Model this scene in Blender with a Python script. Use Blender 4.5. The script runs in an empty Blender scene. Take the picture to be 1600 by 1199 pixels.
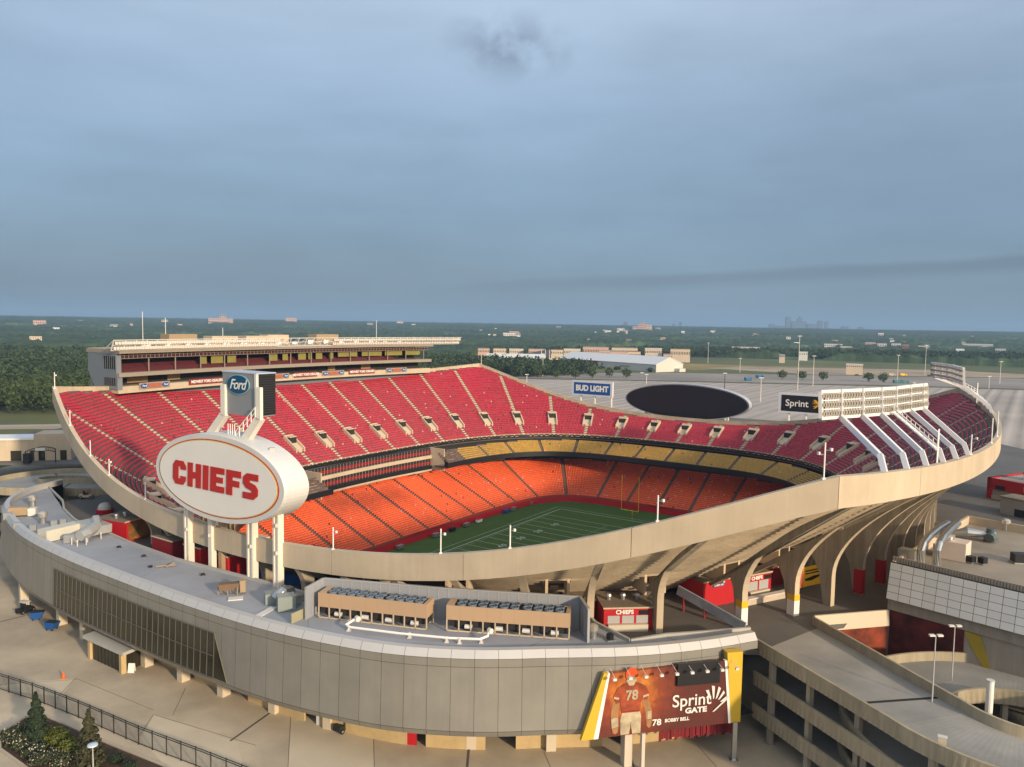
import bpy, bmesh, math, random
import numpy as np
from math import radians as R, sin, cos, pi
SC = bpy.context.scene
COL = SC.collection
# ---------------------------------------------------------------- camera
CAMZ = 50.0
cam = bpy.data.objects.new("camera", bpy.data.cameras.new("camera"))
COL.objects.link(cam)
SC.camera = cam
cam.data.sensor_fit = 'HORIZONTAL'
cam.data.sensor_width = 36.0
FPX = 1217.0
cam.data.lens = 36.0 * FPX / 1600.0
cam.data.clip_start = 0.5
cam.data.clip_end = 60000
PITCH, ROLL = R(4.35), R(0.93)
from mathutils import Matrix, Vector
cam.matrix_world = Matrix.Translation((0, 0, CAMZ)) @ Matrix.Rotation(R(90) - PITCH, 4, 'X') @ Matrix.Rotation(ROLL, 4, 'Z')
# ---------------------------------------------------------------- light
SUN_AZ, SUN_EL = R(140), R(15.5)
w = bpy.data.worlds.new("World"); SC.world = w; w.use_nodes = True
nt = w.node_tree; nt.nodes.clear()
def N(nt, typ, **kw):
    n = nt.nodes.new(typ)
    for k, v in kw.items(): setattr(n, k, v)
    return n
out = N(nt, 'ShaderNodeOutputWorld'); bg = N(nt, 'ShaderNodeBackground'); bg.inputs['Strength'].default_value = 0.1
sky = N(nt, 'ShaderNodeTexSky'); sky.sky_type = 'NISHITA'; sky.sun_disc = False
sky.sun_elevation = SUN_EL; sky.sun_rotation = SUN_AZ; sky.altitude = 250; sky.dust_density = 3.0
tc = N(nt, 'ShaderNodeTexCoord')
sep = N(nt, 'ShaderNodeSeparateXYZ'); nt.links.new(tc.outputs['Generated'], sep.inputs[0])
# thin cloud deck: big soft billows, stretched along the horizon
mp = N(nt, 'ShaderNodeMapping'); mp.inputs['Scale'].default_value = (1.3, 1.3, 4.0); mp.inputs['Location'].default_value = (0.4, 0.2, 0.0)
nt.links.new(tc.outputs['Generated'], mp.inputs[0])
nz = N(nt, 'ShaderNodeTexNoise'); nz.inputs['Scale'].default_value = 1.5; nz.inputs['Detail'].default_value = 5; nz.inputs['Roughness'].default_value = 0.5
nt.links.new(mp.outputs[0], nz.inputs['Vector'])
ramp = N(nt, 'ShaderNodeValToRGB')
cr = ramp.color_ramp
stops = [(0.0, (0.205, 0.268, 0.325)), (0.05, (0.176, 0.254, 0.338)), (0.14, (0.192, 0.284, 0.398)), (0.26, (0.276, 0.376, 0.512)), (0.40, (0.420, 0.522, 0.665)), (0.8, (0.46, 0.55, 0.67))]
while len(cr.elements) < len(stops): cr.elements.new(0.5)
for e, (p, c) in zip(cr.elements, stops): e.position = p; e.color = (*c, 1)
nt.links.new(sep.outputs['Z'], ramp.inputs[0])
def math_(op, a, b=None, c=None, clamp=False):
    n = N(nt, 'ShaderNodeMath', operation=op, use_clamp=clamp)
    for i, v in enumerate((a, b, c)):
        if v is None: continue
        if isinstance(v, (int, float)): n.inputs[i].default_value = v
        else: nt.links.new(v, n.inputs[i])
    return n.outputs[0]
# brightness of the cloud deck: noise billows + one long low bank to the right
mod = math_('MULTIPLY_ADD', nz.outputs['Fac'], 0.75, 0.60)
nz2 = N(nt, 'ShaderNodeTexNoise'); nz2.inputs['Scale'].default_value = 7.0; nz2.inputs['Detail'].default_value = 3
mp2 = N(nt, 'ShaderNodeMapping'); mp2.inputs['Scale'].default_value = (1, 1, 5.0); nt.links.new(tc.outputs['Generated'], mp2.inputs[0]); nt.links.new(mp2.outputs[0], nz2.inputs['Vector'])
mod = math_('MULTIPLY_ADD', math_('SUBTRACT', nz2.outputs['Fac'], 0.5), 0.16, mod)
# long bank: elevation about 0.055 + 0.03*x/|y| ; fades to the left
slope = math_('MULTIPLY_ADD', sep.outputs['X'], 0.050, 0.046)
wob = math_('MULTIPLY_ADD', math_('SUBTRACT', nz2.outputs['Fac'], 0.5), 0.010, 0.0)
dz = math_('SUBTRACT', math_('ADD', sep.outputs['Z'], wob), slope)
up_ = math_('SMOOTH_MIN', 1.0, math_('MULTIPLY', math_('SUBTRACT', 0.013, dz), 150.0), 0.3)
lo_ = math_('SMOOTH_MIN', 1.0, math_('MULTIPLY', math_('ADD', 0.012, dz), 80.0), 0.3)
band = math_('MULTIPLY', math_('MAXIMUM', up_, 0.0), math_('MAXIMUM', lo_, 0.0))
side = math_('MULTIPLY_ADD', sep.outputs['X'], 3.2, 0.45, clamp=True)
front = math_('GREATER_THAN', sep.outputs['Y'], 0.0)
band = math_('MULTIPLY', math_('MULTIPLY', band, side), front)
mod = math_('MULTIPLY', mod, math_('MULTIPLY_ADD', band, -0.25, 1.0))
# one small darker scrap of cloud high up, left of centre-top
vd = N(nt, 'ShaderNodeVectorMath', operation='SUBTRACT'); vd.inputs[1].default_value = (-0.008, 0.9446, 0.326)
nt.links.new(tc.outputs['Generated'], vd.inputs[0])
vm = N(nt, 'ShaderNodeMapping'); vm.inputs['Scale'].default_value = (11, 11, 22); nt.links.new(vd.outputs[0], vm.inputs[0])
vl = N(nt, 'ShaderNodeVectorMath', operation='LENGTH'); nt.links.new(vm.outputs[0], vl.inputs[0])
nz3 = N(nt, 'ShaderNodeTexNoise'); nz3.inputs['Scale'].default_value = 26.0; nz3.inputs['Detail'].default_value = 5
nt.links.new(tc.outputs['Generated'], nz3.inputs['Vector'])
scr = math_('SUBTRACT', 1.0, vl.outputs['Value'], clamp=True)
scr = math_('MULTIPLY', math_('MULTIPLY', scr, math_('MULTIPLY', math_('SUBTRACT', nz3.outputs['Fac'], 0.38, clamp=True), 5.0, clamp=True)), 0.42)
mod = math_('MULTIPLY', mod, math_('SUBTRACT', 1.0, scr))
# darker rain-laden part low on the left
lx = math_('MULTIPLY', math_('MULTIPLY_ADD', sep.outputs['X'], -2.2, -0.45, clamp=True), math_('MULTIPLY_ADD', sep.outputs['Z'], -5.5, 1.0, clamp=True))
mod = math_('MULTIPLY', mod, math_('MULTIPLY_ADD', lx, -0.22, 1.0))
sc1 = N(nt, 'ShaderNodeVectorMath', operation='SCALE'); nt.links.new(ramp.outputs[0], sc1.inputs[0])
nt.links.new(math_('MULTIPLY', mod, 10.0), sc1.inputs['Scale'])
mix = N(nt, 'ShaderNodeMix', data_type='RGBA'); mix.inputs['Factor'].default_value = 0.86
nt.links.new(sky.outputs[0], mix.inputs['A']); nt.links.new(sc1.outputs[0], mix.inputs['B'])
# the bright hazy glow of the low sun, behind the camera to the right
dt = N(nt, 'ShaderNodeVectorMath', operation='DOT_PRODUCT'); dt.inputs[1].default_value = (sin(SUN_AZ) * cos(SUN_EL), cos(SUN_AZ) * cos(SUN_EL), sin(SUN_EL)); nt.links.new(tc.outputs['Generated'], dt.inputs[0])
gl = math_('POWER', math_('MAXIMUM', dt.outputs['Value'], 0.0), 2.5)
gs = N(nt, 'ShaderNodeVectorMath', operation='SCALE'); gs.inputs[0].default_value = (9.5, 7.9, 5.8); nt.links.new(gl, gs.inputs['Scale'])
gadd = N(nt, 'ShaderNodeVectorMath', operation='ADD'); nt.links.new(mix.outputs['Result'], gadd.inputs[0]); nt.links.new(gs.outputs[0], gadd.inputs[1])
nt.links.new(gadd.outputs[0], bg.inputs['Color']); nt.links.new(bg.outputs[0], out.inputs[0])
sun = bpy.data.objects.new("sun", bpy.data.lights.new("sun", 'SUN')); COL.objects.link(sun)
sun.data.energy = 3.9; sun.data.angle = R(2.5); sun.data.color = (1.0, 0.79, 0.55)
sd = Vector((sin(SUN_AZ) * cos(SUN_EL), cos(SUN_AZ) * cos(SUN_EL), sin(SUN_EL)))
sun.rotation_euler = sd.to_track_quat('Z', 'Y').to_euler()
vs = SC.view_settings; vs.view_transform = 'Standard'; vs.look = 'None'; vs.exposure = 0.37; vs.gamma = 1.0
SC.cycles.volume_bounces = 0; SC.cycles.max_bounces = 6; SC.cycles.transparent_max_bounces = 4
# ---------------------------------------------------------------- helpers
rnd = random.Random(7); rng = np.random.default_rng(11)
_f = np.array([0, cos(PITCH), -sin(PITCH)]); _r0 = np.array([1., 0, 0]); _u0 = np.cross(_r0, _f)
_rt = cos(ROLL) * _r0 + sin(ROLL) * _u0; _up = -sin(ROLL) * _r0 + cos(ROLL) * _u0
def at(px, py, z=0.0):
    """the point of the horizontal plane at height z that shows at photo pixel (px, py)"""
    d = _f + _rt * (px - 800) / FPX - _up * (py - 599.5) / FPX
    d = d * ((z - CAMZ) / d[2])
    return np.array([d[0], d[1], z])
PHI = R(33.86); CX, CY = 10.48, 188.99                # stadium centre and axis
U2 = np.array([sin(PHI), cos(PHI)]); V2 = np.array([cos(PHI), -sin(PHI)])
def L(s, t, z=0.0):
    """stadium coordinates: s along the field, t across it (to the right)"""
    return (CX + s * U2[0] + t * V2[0], CY + s * U2[1] + t * V2[1], z)
def LA(p):
    p = np.asarray(p, float)
    return np.stack([CX + p[:, 0] * U2[0] + p[:, 1] * V2[0], CY + p[:, 0] * U2[1] + p[:, 1] * V2[1], p[:, 2]], 1)
def loc(p):
    d = (p[0] - CX, p[1] - CY); return (d[0] * U2[0] + d[1] * U2[1], d[0] * V2[0] + d[1] * V2[1])
UD = np.array([*U2, 0.0]); VD = np.array([*V2, 0.0]); ZD = np.array([0, 0, 1.0])

class M:
    def __init__(self): self.v = []; self.f = []; self.mi = []; self.cur = 0
    def add(self, vs, fs):
        o = len(self.v); self.v.extend([tuple(map(float, p)) for p in vs])
        for f in fs: self.f.append(tuple(i + o for i in f)); self.mi.append(self.cur)
        return self
    def quad(self, a, b, c, d): return self.add([a, b, c, d], [(0, 1, 2, 3)])
    def poly(self, ps): return self.add(ps, [tuple(range(len(ps)))])
    def hexa(self, b, t):            # bottom ring of 4, top ring of 4
        return self.add(list(b) + list(t), [(3, 2, 1, 0), (4, 5, 6, 7), (0, 1, 5, 4), (1, 2, 6, 5), (2, 3, 7, 6), (3, 0, 4, 7)])
    def box(self, c, sx, sy, z0, z1, rot=0.0):
        """box centred at c=(x,y), size sx*sy, from z0 to z1, turned by rot"""
        co, si = cos(rot), sin(rot); q = []
        for a, b in ((-1, -1), (1, -1), (1, 1), (-1, 1)):
            x, y = a * sx / 2, b * sy / 2; q.append((c[0] + x * co - y * si, c[1] + x * si + y * co))
        return self.hexa([(x, y, z0) for x, y in q], [(x, y, z1) for x, y in q])
    def ob(self, o, a, b, c):        # oriented box: corner + three edge vectors
        o, a, b, c = map(lambda k: np.asarray(k, float), (o, a, b, c))
        return self.hexa([o, o + a, o + a + b, o + b], [o + c, o + a + c, o + a + b + c, o + b + c])
    def bar(self, p, q, wd, ht=None, upv=(0, 0, 1)):
        p, q = np.asarray(p, float), np.asarray(q, float); ht = ht or wd
        d = q - p; d /= np.linalg.norm(d); s = np.cross(d, upv)
        if np.linalg.norm(s) < 1e-4: s = np.cross(d, (1, 0, 0))
        s /= np.linalg.norm(s); n = np.cross(s, d); s = s * wd / 2; n = n * ht / 2
        return self.hexa([p - s - n, p + s - n, p + s + n, p - s + n], [q - s - n, q + s - n, q + s + n, q - s + n])
    def prism(self, pts, off):       # planar polygon pushed along off
        n = len(pts); off = np.asarray(off, float)
        a = [np.asarray(p, float) for p in pts]
        return self.add(a + [p + off for p in a], [tuple(range(n))[::-1], tuple(range(n, 2 * n))] + [(i, (i + 1) % n, n + (i + 1) % n, n + i) for i in range(n)])
    def tube(self, ps, r, n=8, cap=True):
        ps = [np.asarray(p, float) for p in ps]; rs = r if isinstance(r, (list, tuple)) else [r] * len(ps)
        rings = []
        for i, p in enumerate(ps):
            d = ps[min(i + 1, len(ps) - 1)] - ps[max(i - 1, 0)]; d /= (np.linalg.norm(d) + 1e-9)
            s = np.cross(d, (0, 0, 1));
            if np.linalg.norm(s) < 1e-3: s = np.array([1., 0, 0])
            s /= np.linalg.norm(s); k = np.cross(s, d)
            rings.append([p + rs[i] * (cos(2 * pi * j / n) * s + sin(2 * pi * j / n) * k) for j in range(n)])
        vs = [q for rg in rings for q in rg]; fs = []
        for i in range(len(ps) - 1):
            for j in range(n): fs.append((i * n + j, i * n + (j + 1) % n, (i + 1) * n + (j + 1) % n, (i + 1) * n + j))
        if cap: fs += [tuple(range(n))[::-1], tuple(range((len(ps) - 1) * n, len(ps) * n))]
        return self.add(vs, fs)
    def lathe(self, c, prof, n=16):
        return self.tube_prof(c, prof, n)
    def tube_prof(self, c, prof, n):
        vs = []; fs = []
        for r, z in prof:
            for j in range(n): vs.append((c[0] + r * cos(2 * pi * j / n), c[1] + r * sin(2 * pi * j / n), c[2] + z))
        for i in range(len(prof) - 1):
            for j in range(n): fs.append((i * n + j, i * n + (j + 1) % n, (i + 1) * n + (j + 1) % n, (i + 1) * n + j))
        fs += [tuple(range(n))[::-1], tuple(range((len(prof) - 1) * n, len(prof) * n))]
        return self.add(vs, fs)
    def strip(self, A, B, closed=False):
        n = len(A); vs = list(A) + list(B)
        return self.add(vs, [(i, (i + 1) % n, n + (i + 1) % n, n + i) for i in range(n if closed else n - 1)])
    def sweep(self, rails, closed=False, ringclosed=True):
        """rails: list of profile rings along a path; joins successive ones"""
        n = len(rails[0]); vs = [p for r_ in rails for p in r_]; fs = []; m = len(rails)
        for i in range(m if closed else m - 1):
            for j in range(n if ringclosed else n - 1):
                a = i * n; b = ((i + 1) % m) * n
                fs.append((a + j, a + (j + 1) % n, b + (j + 1) % n, b + j))
        if not closed and ringclosed: fs += [tuple(range(n))[::-1], tuple(range((m - 1) * n, m * n))]
        return self.add(vs, fs)
    def build(self, name, mat, parent=None, smooth=False):
        me = bpy.data.meshes.new(name); me.from_pydata(self.v, [], self.f)
        mats = mat if isinstance(mat, (list, tuple)) else [mat]
        for m in mats: me.materials.append(m)
        if len(mats) > 1: me.polygons.foreach_set('material_index', self.mi)
        bm = bmesh.new(); bm.from_mesh(me); bmesh.ops.recalc_face_normals(bm, faces=bm.faces); bm.to_mesh(me); bm.free()
        if smooth: me.polygons.foreach_set('use_smooth', [True] * len(me.polygons))
        me.update()
        return link(name, me, parent)
def link(name, me, parent=None):
    o = bpy.data.objects.new(name, me); COL.objects.link(o)
    if parent is not None:
        o.parent = parent; o.matrix_parent_inverse = Matrix.Translation(-Vector(parent.location))
    return o
def npmesh(name, V, F, mat, parent=None, tint=None, smooth=False):
    """fast mesh from arrays: V (n,3), F (m,k) with k = 3 or 4"""
    me = bpy.data.meshes.new(name); V = np.asarray(V, np.float32); F = np.asarray(F, np.int32); k = F.shape[1]
    me.vertices.add(len(V)); me.vertices.foreach_set('co', V.ravel())
    me.loops.add(F.size); me.loops.foreach_set('vertex_index', F.ravel())
    me.polygons.add(len(F)); me.polygons.foreach_set('loop_start', np.arange(0, F.size, k, dtype=np.int32))
    if tint is not None:
        a = me.attributes.new('tint', 'FLOAT', 'FACE'); a.data.foreach_set('value', np.asarray(tint, np.float32))
    me.materials.append(mat); me.update(calc_edges=True)
    if smooth: me.polygons.foreach_set('use_smooth', [True] * len(F))
    return link(name, me, parent)
def empty(name, at_, label, cat, group=None):
    o = bpy.data.objects.new(name, None); COL.objects.link(o); o.location = at_; o.empty_display_size = 1
    return tag(o, label, cat, group)
def tag(o, label=None, cat=None, group=None, kind=None):
    if label: o['label'] = label
    if cat: o['category'] = cat
    if group: o['group'] = group
    if kind: o['kind'] = kind
    return o
def dup(root, dx=0, dy=0, dz=0, rz=0.0, label=None):
    r_ = root.copy(); COL.objects.link(r_)
    r_.location = Vector(root.location) + Vector((dx, dy, dz)); r_.rotation_euler.z = root.rotation_euler.z + rz
    if label: r_['label'] = label
    for ch in root.children:
        c = ch.copy(); COL.objects.link(c); c.parent = r_; c.matrix_parent_inverse = ch.matrix_parent_inverse.copy()
        for g in ch.children:
            d = g.copy(); COL.objects.link(d); d.parent = c; d.matrix_parent_inverse = g.matrix_parent_inverse.copy()
    return r_
# ---------------------------------------------------------------- materials
MATS = {}
def mat(name, col, rough=0.75, var=0.12, scale=0.6, metal=0.0, spec=0.35, bump=0.0, bscale=8.0, stain=0.0, sscale=0.06, tint=0.0, emit=0.0, streak=0.0):
    if name in MATS: return MATS[name]
    m = bpy.data.materials.new(name); m.use_nodes = True; nt = m.node_tree; b = nt.nodes['Principled BSDF']
    b.inputs['Roughness'].default_value = rough; b.inputs['Metallic'].default_value = metal; b.inputs['Specular IOR Level'].default_value = spec
    tc = N(nt, 'ShaderNodeTexCoord'); co = tc.outputs['Object']
    def noise(sc, det=4, rg=0.55):
        n = N(nt, 'ShaderNodeTexNoise'); n.inputs['Scale'].default_value = sc; n.inputs['Detail'].default_value = det; n.inputs['Roughness'].default_value = rg
        nt.links.new(co, n.inputs['Vector']); return n.outputs['Fac']
    def mx(a, b_, c=0.0):
        n = N(nt, 'ShaderNodeMath', operation='MULTIPLY_ADD'); nt.links.new(a, n.inputs[0]); n.inputs[1].default_value = b_; n.inputs[2].default_value = c; return n.outputs[0]
    f = mx(noise(scale, 6, 0.65), 2 * var, 1 - var)
    def mul(a, c):
        n = N(nt, 'ShaderNodeMath', operation='MULTIPLY'); nt.links.new(a, n.inputs[0]); nt.links.new(c, n.inputs[1]); return n.outputs[0]
    if stain:
        g = N(nt, 'ShaderNodeMapRange'); g.inputs['From Min'].default_value = 0.35; g.inputs['From Max'].default_value = 0.65
        g.inputs['To Min'].default_value = 1 - stain; g.inputs['To Max'].default_value = 1 + stain * 0.4
        nt.links.new(noise(sscale, 7, 0.6), g.inputs[0]); f = mul(f, g.outputs[0])
    if streak:
        mp_s = N(nt, 'ShaderNodeMapping'); mp_s.inputs['Scale'].default_value = (1.1, 1.1, 0.05); nt.links.new(co, mp_s.inputs[0])
        q = N(nt, 'ShaderNodeTexNoise'); q.inputs['Scale'].default_value = 1.0; q.inputs['Detail'].default_value = 6; q.inputs['Roughness'].default_value = 0.7; nt.links.new(mp_s.outputs[0], q.inputs['Vector'])
        g = N(nt, 'ShaderNodeMapRange'); g.inputs['From Min'].default_value = 0.38; g.inputs['From Max'].default_value = 0.62; g.inputs['To Min'].default_value = 1 - streak; g.inputs['To Max'].default_value = 1 + streak * .35
        nt.links.new(q.outputs['Fac'], g.inputs[0]); f = mul(f, g.outputs[0])
    if tint:
        a = N(nt, 'ShaderNodeAttribute'); a.attribute_name = 'tint'; f = mul(f, mx(a.outputs['Fac'], tint, 1 - tint / 2))
    s = N(nt, 'ShaderNodeVectorMath', operation='SCALE'); s.inputs[0].default_value = col[:3]; nt.links.new(f, s.inputs['Scale'])
    nt.links.new(s.outputs[0], b.inputs['Base Color'])
    if bump:
        bp = N(nt, 'ShaderNodeBump'); bp.inputs['Strength'].default_value = bump; bp.inputs['Distance'].default_value = 0.1
        nt.links.new(noise(bscale, 4), bp.inputs['Height']); nt.links.new(bp.outputs[0], b.inputs['Normal'])
    if emit:
        b.inputs['Emission Color'].default_value = (*col[:3], 1); b.inputs['Emission Strength'].default_value = emit
    MATS[name] = m; return m
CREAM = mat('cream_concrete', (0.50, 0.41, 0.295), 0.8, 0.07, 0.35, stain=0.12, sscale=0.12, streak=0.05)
CONC = mat('grey_concrete', (0.30, 0.265, 0.215), 0.85, 0.12, 0.5, stain=0.15, sscale=0.1, streak=0.15)
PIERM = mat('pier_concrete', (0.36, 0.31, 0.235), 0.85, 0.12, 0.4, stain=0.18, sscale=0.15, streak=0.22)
SOFF = mat('soffit_concrete', (0.48, 0.39, 0.275), 0.85, 0.12, 0.5, stain=0.2, sscale=0.2, streak=0.1)
DECKC = mat('seating_concrete', (0.11, 0.075, 0.06), 0.85, 0.12, 0.5)
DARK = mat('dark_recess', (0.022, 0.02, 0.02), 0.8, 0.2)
BLACK = mat('black_panel', (0.012, 0.012, 0.014), 0.45, 0.1)
WHITE = mat('white_paint', (0.75, 0.73, 0.69), 0.5, 0.06, 0.4)
OFFW = mat('off_white_paint', (0.62, 0.60, 0.56), 0.5, 0.07, 0.4, stain=0.08)
RED = mat('red_paint', (0.42, 0.012, 0.018), 0.5, 0.12, 0.5)
DRED = mat('dark_red_paint', (0.20, 0.010, 0.014), 0.6, 0.15, 0.5)
YEL = mat('yellow_paint', (0.75, 0.42, 0.02), 0.5, 0.1)
STEEL = mat('galvanised_steel', (0.45, 0.46, 0.46), 0.35, 0.15, 1.0, metal=0.8)
GLASS = mat('dark_glass', (0.030, 0.026, 0.014), 0.14, 0.35, 0.2, spec=0.45)
ASPH = mat('asphalt', (0.13, 0.122, 0.115), 0.9, 0.15, 0.05, stain=0.2, sscale=0.01)
PLAZA = mat('plaza_concrete', (0.47, 0.39, 0.28), 0.85, 0.12, 0.25, stain=0.28, sscale=0.07, bump=0.1)
DECKF = mat('concourse_floor', (0.125, 0.118, 0.11), 0.8, 0.15, 0.2, stain=0.2, sscale=0.06)
ROOFM = mat('roof_membrane', (0.30, 0.315, 0.345), 0.7, 0.08, 0.3, stain=0.14, sscale=0.08)
BLUE = mat('blue_paint', (0.01, 0.07, 0.25), 0.45, 0.1)
GRASS = mat('lawn', (0.10, 0.115, 0.035), 0.9, 0.3, 0.05, stain=0.25, sscale=0.01)
LEAF = mat('tree_foliage', (0.052, 0.075, 0.024), 0.8, 0.35, 0.05, tint=1.1, spec=0.15)
LEAFD = mat('wood_foliage', (0.044, 0.068, 0.028), 0.85, 0.55, 0.012, stain=0.35, sscale=0.004, tint=1.2, spec=0.1)
BARK = mat('bark', (0.07, 0.05, 0.035), 0.9, 0.2)
def text_mesh(s, size, parent, name, m, org, rv, uv, off=0.0, shear=0.0, align='CENTER', depth=0.02, sx=1.0, spacing=1.0):
    """lettering as a mesh lying in the plane org + rv*x + uv*y"""
    cu = bpy.data.curves.new(name, 'FONT'); cu.body = s; cu.size = size; cu.align_x = align; cu.align_y = 'CENTER'
    cu.offset = off; cu.shear = shear; cu.extrude = depth / 2; cu.space_character = spacing; cu.resolution_u = 4
    ob = bpy.data.objects.new('tmp', cu); COL.objects.link(ob)
    dg = bpy.context.evaluated_depsgraph_get(); dg.update()
    me = bpy.data.meshes.new_from_object(ob.evaluated_get(dg)); COL.objects.unlink(ob); bpy.data.objects.remove(ob)
    me.name = name
    rv, uv, org = (np.asarray(k, float) for k in (rv, uv, org)); rv = rv / np.linalg.norm(rv); uv = uv / np.linalg.norm(uv); nv = np.cross(rv, uv)
    n = len(me.vertices); co = np.empty(n * 3, np.float32); me.vertices.foreach_get('co', co); co = co.reshape(-1, 3)
    P = org + co[:, :1] * sx * rv + co[:, 1:2] * uv + co[:, 2:] * nv
    me.vertices.foreach_set('co', P.astype(np.float32).ravel()); me.materials.clear(); me.materials.append(m); me.update()
    return link(name, me, parent)
# simple numpy value noise
_tab = rng.random((256, 256))
def vnoise(x, y):
    xi = np.floor(x).astype(int); yi = np.floor(y).astype(int); fx = x - xi; fy = y - yi
    fx = fx * fx * (3 - 2 * fx); fy = fy * fy * (3 - 2 * fy); g = lambda a, b: _tab[a & 255, b & 255]
    return (g(xi, yi) * (1 - fx) + g(xi + 1, yi) * fx) * (1 - fy) + (g(xi, yi + 1) * (1 - fx) + g(xi + 1, yi + 1) * fx) * fy
def fbm(x, y, o=4):
    s = 0; a = 1; t = 0
    for _ in range(o): s = s + a * vnoise(x, y); t += a; a *= 0.5; x = x * 2.03 + 17.1; y = y * 2.03 + 5.7
    return s / t
# ================================================================ THE STADIUM
TP, SP = 80.6, 78.3
def rim_end(k): return 92.23 - 13.09 * k * k - 0.83 * k ** 4, k * TP, CAMZ - 31.1 + 10.0 * k * k + 14.54 * k ** 4 - 8.47 * k ** 6
def rim_side(k):
    s = k * SP; b = 92.29; t = b - 10.54 * k * k + (TP - b + 10.54) * k ** 4
    return s, t, CAMZ - 18.06 + 3.0 * k * k
RK = np.linspace(-1, 1, 49)[:-1]
RIM = np.array([(-rim_end(k)[0], rim_end(k)[1], rim_end(k)[2]) for k in RK] +                 # near end, left to right
               [rim_side(k) for k in RK] +                                                    # right side, near to far
               [(rim_end(k)[0], -rim_end(k)[1], rim_end(k)[2]) for k in RK] +                 # far end, right to left
               [(-rim_side(k)[0], -rim_side(k)[1], rim_side(k)[2]) for k in RK])              # left side, far to near
NR = len(RIM)
def rim_hit(P, D):
    """distance and height where the ray P + D*d (local plan) meets the rim"""
    A = RIM[:, :2]; B = np.roll(RIM, -1, 0)[:, :2]; E = B - A; best = None
    den = D[0] * E[:, 1] - D[1] * E[:, 0]; den = np.where(np.abs(den) < 1e-9, 1e-9, den)
    W = A - P; d = (W[:, 0] * E[:, 1] - W[:, 1] * E[:, 0]) / den; q = (W[:, 0] * D[1] - W[:, 1] * D[0]) / den
    ok = (d > 0) & (q >= -1e-6) & (q <= 1 + 1e-6)
    i = np.where(ok)[0]; i = i[np.argmin(d[i])]
    z = RIM[i, 2] * (1 - q[i]) + RIM[(i + 1) % NR, 2] * q[i]
    return d[i], z
class Ring:
    def __init__(self, A, B, n, num=2880):
        th = np.linspace(0, 2 * pi, 20001)
        r = 1 / ((np.abs(np.cos(th) / A) ** n + np.abs(np.sin(th) / B) ** n) ** (1 / n))
        P = np.stack([r * np.cos(th), r * np.sin(th)], 1); d = np.concatenate([[0], np.cumsum(np.linalg.norm(np.diff(P, axis=0), axis=1))])
        self.len = d[-1]; f = np.linspace(0, 1, num, endpoint=False)
        self.P = np.stack([np.interp(f * self.len, d, P[:, i]) for i in (0, 1)], 1)
        T = np.roll(self.P, -1, 0) - np.roll(self.P, 1, 0); T /= np.linalg.norm(T, axis=1)[:, None]
        self.N = np.stack([T[:, 1], -T[:, 0]], 1); self.num = num; self.w = None
    def get(self, a):
        x = (np.asarray(a, float) % 1.0) * self.num; i = np.floor(x).astype(int) % self.num; g = x - np.floor(x); j = (i + 1) % self.num
        g1 = g[..., None]
        P = self.P[i] * (1 - g1) + self.P[j] * g1; Nn = self.N[i] * (1 - g1) + self.N[j] * g1
        Nn = Nn / np.linalg.norm(Nn, axis=-1, keepdims=True)
        W = None if self.w is None else self.w[i] * (1 - g) + self.w[j] * g
        Z = None if self.w is None else self.zt[i] * (1 - g) + self.zt[j] * g
        return P, Nn, W, Z
FIELD_Z = -9.0
stadium = empty('stadium', L(0, 0, 0), 'open air football stadium bowl of cream concrete with red seats', 'stadium')
SEATU = mat('crimson_seat', (0.44, 0.013, 0.038), 0.42, 0.10, 0.05, tint=0.28, spec=0.5, stain=0.12, sscale=0.03)
SEATG = mat('gold_seat', (0.40, 0.235, 0.04), 0.5, 0.10, 0.05, tint=0.25)
SEATL = mat('orange_red_seat', (0.74, 0.095, 0.012), 0.45, 0.10, 0.05, tint=0.22, spec=0.5)
SEATP = mat('painted_glint_seat', (0.66, 0.22, 0.22), 0.35, 0.2, 0.5, spec=0.6)  # pale colour painted on scattered seats as glints of light
AISLE = mat('aisle_concrete', (0.52, 0.42, 0.30), 0.85, 0.1, 0.5)
AISLD = mat('worn_aisle_concrete', (0.13, 0.105, 0.085), 0.85, 0.15, 0.5)
def seat_boxes(C, T, Nn, z):
    """folded seats: C (n,2) plan centres, T along the row, Nn away from the field"""
    n = len(C); hw = 0.235
    bk = []
    for (a, d, h) in ((-1, -0.10, .16), (1, -0.10, .16), (1, 0.10, .16), (-1, 0.10, .16), (-1, 0.02, .62), (1, 0.02, .62), (1, 0.14, .62), (-1, 0.14, .62)):
        p = C + T * (a * hw) + Nn * d; bk.append(np.concatenate([p, (z + h)[:, None]], 1))
    V = np.stack(bk, 1).reshape(-1, 3); base = (np.arange(n) * 8)[:, None, None]
    F = (base + np.array([(4, 5, 6, 7), (0, 1, 5, 4), (1, 2, 6, 5), (2, 3, 7, 6), (3, 0, 4, 7)])[None]).reshape(-1, 4)
    return V, F
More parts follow.
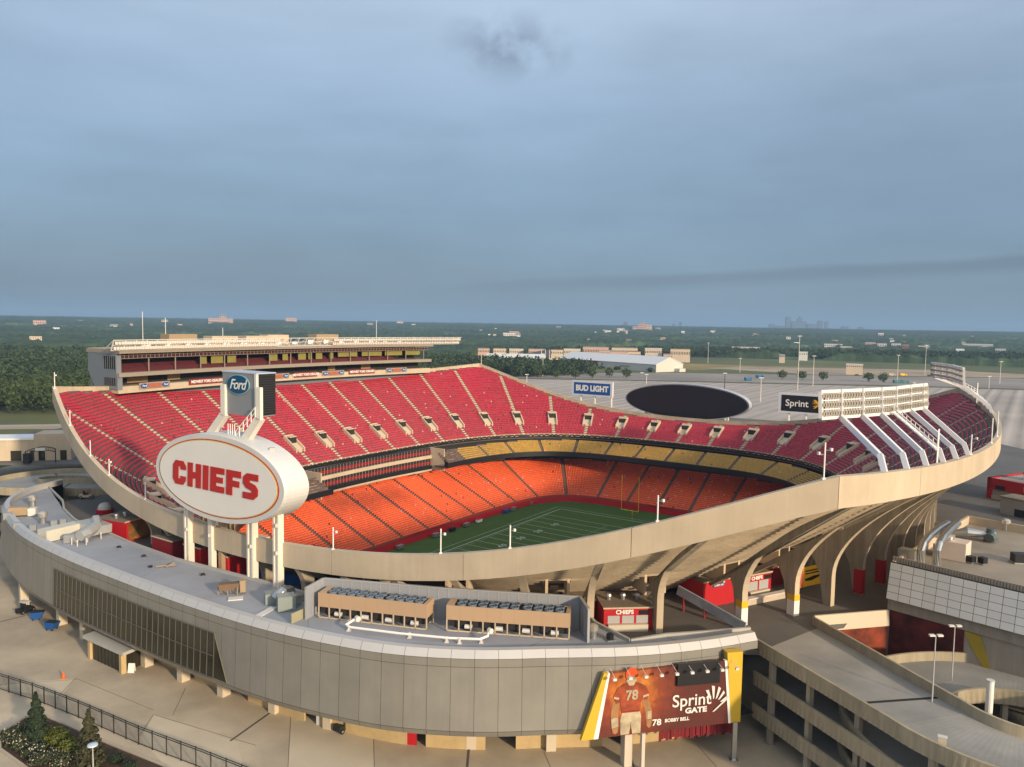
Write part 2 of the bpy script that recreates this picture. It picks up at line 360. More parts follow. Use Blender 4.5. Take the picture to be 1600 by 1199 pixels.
def bowl(kind, ring, z0, zt, nsec, pitch, seatm, aislem, arange=lambda a: True, vom=None, wfn=None, sub=5, under=0.32, seatw=0.5, deckname='deck', aisw=0.65, pale=0.004, deckm=None):
    """stepped concrete, a seat block between every two aisles, and the aisle stairs"""
    ring.w = np.array([wfn(ring.P[i], ring.N[i])[0] for i in range(ring.num)]); ring.zt = np.array([wfn(ring.P[i], ring.N[i])[1] for i in range(ring.num)])
    secw = ring.len / nsec
    offs = np.concatenate([[0.0, 1.5 / secw], np.linspace(1.5 / secw, 1 - 1.5 / secw, sub)[1:-1], [1 - 1.5 / secw]])
    cols = np.concatenate([(i + offs) / nsec for i in range(nsec)]); nc = len(offs)
    P, Nn, W, Z = ring.get(cols); K = int(math.ceil(W.max() / pitch))
    slope = (Z - z0) / W
    V = []; idx = np.zeros((len(cols), 2 * K + 2), int)
    for c in range(len(cols)):
        for k in range(K + 1):
            d = min(k * pitch, W[c]); zz = z0 + slope[c] * d; zp = z0 + slope[c] * min(max(k - 1, 0) * pitch, W[c]) if k else z0 - 0.4
            p = P[c] + Nn[c] * d
            idx[c, 2 * k] = len(V); V.append((p[0], p[1], zp)); idx[c, 2 * k + 1] = len(V); V.append((p[0], p[1], zz))
    V = LA(V); F = []
    nC = len(cols)
    for c in range(nC):
        if not (arange(cols[c]) and arange((cols[(c + 1) % nC]) % 1.0)): continue
        j = c % nc
        for r in range(2 * K + 1):
            k = r // 2
            if vom is not None and (j == 0 or j == nc - 1) and 2 * vom["k0"] + 1 <= r <= 2 * vom["k1"] + 1: continue
            d0 = k * pitch
            if d0 > max(W[c], W[(c + 1) % nC]) + 1e-6: continue
            F.append((idx[c, r], idx[(c + 1) % nC, r], idx[(c + 1) % nC, r + 1], idx[c, r + 1]))
    F = np.array(F)
    if under:
        V2_ = V.copy(); V2_[:, 2] -= under; n0 = len(V)
        npmesh(deckname + '_soffit', V2_, F[:, ::-1], SOFF, stadium)
    npmesh(deckname, V, F, deckm or DECKC, stadium)
    for i in range(nsec):
        a0, a1 = i / nsec, (i + 1) / nsec
        am = (a0 + a1) / 2
        if arange(a0 + 1e-4) and arange(a1 - 1e-4):
            Cs = []; Ts = []; Ns = []; zs = []
            Pm, Nm, Wm, Zm = ring.get(np.array([a0, am, a1 - 1e-9]))
            Kr = int(Wm.max() / pitch) + 1
            for k in range(Kr):
                d = k * pitch + pitch * 0.62
                q = Pm + Nm * d; ln = np.linalg.norm(np.diff(q, axis=0), axis=1).sum() - 2 * aisw
                n = int(ln / seatw)
                if n < 2: continue
                fr = (aisw + (np.arange(n) + 0.5) * ln / n) / (ln + 2 * aisw)
                aa = a0 + fr * (a1 - a0); Pq, Nq, Wq, Zq = ring.get(aa)
                ok = (k + 1) * pitch <= Wq - 0.2
                if vom is not None:
                    edge = np.minimum(fr, 1 - fr) * (ln + 2 * aisw)
                    hole = (k >= vom['k0'] - 0) & (k <= vom['k1']) & (edge < 1.75)
                    hole = hole & np.where(fr < .5, vom['on'](a0), vom['on'](a1)); ok &= ~hole
                if not ok.any(): continue
                Pq, Nq, Wq, Zq = Pq[ok], Nq[ok], Wq[ok], Zq[ok]
                Cs.append(Pq + Nq * d); Ns.append(Nq); Ts.append(np.stack([-Nq[:, 1], Nq[:, 0]], 1)); zs.append(z0 + (Zq - z0) / Wq * (k * pitch))
            if Cs:
                C_ = np.concatenate(Cs); keep = rng.random(len(C_)) > 0.004
                C_, T_, N_, z_ = C_[keep], np.concatenate(Ts)[keep], np.concatenate(Ns)[keep], np.concatenate(zs)[keep]
                Vs, Fs = seat_boxes(C_, T_, N_, z_)
                ti = np.repeat(rng.random(len(C_)) ** 1.3, 5)
                pl = np.repeat(rng.random(len(C_)) < pale(am) if callable(pale) else rng.random(len(C_)) < pale, 5)
                o = npmesh(kind + '_seat_block', LA(Vs), Fs, seatm, stadium, ti)
                o.data.materials.append(SEATP); o.data.polygons.foreach_set('material_index', pl.astype(np.int32))
        if arange(a0) :
            m = M(); Pq, Nq, Wq, Zq = (x[0] for x in ring.get(np.array([a0]))); Tq = np.array([-Nq[1], Nq[0]])
            sl = (Zq - z0) / Wq; nst = int((Wq - 0.4) / (pitch / 2)); hw = aisw * 0.86
            for k in range(nst):
                d = k * pitch / 2
                if vom is not None and vom['on'](a0) and vom['k0'] * pitch - 0.1 <= d < (vom['k1'] + 1) * pitch: continue
                zz = z0 + sl * (k // 2) * pitch + (k % 2) * sl * pitch / 2 + 0.03
                p = Pq + Nq * d; A = np.array([*(p - Tq * hw), zz - 0.25]); 
                o3 = LA([A])[0]; ta = LA([[*(p + Tq * hw), zz]])[0] - LA([[*(p - Tq * hw), zz]])[0]; nb = LA([[*(p + Nq * pitch / 2), zz]])[0] - LA([[*p, zz]])[0]
                m.ob(o3, ta, nb, (0, 0, 0.25))
            if m.f: m.build(kind + '_aisle', aislem, stadium)
# ---- upper deck
Z_LIP = 12.0
lip = Ring(79, 62, 3.0)
def w_up(P, Nn):
    d, z = rim_hit(P, Nn); return d - 0.9, z - 1.0
NS = 44; VK0, VK1 = 6, 10
vom_on = lambda a: True
voms = {'k0': VK0, 'k1': VK1, 'on': vom_on}
def deck_with_holes():
    pitch = 0.82; ring = lip
    ring.w = np.array([w_up(ring.P[i], ring.N[i])[0] for i in range(ring.num)]); ring.zt = np.array([w_up(ring.P[i], ring.N[i])[1] for i in range(ring.num)])
bowl('upper', lip, Z_LIP, None, NS, 0.82, SEATU, AISLE, vom=voms, wfn=w_up, deckname='upper_deck')
# ---- vomitories: a raised concrete collar round a dark doorway in the upper deck
for i in range(NS):
    a = i / NS; Pq, Nq, Wq, Zq = (x[0] for x in lip.get(np.array([a]))); Tq = np.array([-Nq[1], Nq[0]]); sl = (Zq - Z_LIP) / Wq
    d0, d1 = VK0 * 0.82 - 0.5, (VK1 + 1) * 0.82
    za, zb = Z_LIP + sl * d0, Z_LIP + sl * d1
    q = lambda t, d, z: LA([[*(Pq + Tq * t + Nq * d), z]])[0]
    m = M()
    for sg in (-1, 1):
        t0, t1 = sg * 1.25, sg * 1.6
        m.hexa([q(t0, d0, za - .3), q(t1, d0, za - .3), q(t1, d1, za - .3), q(t0, d1, za - .3)], [q(t0, d0, za + 0.95), q(t1, d0, za + 0.95), q(t1, d1, zb + 1.0), q(t0, d1, zb + 1.0)])
    m.hexa([q(-1.6, d1, zb - .5), q(1.6, d1, zb - .5), q(1.6, d1 + .35, zb - .5), q(-1.6, d1 + .35, zb - .5)], [q(-1.6, d1, zb + 1.05), q(1.6, d1, zb + 1.05), q(1.6, d1 + .35, zb + 1.05), q(-1.6, d1 + .35, zb + 1.05)])
    dm = d0 + (d1 - d0) * 0.62; zm = Z_LIP + sl * dm
    m.hexa([q(-1.25, dm, zb + .55), q(1.25, dm, zb + .55), q(1.25, d1, zb + .55), q(-1.25, d1, zb + .55)], [q(-1.25, dm, zb + .8), q(1.25, dm, zb + .8), q(1.25, d1, zb + .8), q(-1.25, d1, zb + .8)])
    o = m.build('vomitory', AISLE, stadium)
    m = M(); zf = za + 0.12
    m.quad(q(-1.25, d0, zf), q(1.25, d0, zf), q(1.25, dm, zm + .1), q(-1.25, dm, zm + .1))
    m2 = M(); m2.hexa([q(-1.24, dm, zm - .2), q(1.24, dm, zm - .2), q(1.24, dm + .1, zm - .2), q(-1.24, dm + .1, zm - .2)], [q(-1.24, dm, zb + .54), q(1.24, dm, zb + .54), q(1.24, dm + .1, zb + .54), q(-1.24, dm + .1, zb + .54)])
    m2.build('doorway', DARK, o); m.build('ramp_floor', AISLE, o)
# ---- rim: fascia panels with open joints, inner face, coping
FH = 3.35
def rim_in(i, d):                                                   # inward offset of rim vertex i
    A, B = RIM[(i - 1) % NR, :2], RIM[(i + 1) % NR, :2]; T = B - A; T /= np.linalg.norm(T); n = np.array([-T[1], T[0]]); return RIM[i, :2] + n * d
if np.dot(rim_in(10, 1) - RIM[10, :2], -RIM[10, :2]) < 0: _sg = -1
else: _sg = 1
rin = lambda i, d: rim_in(i % NR, d * _sg)
mI = M(); top_o, bot_o, top_i, bot_i, und = [], [], [], [], []
for i in range(NR):
    z = RIM[i, 2]
    mI_ = rin(i, 0.14); top_o.append((*mI_, z - .06)); bot_o.append((*mI_, z - FH + .1))
    q = rin(i, 0.75); top_i.append((*q, z - .06)); bot_i.append((*q, z - 1.9)); q = rin(i, 3.0); und.append((*q, z - FH + .55))
T = lambda ps: LA(np.array(ps))
mI.strip(T(top_o), T(top_i), True); mI.strip(T(top_o), T(bot_o), True); mI.strip(T(top_i), T(bot_i), True); mI.strip(T(bot_o), T(und), True)
mI.build('rim_wall', SOFF, stadium)
mF = M(); step = 6
for g in range(0, NR, step):
    ids = [(g + k) % NR for k in range(step + 1)]
    for k in range(step):
        a, b = ids[k], ids[k + 1]; ta = 0.012 if k == 0 else 0; tb = 0.988 if k == step - 1 else 1.0
        def P_(d, dz):
            A = np.array([*rin(a, d), RIM[a, 2] + dz]); B = np.array([*rin(b, d), RIM[b, 2] + dz]); return A + (B - A) * ta, A + (B - A) * tb
        o0, o1 = P_(0, 0); i0, i1 = P_(0.14, 0); p0, p1 = P_(0, -FH); r0, r1 = P_(0.14, -FH); c0, c1 = P_(0.8, 0.0)
        X = LA([o0, o1, c0, c1, p0, p1, r0, r1])
        o = len(mF.v); mF.v += [tuple(x) for x in X]
        for f in ((0, 1, 3, 2), (0, 4, 5, 1), (4, 6, 7, 5)): mF.f.append(tuple(v + o for v in f)); mF.mi.append(0)
        if k == 0: mF.f.append((o, o + 2, o + 6, o + 4)); mF.mi.append(0)
        if k == step - 1: mF.f.append((o + 1, o + 3, o + 7, o + 5)); mF.mi.append(0)
mF.build('rim_fascia', CREAM, stadium)
# ---- piers: curved fins that spring from the concourse and lean out to the rim
feet = Ring(90, 82, 2.5)
def pier(a, zf=11.0, wrap=None):
    Pq, Nq, _, _ = (x[0] if x is not None else None for x in feet.get(np.array([a])))
    df, zr = rim_hit(Pq, Nq); zb = zr - FH + 0.15; D = df - 0.35; Tq = np.array([-Nq[1], Nq[0]]); hw = 0.45
    dl, _z = None, None
    # underside of the deck along this plane: from the rim down towards the lip
    i = np.argmin(((lip.P - Pq) ** 2).sum(1)); back = max(4.0, min(12.0, np.linalg.norm(lip.P[i] - Pq) - 1.5))
    pl, nl, wl, zl = (x[0] for x in lip.get(np.array([i / lip.num]))); sl = (zl - Z_LIP) / wl
    zin = lambda d: max(zf + 0.6, min(zb + .2, zb + 0.1 - (D - d) * sl * 0.98))   # d measured outwards from the foot
    h = zb - zf; pts = []
    n = 16; zv = zf + min(4.5, .3 * h); EDGE = [(0.0, zf), (0.0, zv)] + [(D * ((z - zv) / (zb - zv)) ** 1.8, z) for z in np.linspace(zv, zb, n)[1:]]
    pts += EDGE
    pts.append((D - 0.4, zb + 0.15))
    for d in np.linspace(D - 1.0, -back, 7): pts.append((d, zin(d)))
    ib = -back; x1 = -1.15; tops_ = []
    for d in np.linspace(ib + .3, x1, 14):
        f = (d - ib - .3) / (x1 - ib - .3); za = zf + 8.2 * max(0.0, 1 - (2 * f - 1) ** 2) ** .5
        tops_.append((d, max(zf, min(za, zin(d) - .7))))
    pts.append((ib, zf)); pts += tops_[:-1] + [(x1, zf)]
    Q = [LA([[*(Pq + Nq * d - Tq * hw), z]])[0] for d, z in pts]
    off = LA([[*(Pq + Tq * hw), 0]])[0] - LA([[*(Pq - Tq * hw), 0]])[0]
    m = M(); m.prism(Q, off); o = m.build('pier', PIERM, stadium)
    m = M(); E_ = []                                                 # pale strip proud of the fin: sunlight on its outer edge put into the colour
    E_ = EDGE
    A = [LA([[*(Pq + Nq * (d + .03) - Tq * .44), z]])[0] for d, z in E_]; B = [LA([[*(Pq + Nq * (d + .03) + Tq * .44), z]])[0] for d, z in E_]
    m.strip(A, B); m.build('lit_pier_edge', CREAM, o)
    if wrap:
        for (z0, z1, mm, nm) in wrap:
            m = M(); x0, x1 = -1.2, 0.0
            bq = [LA([[*(Pq + Nq * d + Tq * t), 0]])[0] for d, t in ((x0, -.5), (x1 + .08, -.5), (x1 + .08, .5), (x0, .5))]
            m.hexa([(p[0], p[1], zf + z0) for p in bq], [(p[0], p[1], zf + z1) for p in bq]); m.build(nm, mm, o)
    return Pq, Nq
NPR = 62
def near_a(s, t):
    return np.argmin(((feet.P - np.array([s, t])) ** 2).sum(1)) / feet.num
vis_feet = [(-78.5, 52.5), (-73.3, 60.3), (-62.1, 66.2), (-54.5, 70.8), (-47.6, 73.9), (-40.3, 76.6), (-33.1, 78.8)]
aset = [near_a(*p) for p in vis_feet]; st = 8.3 / feet.len
a = aset[-1]
more = []
for k in range(1, 11): more.append(aset[-1] - k * st)
a = aset[0]
for k in range(1, 26): more.append(aset[0] + k * st)
WR = {2: [(0.0, 2.3, WHITE, 'column_wrap'), (2.3, 3.2, YEL, 'yellow_band')], 3: [(0.0, 2.1, WHITE, 'column_wrap'), (2.1, 2.9, YEL, 'yellow_band')],
      5: [(0.2, 3.8, RED, 'column_banner')], 6: [(0.2, 3.8, RED, 'column_banner')]}
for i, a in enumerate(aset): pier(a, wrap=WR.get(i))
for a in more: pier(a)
# ---- club level (gold seats) round both ends
gring = Ring(69.5, 52.0, 3.75); ZG = 6.9
def w_g(P, Nn):
    return 4.4 + 3.6 * min(1, (abs(P[0]) / 66.) ** 2), 10.0
isend = lambda a: abs(gring.get(np.array([a % 1.0]))[0][0][0]) > 23.0
bowl('club', gring, ZG, None, 40, 0.85, SEATG, AISLD, arange=isend, wfn=w_g, deckname='club_deck', aisw=0.5, pale=0.002)
# black ribbon below the gold seats, back wall behind them, dark soffit band below the upper lip
def band(ring, off0, z0, off1, z1, name, m_, test=None, close=True):
    mm = M(); n = 360; A = []; B = []
    aa = np.linspace(0, 1, n, endpoint=False); P, Nn, _, _ = ring.get(aa)
    A = LA(np.concatenate([P + Nn * off0, np.full((n, 1), z0)], 1)); B = LA(np.concatenate([P + Nn * off1, np.full((n, 1), z1)], 1))
    for i in range(n):
        j = (i + 1) % n
        if test and not (test(P[i]) and test(P[j])): continue
        mm.quad(A[i], A[j], B[j], B[i])
    return mm.build(name, m_, stadium)
endt = lambda p: abs(p[0]) > 23.0
sidet = lambda p: abs(p[0]) < 26.0
for ends_ in ((lambda p: p[0] > 23.0), (lambda p: p[0] < -23.0)):
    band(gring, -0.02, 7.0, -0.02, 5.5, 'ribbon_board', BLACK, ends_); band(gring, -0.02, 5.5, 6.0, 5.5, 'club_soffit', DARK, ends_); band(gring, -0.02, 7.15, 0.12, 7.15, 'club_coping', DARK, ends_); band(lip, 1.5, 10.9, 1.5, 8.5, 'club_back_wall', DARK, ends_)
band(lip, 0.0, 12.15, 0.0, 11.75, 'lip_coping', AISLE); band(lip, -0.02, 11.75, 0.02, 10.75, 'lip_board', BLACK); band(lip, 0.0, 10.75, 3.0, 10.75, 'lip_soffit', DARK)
# suites on both long sides: glazed fronts, ledges, mullions
for sg, nm in ((-1, 'suite_front'), (1, 'suite_front')):
    m = M(); mb = M(); mc = M(); mr = M(); mw = M()
    xs = np.linspace(-25, 25, 41)
    fy = lambda x: sg * (61.2 - 0.0022 * x * x)
    for a, b in zip(xs[:-1], xs[1:]):
        def sq(mm, z0, z1, o0, o1): mm.hexa([L(a, fy(a) - sg * o0, z0), L(b, fy(b) - sg * o0, z0), L(b, fy(b) - sg * o1, z0), L(a, fy(a) - sg * o1, z0)], [L(a, fy(a) - sg * o0, z1), L(b, fy(b) - sg * o0, z1), L(b, fy(b) - sg * o1, z1), L(a, fy(a) - sg * o1, z1)])
        sq(mb, 4.0, 10.8, -0.6, -0.2); sq(mc, 7.5, 8.5, -0.2, 0.5); sq(mc, 3.6, 4.1, -0.2, 0.5); sq(m, 4.1, 5.3, 0.4, 0.5); sq(mr, 9.0, 9.9, -0.2, 0.1); sq(mr, 5.6, 6.5, -0.2, 0.1)
        for x in (a,):
            for z0, z1 in ((8.5, 10.75), (5.3, 7.5)): mw.box(L(x, fy(x) - sg * 0.1)[:2], 0.1, 0.1, z0, z1)
    o = mb.build(nm, DARK, stadium); mc.build('suite_ledge', CREAM, o); mw.build('suite_mullions', CONC, o); m.build('ribbon_board', BLACK, o); mr.build('suite_seats', DRED, o)
    for x in (-25.2, 25.2):
        me_ = M(); me_.box(L(x, fy(25) - sg * 2.4)[:2], 0.4, 6.0, 4.0, 10.9, math.atan2(UD[1], UD[0])); me_.build('suite_end_wall', CREAM, o)
# ---- lower bowl
wall = Ring(65, 39.5, 5.5); ltop = Ring(82.5, 63, 3.3)
LT = np.concatenate([ltop.P, ltop.P[:1]])
def w_low(P, Nn):
    A = LT[:-1]; E = LT[1:] - A; den = Nn[0] * E[:, 1] - Nn[1] * E[:, 0]; den = np.where(abs(den) < 1e-9, 1e-9, den); Wv = A - P
    d = (Wv[:, 0] * E[:, 1] - Wv[:, 1] * E[:, 0]) / den; q = (Wv[:, 0] * Nn[1] - Wv[:, 1] * Nn[0]) / den
    ok = (d > 0) & (q >= 0) & (q <= 1); return d[ok].min(), 2.8
palef = lambda a: 0.035 if (a < 0.08 or a > 0.93) else (0.012 if a > 0.84 else 0.003)
bowl('lower', wall, FIELD_Z + 2.2, None, 36, 0.80, SEATL, AISLD, wfn=w_low, deckname='lower_deck', under=0, pale=palef, aisw=0.55, deckm=mat('lower_tread', (0.16, 0.05, 0.03), 0.8, 0.15))
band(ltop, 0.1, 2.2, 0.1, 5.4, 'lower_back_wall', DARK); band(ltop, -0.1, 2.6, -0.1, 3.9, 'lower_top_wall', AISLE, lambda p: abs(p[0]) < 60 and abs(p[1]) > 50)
band(wall, 0, FIELD_Z, 0, FIELD_Z + 2.3, 'field_wall', RED); band(wall, 0, FIELD_Z + 2.3, 0.35, FIELD_Z + 2.3, 'field_wall_cap', DRED)
# ---- field
FG = bpy.data.materials.new('mown_turf'); FG.use_nodes = True; nt = FG.node_tree; b = nt.nodes['Principled BSDF']; b.inputs['Roughness'].default_value = 0.95; b.inputs['Specular IOR Level'].default_value = 0.1
tc = N(nt, 'ShaderNodeTexCoord'); mp = N(nt, 'ShaderNodeMapping'); mp.inputs['Rotation'].default_value = (0, 0, -(R(90) - PHI)); nt.links.new(tc.outputs['Object'], mp.inputs[0])
wv = N(nt, 'ShaderNodeTexWave', wave_type='BANDS', bands_direction='X'); wv.inputs['Scale'].default_value = 0.34; wv.inputs['Distortion'].default_value = 0.15; nt.links.new(mp.outputs[0], wv.inputs['Vector'])
nz = N(nt, 'ShaderNodeTexNoise'); nz.inputs['Scale'].default_value = 0.5; nz.inputs['Detail'].default_value = 8; nt.links.new(tc.outputs['Object'], nz.inputs['Vector'])
ra = N(nt, 'ShaderNodeValToRGB'); ra.color_ramp.elements[0].color = (0.040, 0.072, 0.018, 1); ra.color_ramp.elements[1].color = (0.060, 0.102, 0.024, 1)
ad = N(nt, 'ShaderNodeMath', operation='MULTIPLY_ADD'); nt.links.new(wv.outputs['Fac'], ad.inputs[0]); ad.inputs[1].default_value = 0.4; nt.links.new(nz.outputs['Fac'], ad.inputs[2])
nt.links.new(ad.outputs[0], ra.inputs[0]); nt.links.new(ra.outputs[0], b.inputs['Base Color'])
m = M(); aa = np.linspace(0, 1, 240, endpoint=False); P, Nn, _, _ = wall.get(aa)
m.poly(LA(np.concatenate([P + Nn * .02, np.full((240, 1), FIELD_Z)], 1)))
tag(m.build('playing_field', FG), kind='structure')
LINE = mat('line_paint', (0.42, 0.45, 0.38), 0.9, 0.3, 1.0)
m = M(); fs, ft = -3.5, -3.2; hz = FIELD_Z + .008
def ln(s0, t0, s1, t1): m.quad(L(fs + s0, ft + t0, hz), L(fs + s1, ft + t0, hz), L(fs + s1, ft + t1, hz), L(fs + s0, ft + t1, hz))
for t in (-24.4, 24.2): ln(-54.9, t, 54.9, t + .22)
for s in [-54.9, 54.7] : ln(s, -24.1, s + .22, 24.1)
for k in range(-10, 11): ln(k * 4.572 - .07, -24.1, k * 4.572 + .07, 24.1)
for t in (-26.6, 26.4): ln(-57.2, t, 57.2, t + .12)
for s in (-57.2, 57.1): ln(s, -26.4, s + .12, 26.4)
for k in range(-49, 50):
    for t in (-23.6, -2.9, 2.4, 23.1): ln(k * .9144 - .05, t, k * .9144 + .05, t + .55)
fm = tag(m.build('field_markings', LINE), kind='structure')
for k in range(-4, 5):
    n = str(50 - abs(k) * 10)
    for sg in (-1, 1):
        text_mesh(n[0] + ' ' + n[1], 2.4, fm, 'yard_number', LINE, L(fs + k * 9.144, ft + sg * 15.5, hz + .006), UD * (1 if sg < 0 else 1), VD * -1 if sg > 0 else VD * -1, depth=0.004, off=0.02)
def goalpost(s, sg, label):
    e = empty('goalpost', L(s, ft, FIELD_Z), label, 'goalpost', 'yellow goalposts')
    m = M(); b = np.array(L(s, ft, FIELD_Z)); c = b - sg * UD * 1.6
    m.tube([b + sg * UD * .3, b + sg * UD * .3 + ZD * 1.6, b + sg * UD * .1 + ZD * 2.6, c + ZD * 3.05], 0.12, 8); m.build('support', YEL, e)
    m = M(); m.tube([c + ZD * 3.05 - VD * 2.82, c + ZD * 3.05 + VD * 2.82], 0.09, 8); m.build('crossbar', YEL, e)
    for q in (-1, 1):
        m = M(); m.tube([c + ZD * 3.05 + VD * 2.82 * q, c + ZD * 13.7 + VD * 2.82 * q], 0.075, 8); m.build('upright', YEL, e)
goalpost(fs + 56.5, 1, 'yellow goalpost standing in front of the far end seats'); goalpost(fs - 56.5, -1, 'yellow goalpost at the near end mostly hidden by the rim')
# bench clutter along the far touchline
for i, (px, py, c_, lab) in enumerate([(621, 858, STEEL, 'grey equipment cart nearest along the red field wall'), (672, 838, STEEL, 'grey equipment cart below the orange seats by the field wall'), (692, 828, BLACK, 'black equipment trunk by the red field wall'), (716, 821, STEEL, 'grey equipment trunk beside the white cooler table'), (739, 815, WHITE, 'white and red drinks table beside the field'), (778, 800, BLUE, 'blue covered equipment trunk near the field wall'), (793, 797, STEEL, 'grey trunk beside the blue one near the field wall'), (828, 789, STEEL, 'grey equipment trunk farthest along the field wall')]):
    p = at(px, py, FIELD_Z); l_ = loc(p); l_ = (l_[0], max(l_[1], -38.0)); p = L(l_[0], l_[1], FIELD_Z)
    e = empty('equipment_trunk', p, lab, 'equipment trunk', 'equipment along the field wall')
    m = M(); m.box(p[:2], 2.0, 1.0, FIELD_Z + .25, FIELD_Z + 1.1, R(90) - PHI); m.build('trunk_body', c_, e)
    m = M(); m.box(p[:2], 2.1, 1.1, FIELD_Z + 1.1, FIELD_Z + 1.2, R(90) - PHI); m.build('lid', RED if c_ is WHITE else c_, e)
    m = M()
    for a_ in (-1, 1):
        for b_ in (-1, 1):
            q = np.array(p) + UD * a_ * .85 + VD * b_ * .35; m.tube([q + VD * -.05 + ZD * .13, q + VD * .05 + ZD * .13], .12, 8)
    m.build('wheels', BLACK, e)
# ================================================================ PRESS BOX on the left long side
PGREY = mat('press_box_cladding', (0.20, 0.225, 0.255), 0.45, 0.1, 0.3, metal=0.3)
LEDGE = mat('press_box_ledge', (0.27, 0.23, 0.185), 0.7, 0.1, 0.4)
TANB = mat('rooftop_tan_metal', (0.33, 0.24, 0.145), 0.6, 0.1)
ROOFT = mat('press_roof_gravel', (0.34, 0.30, 0.25), 0.9, 0.15, 0.5)
CURT = mat('yellow_green_blind', (0.20, 0.18, 0.045), 0.8, 0.35, 0.8)
pf = lambda s, o=0.0: -(92.3 - 10.54 * (s / 78.) ** 2) + 4.6 - o      # front line, o metres towards the outside
press = empty('press_box_building', L(-5, -92, 30), 'long two level press box building with open galleries behind the left upper deck', 'press box')
S0, S1 = -63.5, 51.5
def slab(mm, sa, sb, o0, o1, z0, z1, n=24, lean=0.0):
    """curved box following the press box front between offsets o0 (front) and o1 (back)"""
    ss = np.linspace(sa, sb, n + 1); rails = []
    for s in ss: rails.append([L(s, pf(s, o0), z0), L(s, pf(s, o1), z0), L(s, pf(s, o1), z1), L(s, pf(s, o0 - lean), z1)])
    mm.sweep(rails)
m = M(); slab(m, S0, S1, 3.0, 12.0, 0, 33.8); slab(m, S0, S1, 11.2, 12.0, 33.8, 41.8); m.build('rear_wall', PGREY, press)
m = M(); slab(m, S0, S1, 5.0, 11.2, 33.8, 36.2); slab(m, S0 + 1, S1 - 1, 5.5, 11.2, 37.1, 41.6); m.build('gallery_interior', DARK, press)
m = M(); slab(m, S0 - .3, S1 + .3, -0.9, 11.4, 36.2, 37.15); m.build('gallery_ledge', LEDGE, press)
m = M(); slab(m, S0 - .5, S1 + .5, -1.5, 13.0, 41.7, 42.55); m.build('roof', LEDGE, press)
m = M(); slab(m, S0 - .3, S1 + .3, 0.5, 12.6, 42.55, 42.75); m.build('roof_gravel', ROOFT, press)
m = M()
for r_ in range(4): slab(m, S0 + 2, S1 - 14, 1.6 + r_ * 1.0, 2.0 + r_ * 1.0, 37.15 + r_ * .3, 38.1 + r_ * .35)
m.build('gallery_seats', mat('gallery_maroon', (.075, .010, .014), .7, .3), press)
m = M(); slab(m, S0 + .5, S1 - .5, 0.0, 0.12, 40.4, 40.5); slab(m, S0 + .5, S1 - .5, 0.0, 0.12, 41.2, 41.3)
for s in np.arange(S0 + .6, S1 - .5, 1.25): m.box(L(s, pf(s, .06))[:2], 0.1, 0.1, 40.4, 41.7)
for s in np.arange(S0 + 1.0, S1, 8.0): m.box(L(s, pf(s, .4))[:2], 0.22, 0.22, 37.1, 41.7)
m.build('window_frame', LEDGE, press)
m = M(); slab(m, S0 + .5, S1 - .5, 0.1, 0.14, 40.5, 41.2); m.build('clerestory_glass', mat('maroon_glass', (0.06, 0.02, 0.025), 0.15, 0.2), press)
for i, (a, b_) in enumerate([(-38, -36), (-34.5, -30.5), (-29, -26), (-14, -11), (-9, -7), (-3, 0), (1, 2.4), (4, 6.5), (9.5, 11), (13, 21), (23, 31.5), (33, 40.5), (42, 48.5)]):
    m = M(); slab(m, a, b_, 1.1, 1.25, 38.2 + (0.5 if i > 8 else 0), 40.3, 4); m.build('window_blind', CURT, press)
for a, b_ in [(-58, -52), (-46, -42), (-20, -16), (12, 15), (26, 30)]:
    m = M(); slab(m, a, b_, 4.7, 4.9, 34.2, 36.1, 4); m.build('lower_panel', mat('tan_wall', (0.30, 0.20, 0.10), 0.8, 0.2), press)
# end block facing the near end: grey angled cladding and two storeys of strip windows
m = M(); eb = lambda o, z: L(S0 - 0.4, pf(S0, o), z)
m.prism([L(S0 - .4, pf(S0, 9.5), 33.2), L(S0 - .4, pf(S0, -.4), 33.2), L(S0 - .4, pf(S0, -.4), 36.2), L(S0 - .4, pf(S0, 0.0), 37.2), L(S0 - .4, pf(S0, 0.0), 41.7), L(S0 - .4, pf(S0, 12.2), 41.7), L(S0 - .4, pf(S0, 12.6), 37.5)], UD * 1.2)
m.prism([L(S0 - .4, pf(S0, 9.5), 0), L(S0 - .4, pf(S0, 3.2), 0), L(S0 - .4, pf(S0, 3.2), 33.2), L(S0 - .4, pf(S0, 9.5), 33.2)], UD * 1.2)
m.build('end_wall', PGREY, press)
for z0, z1 in ((34.1, 36.0), (38.0, 41.0)):
    g = M(); g.quad(L(S0 - .43, pf(S0, 5.2), z0), L(S0 - .43, pf(S0, 0.2), z0), L(S0 - .43, pf(S0, 0.2), z1), L(S0 - .43, pf(S0, 5.2), z1)); o = g.build('end_window', mat('smoked_glass', (.012, .012, .014), .35, .2, spec=.2), press)
    g = M()
    for q in np.linspace(0.2, 5.2, 7): g.box(L(S0 - .48, pf(S0, q))[:2], .07, .07, z0 - .05, z1 + .05)
    g.build('mullions', PGREY, o)
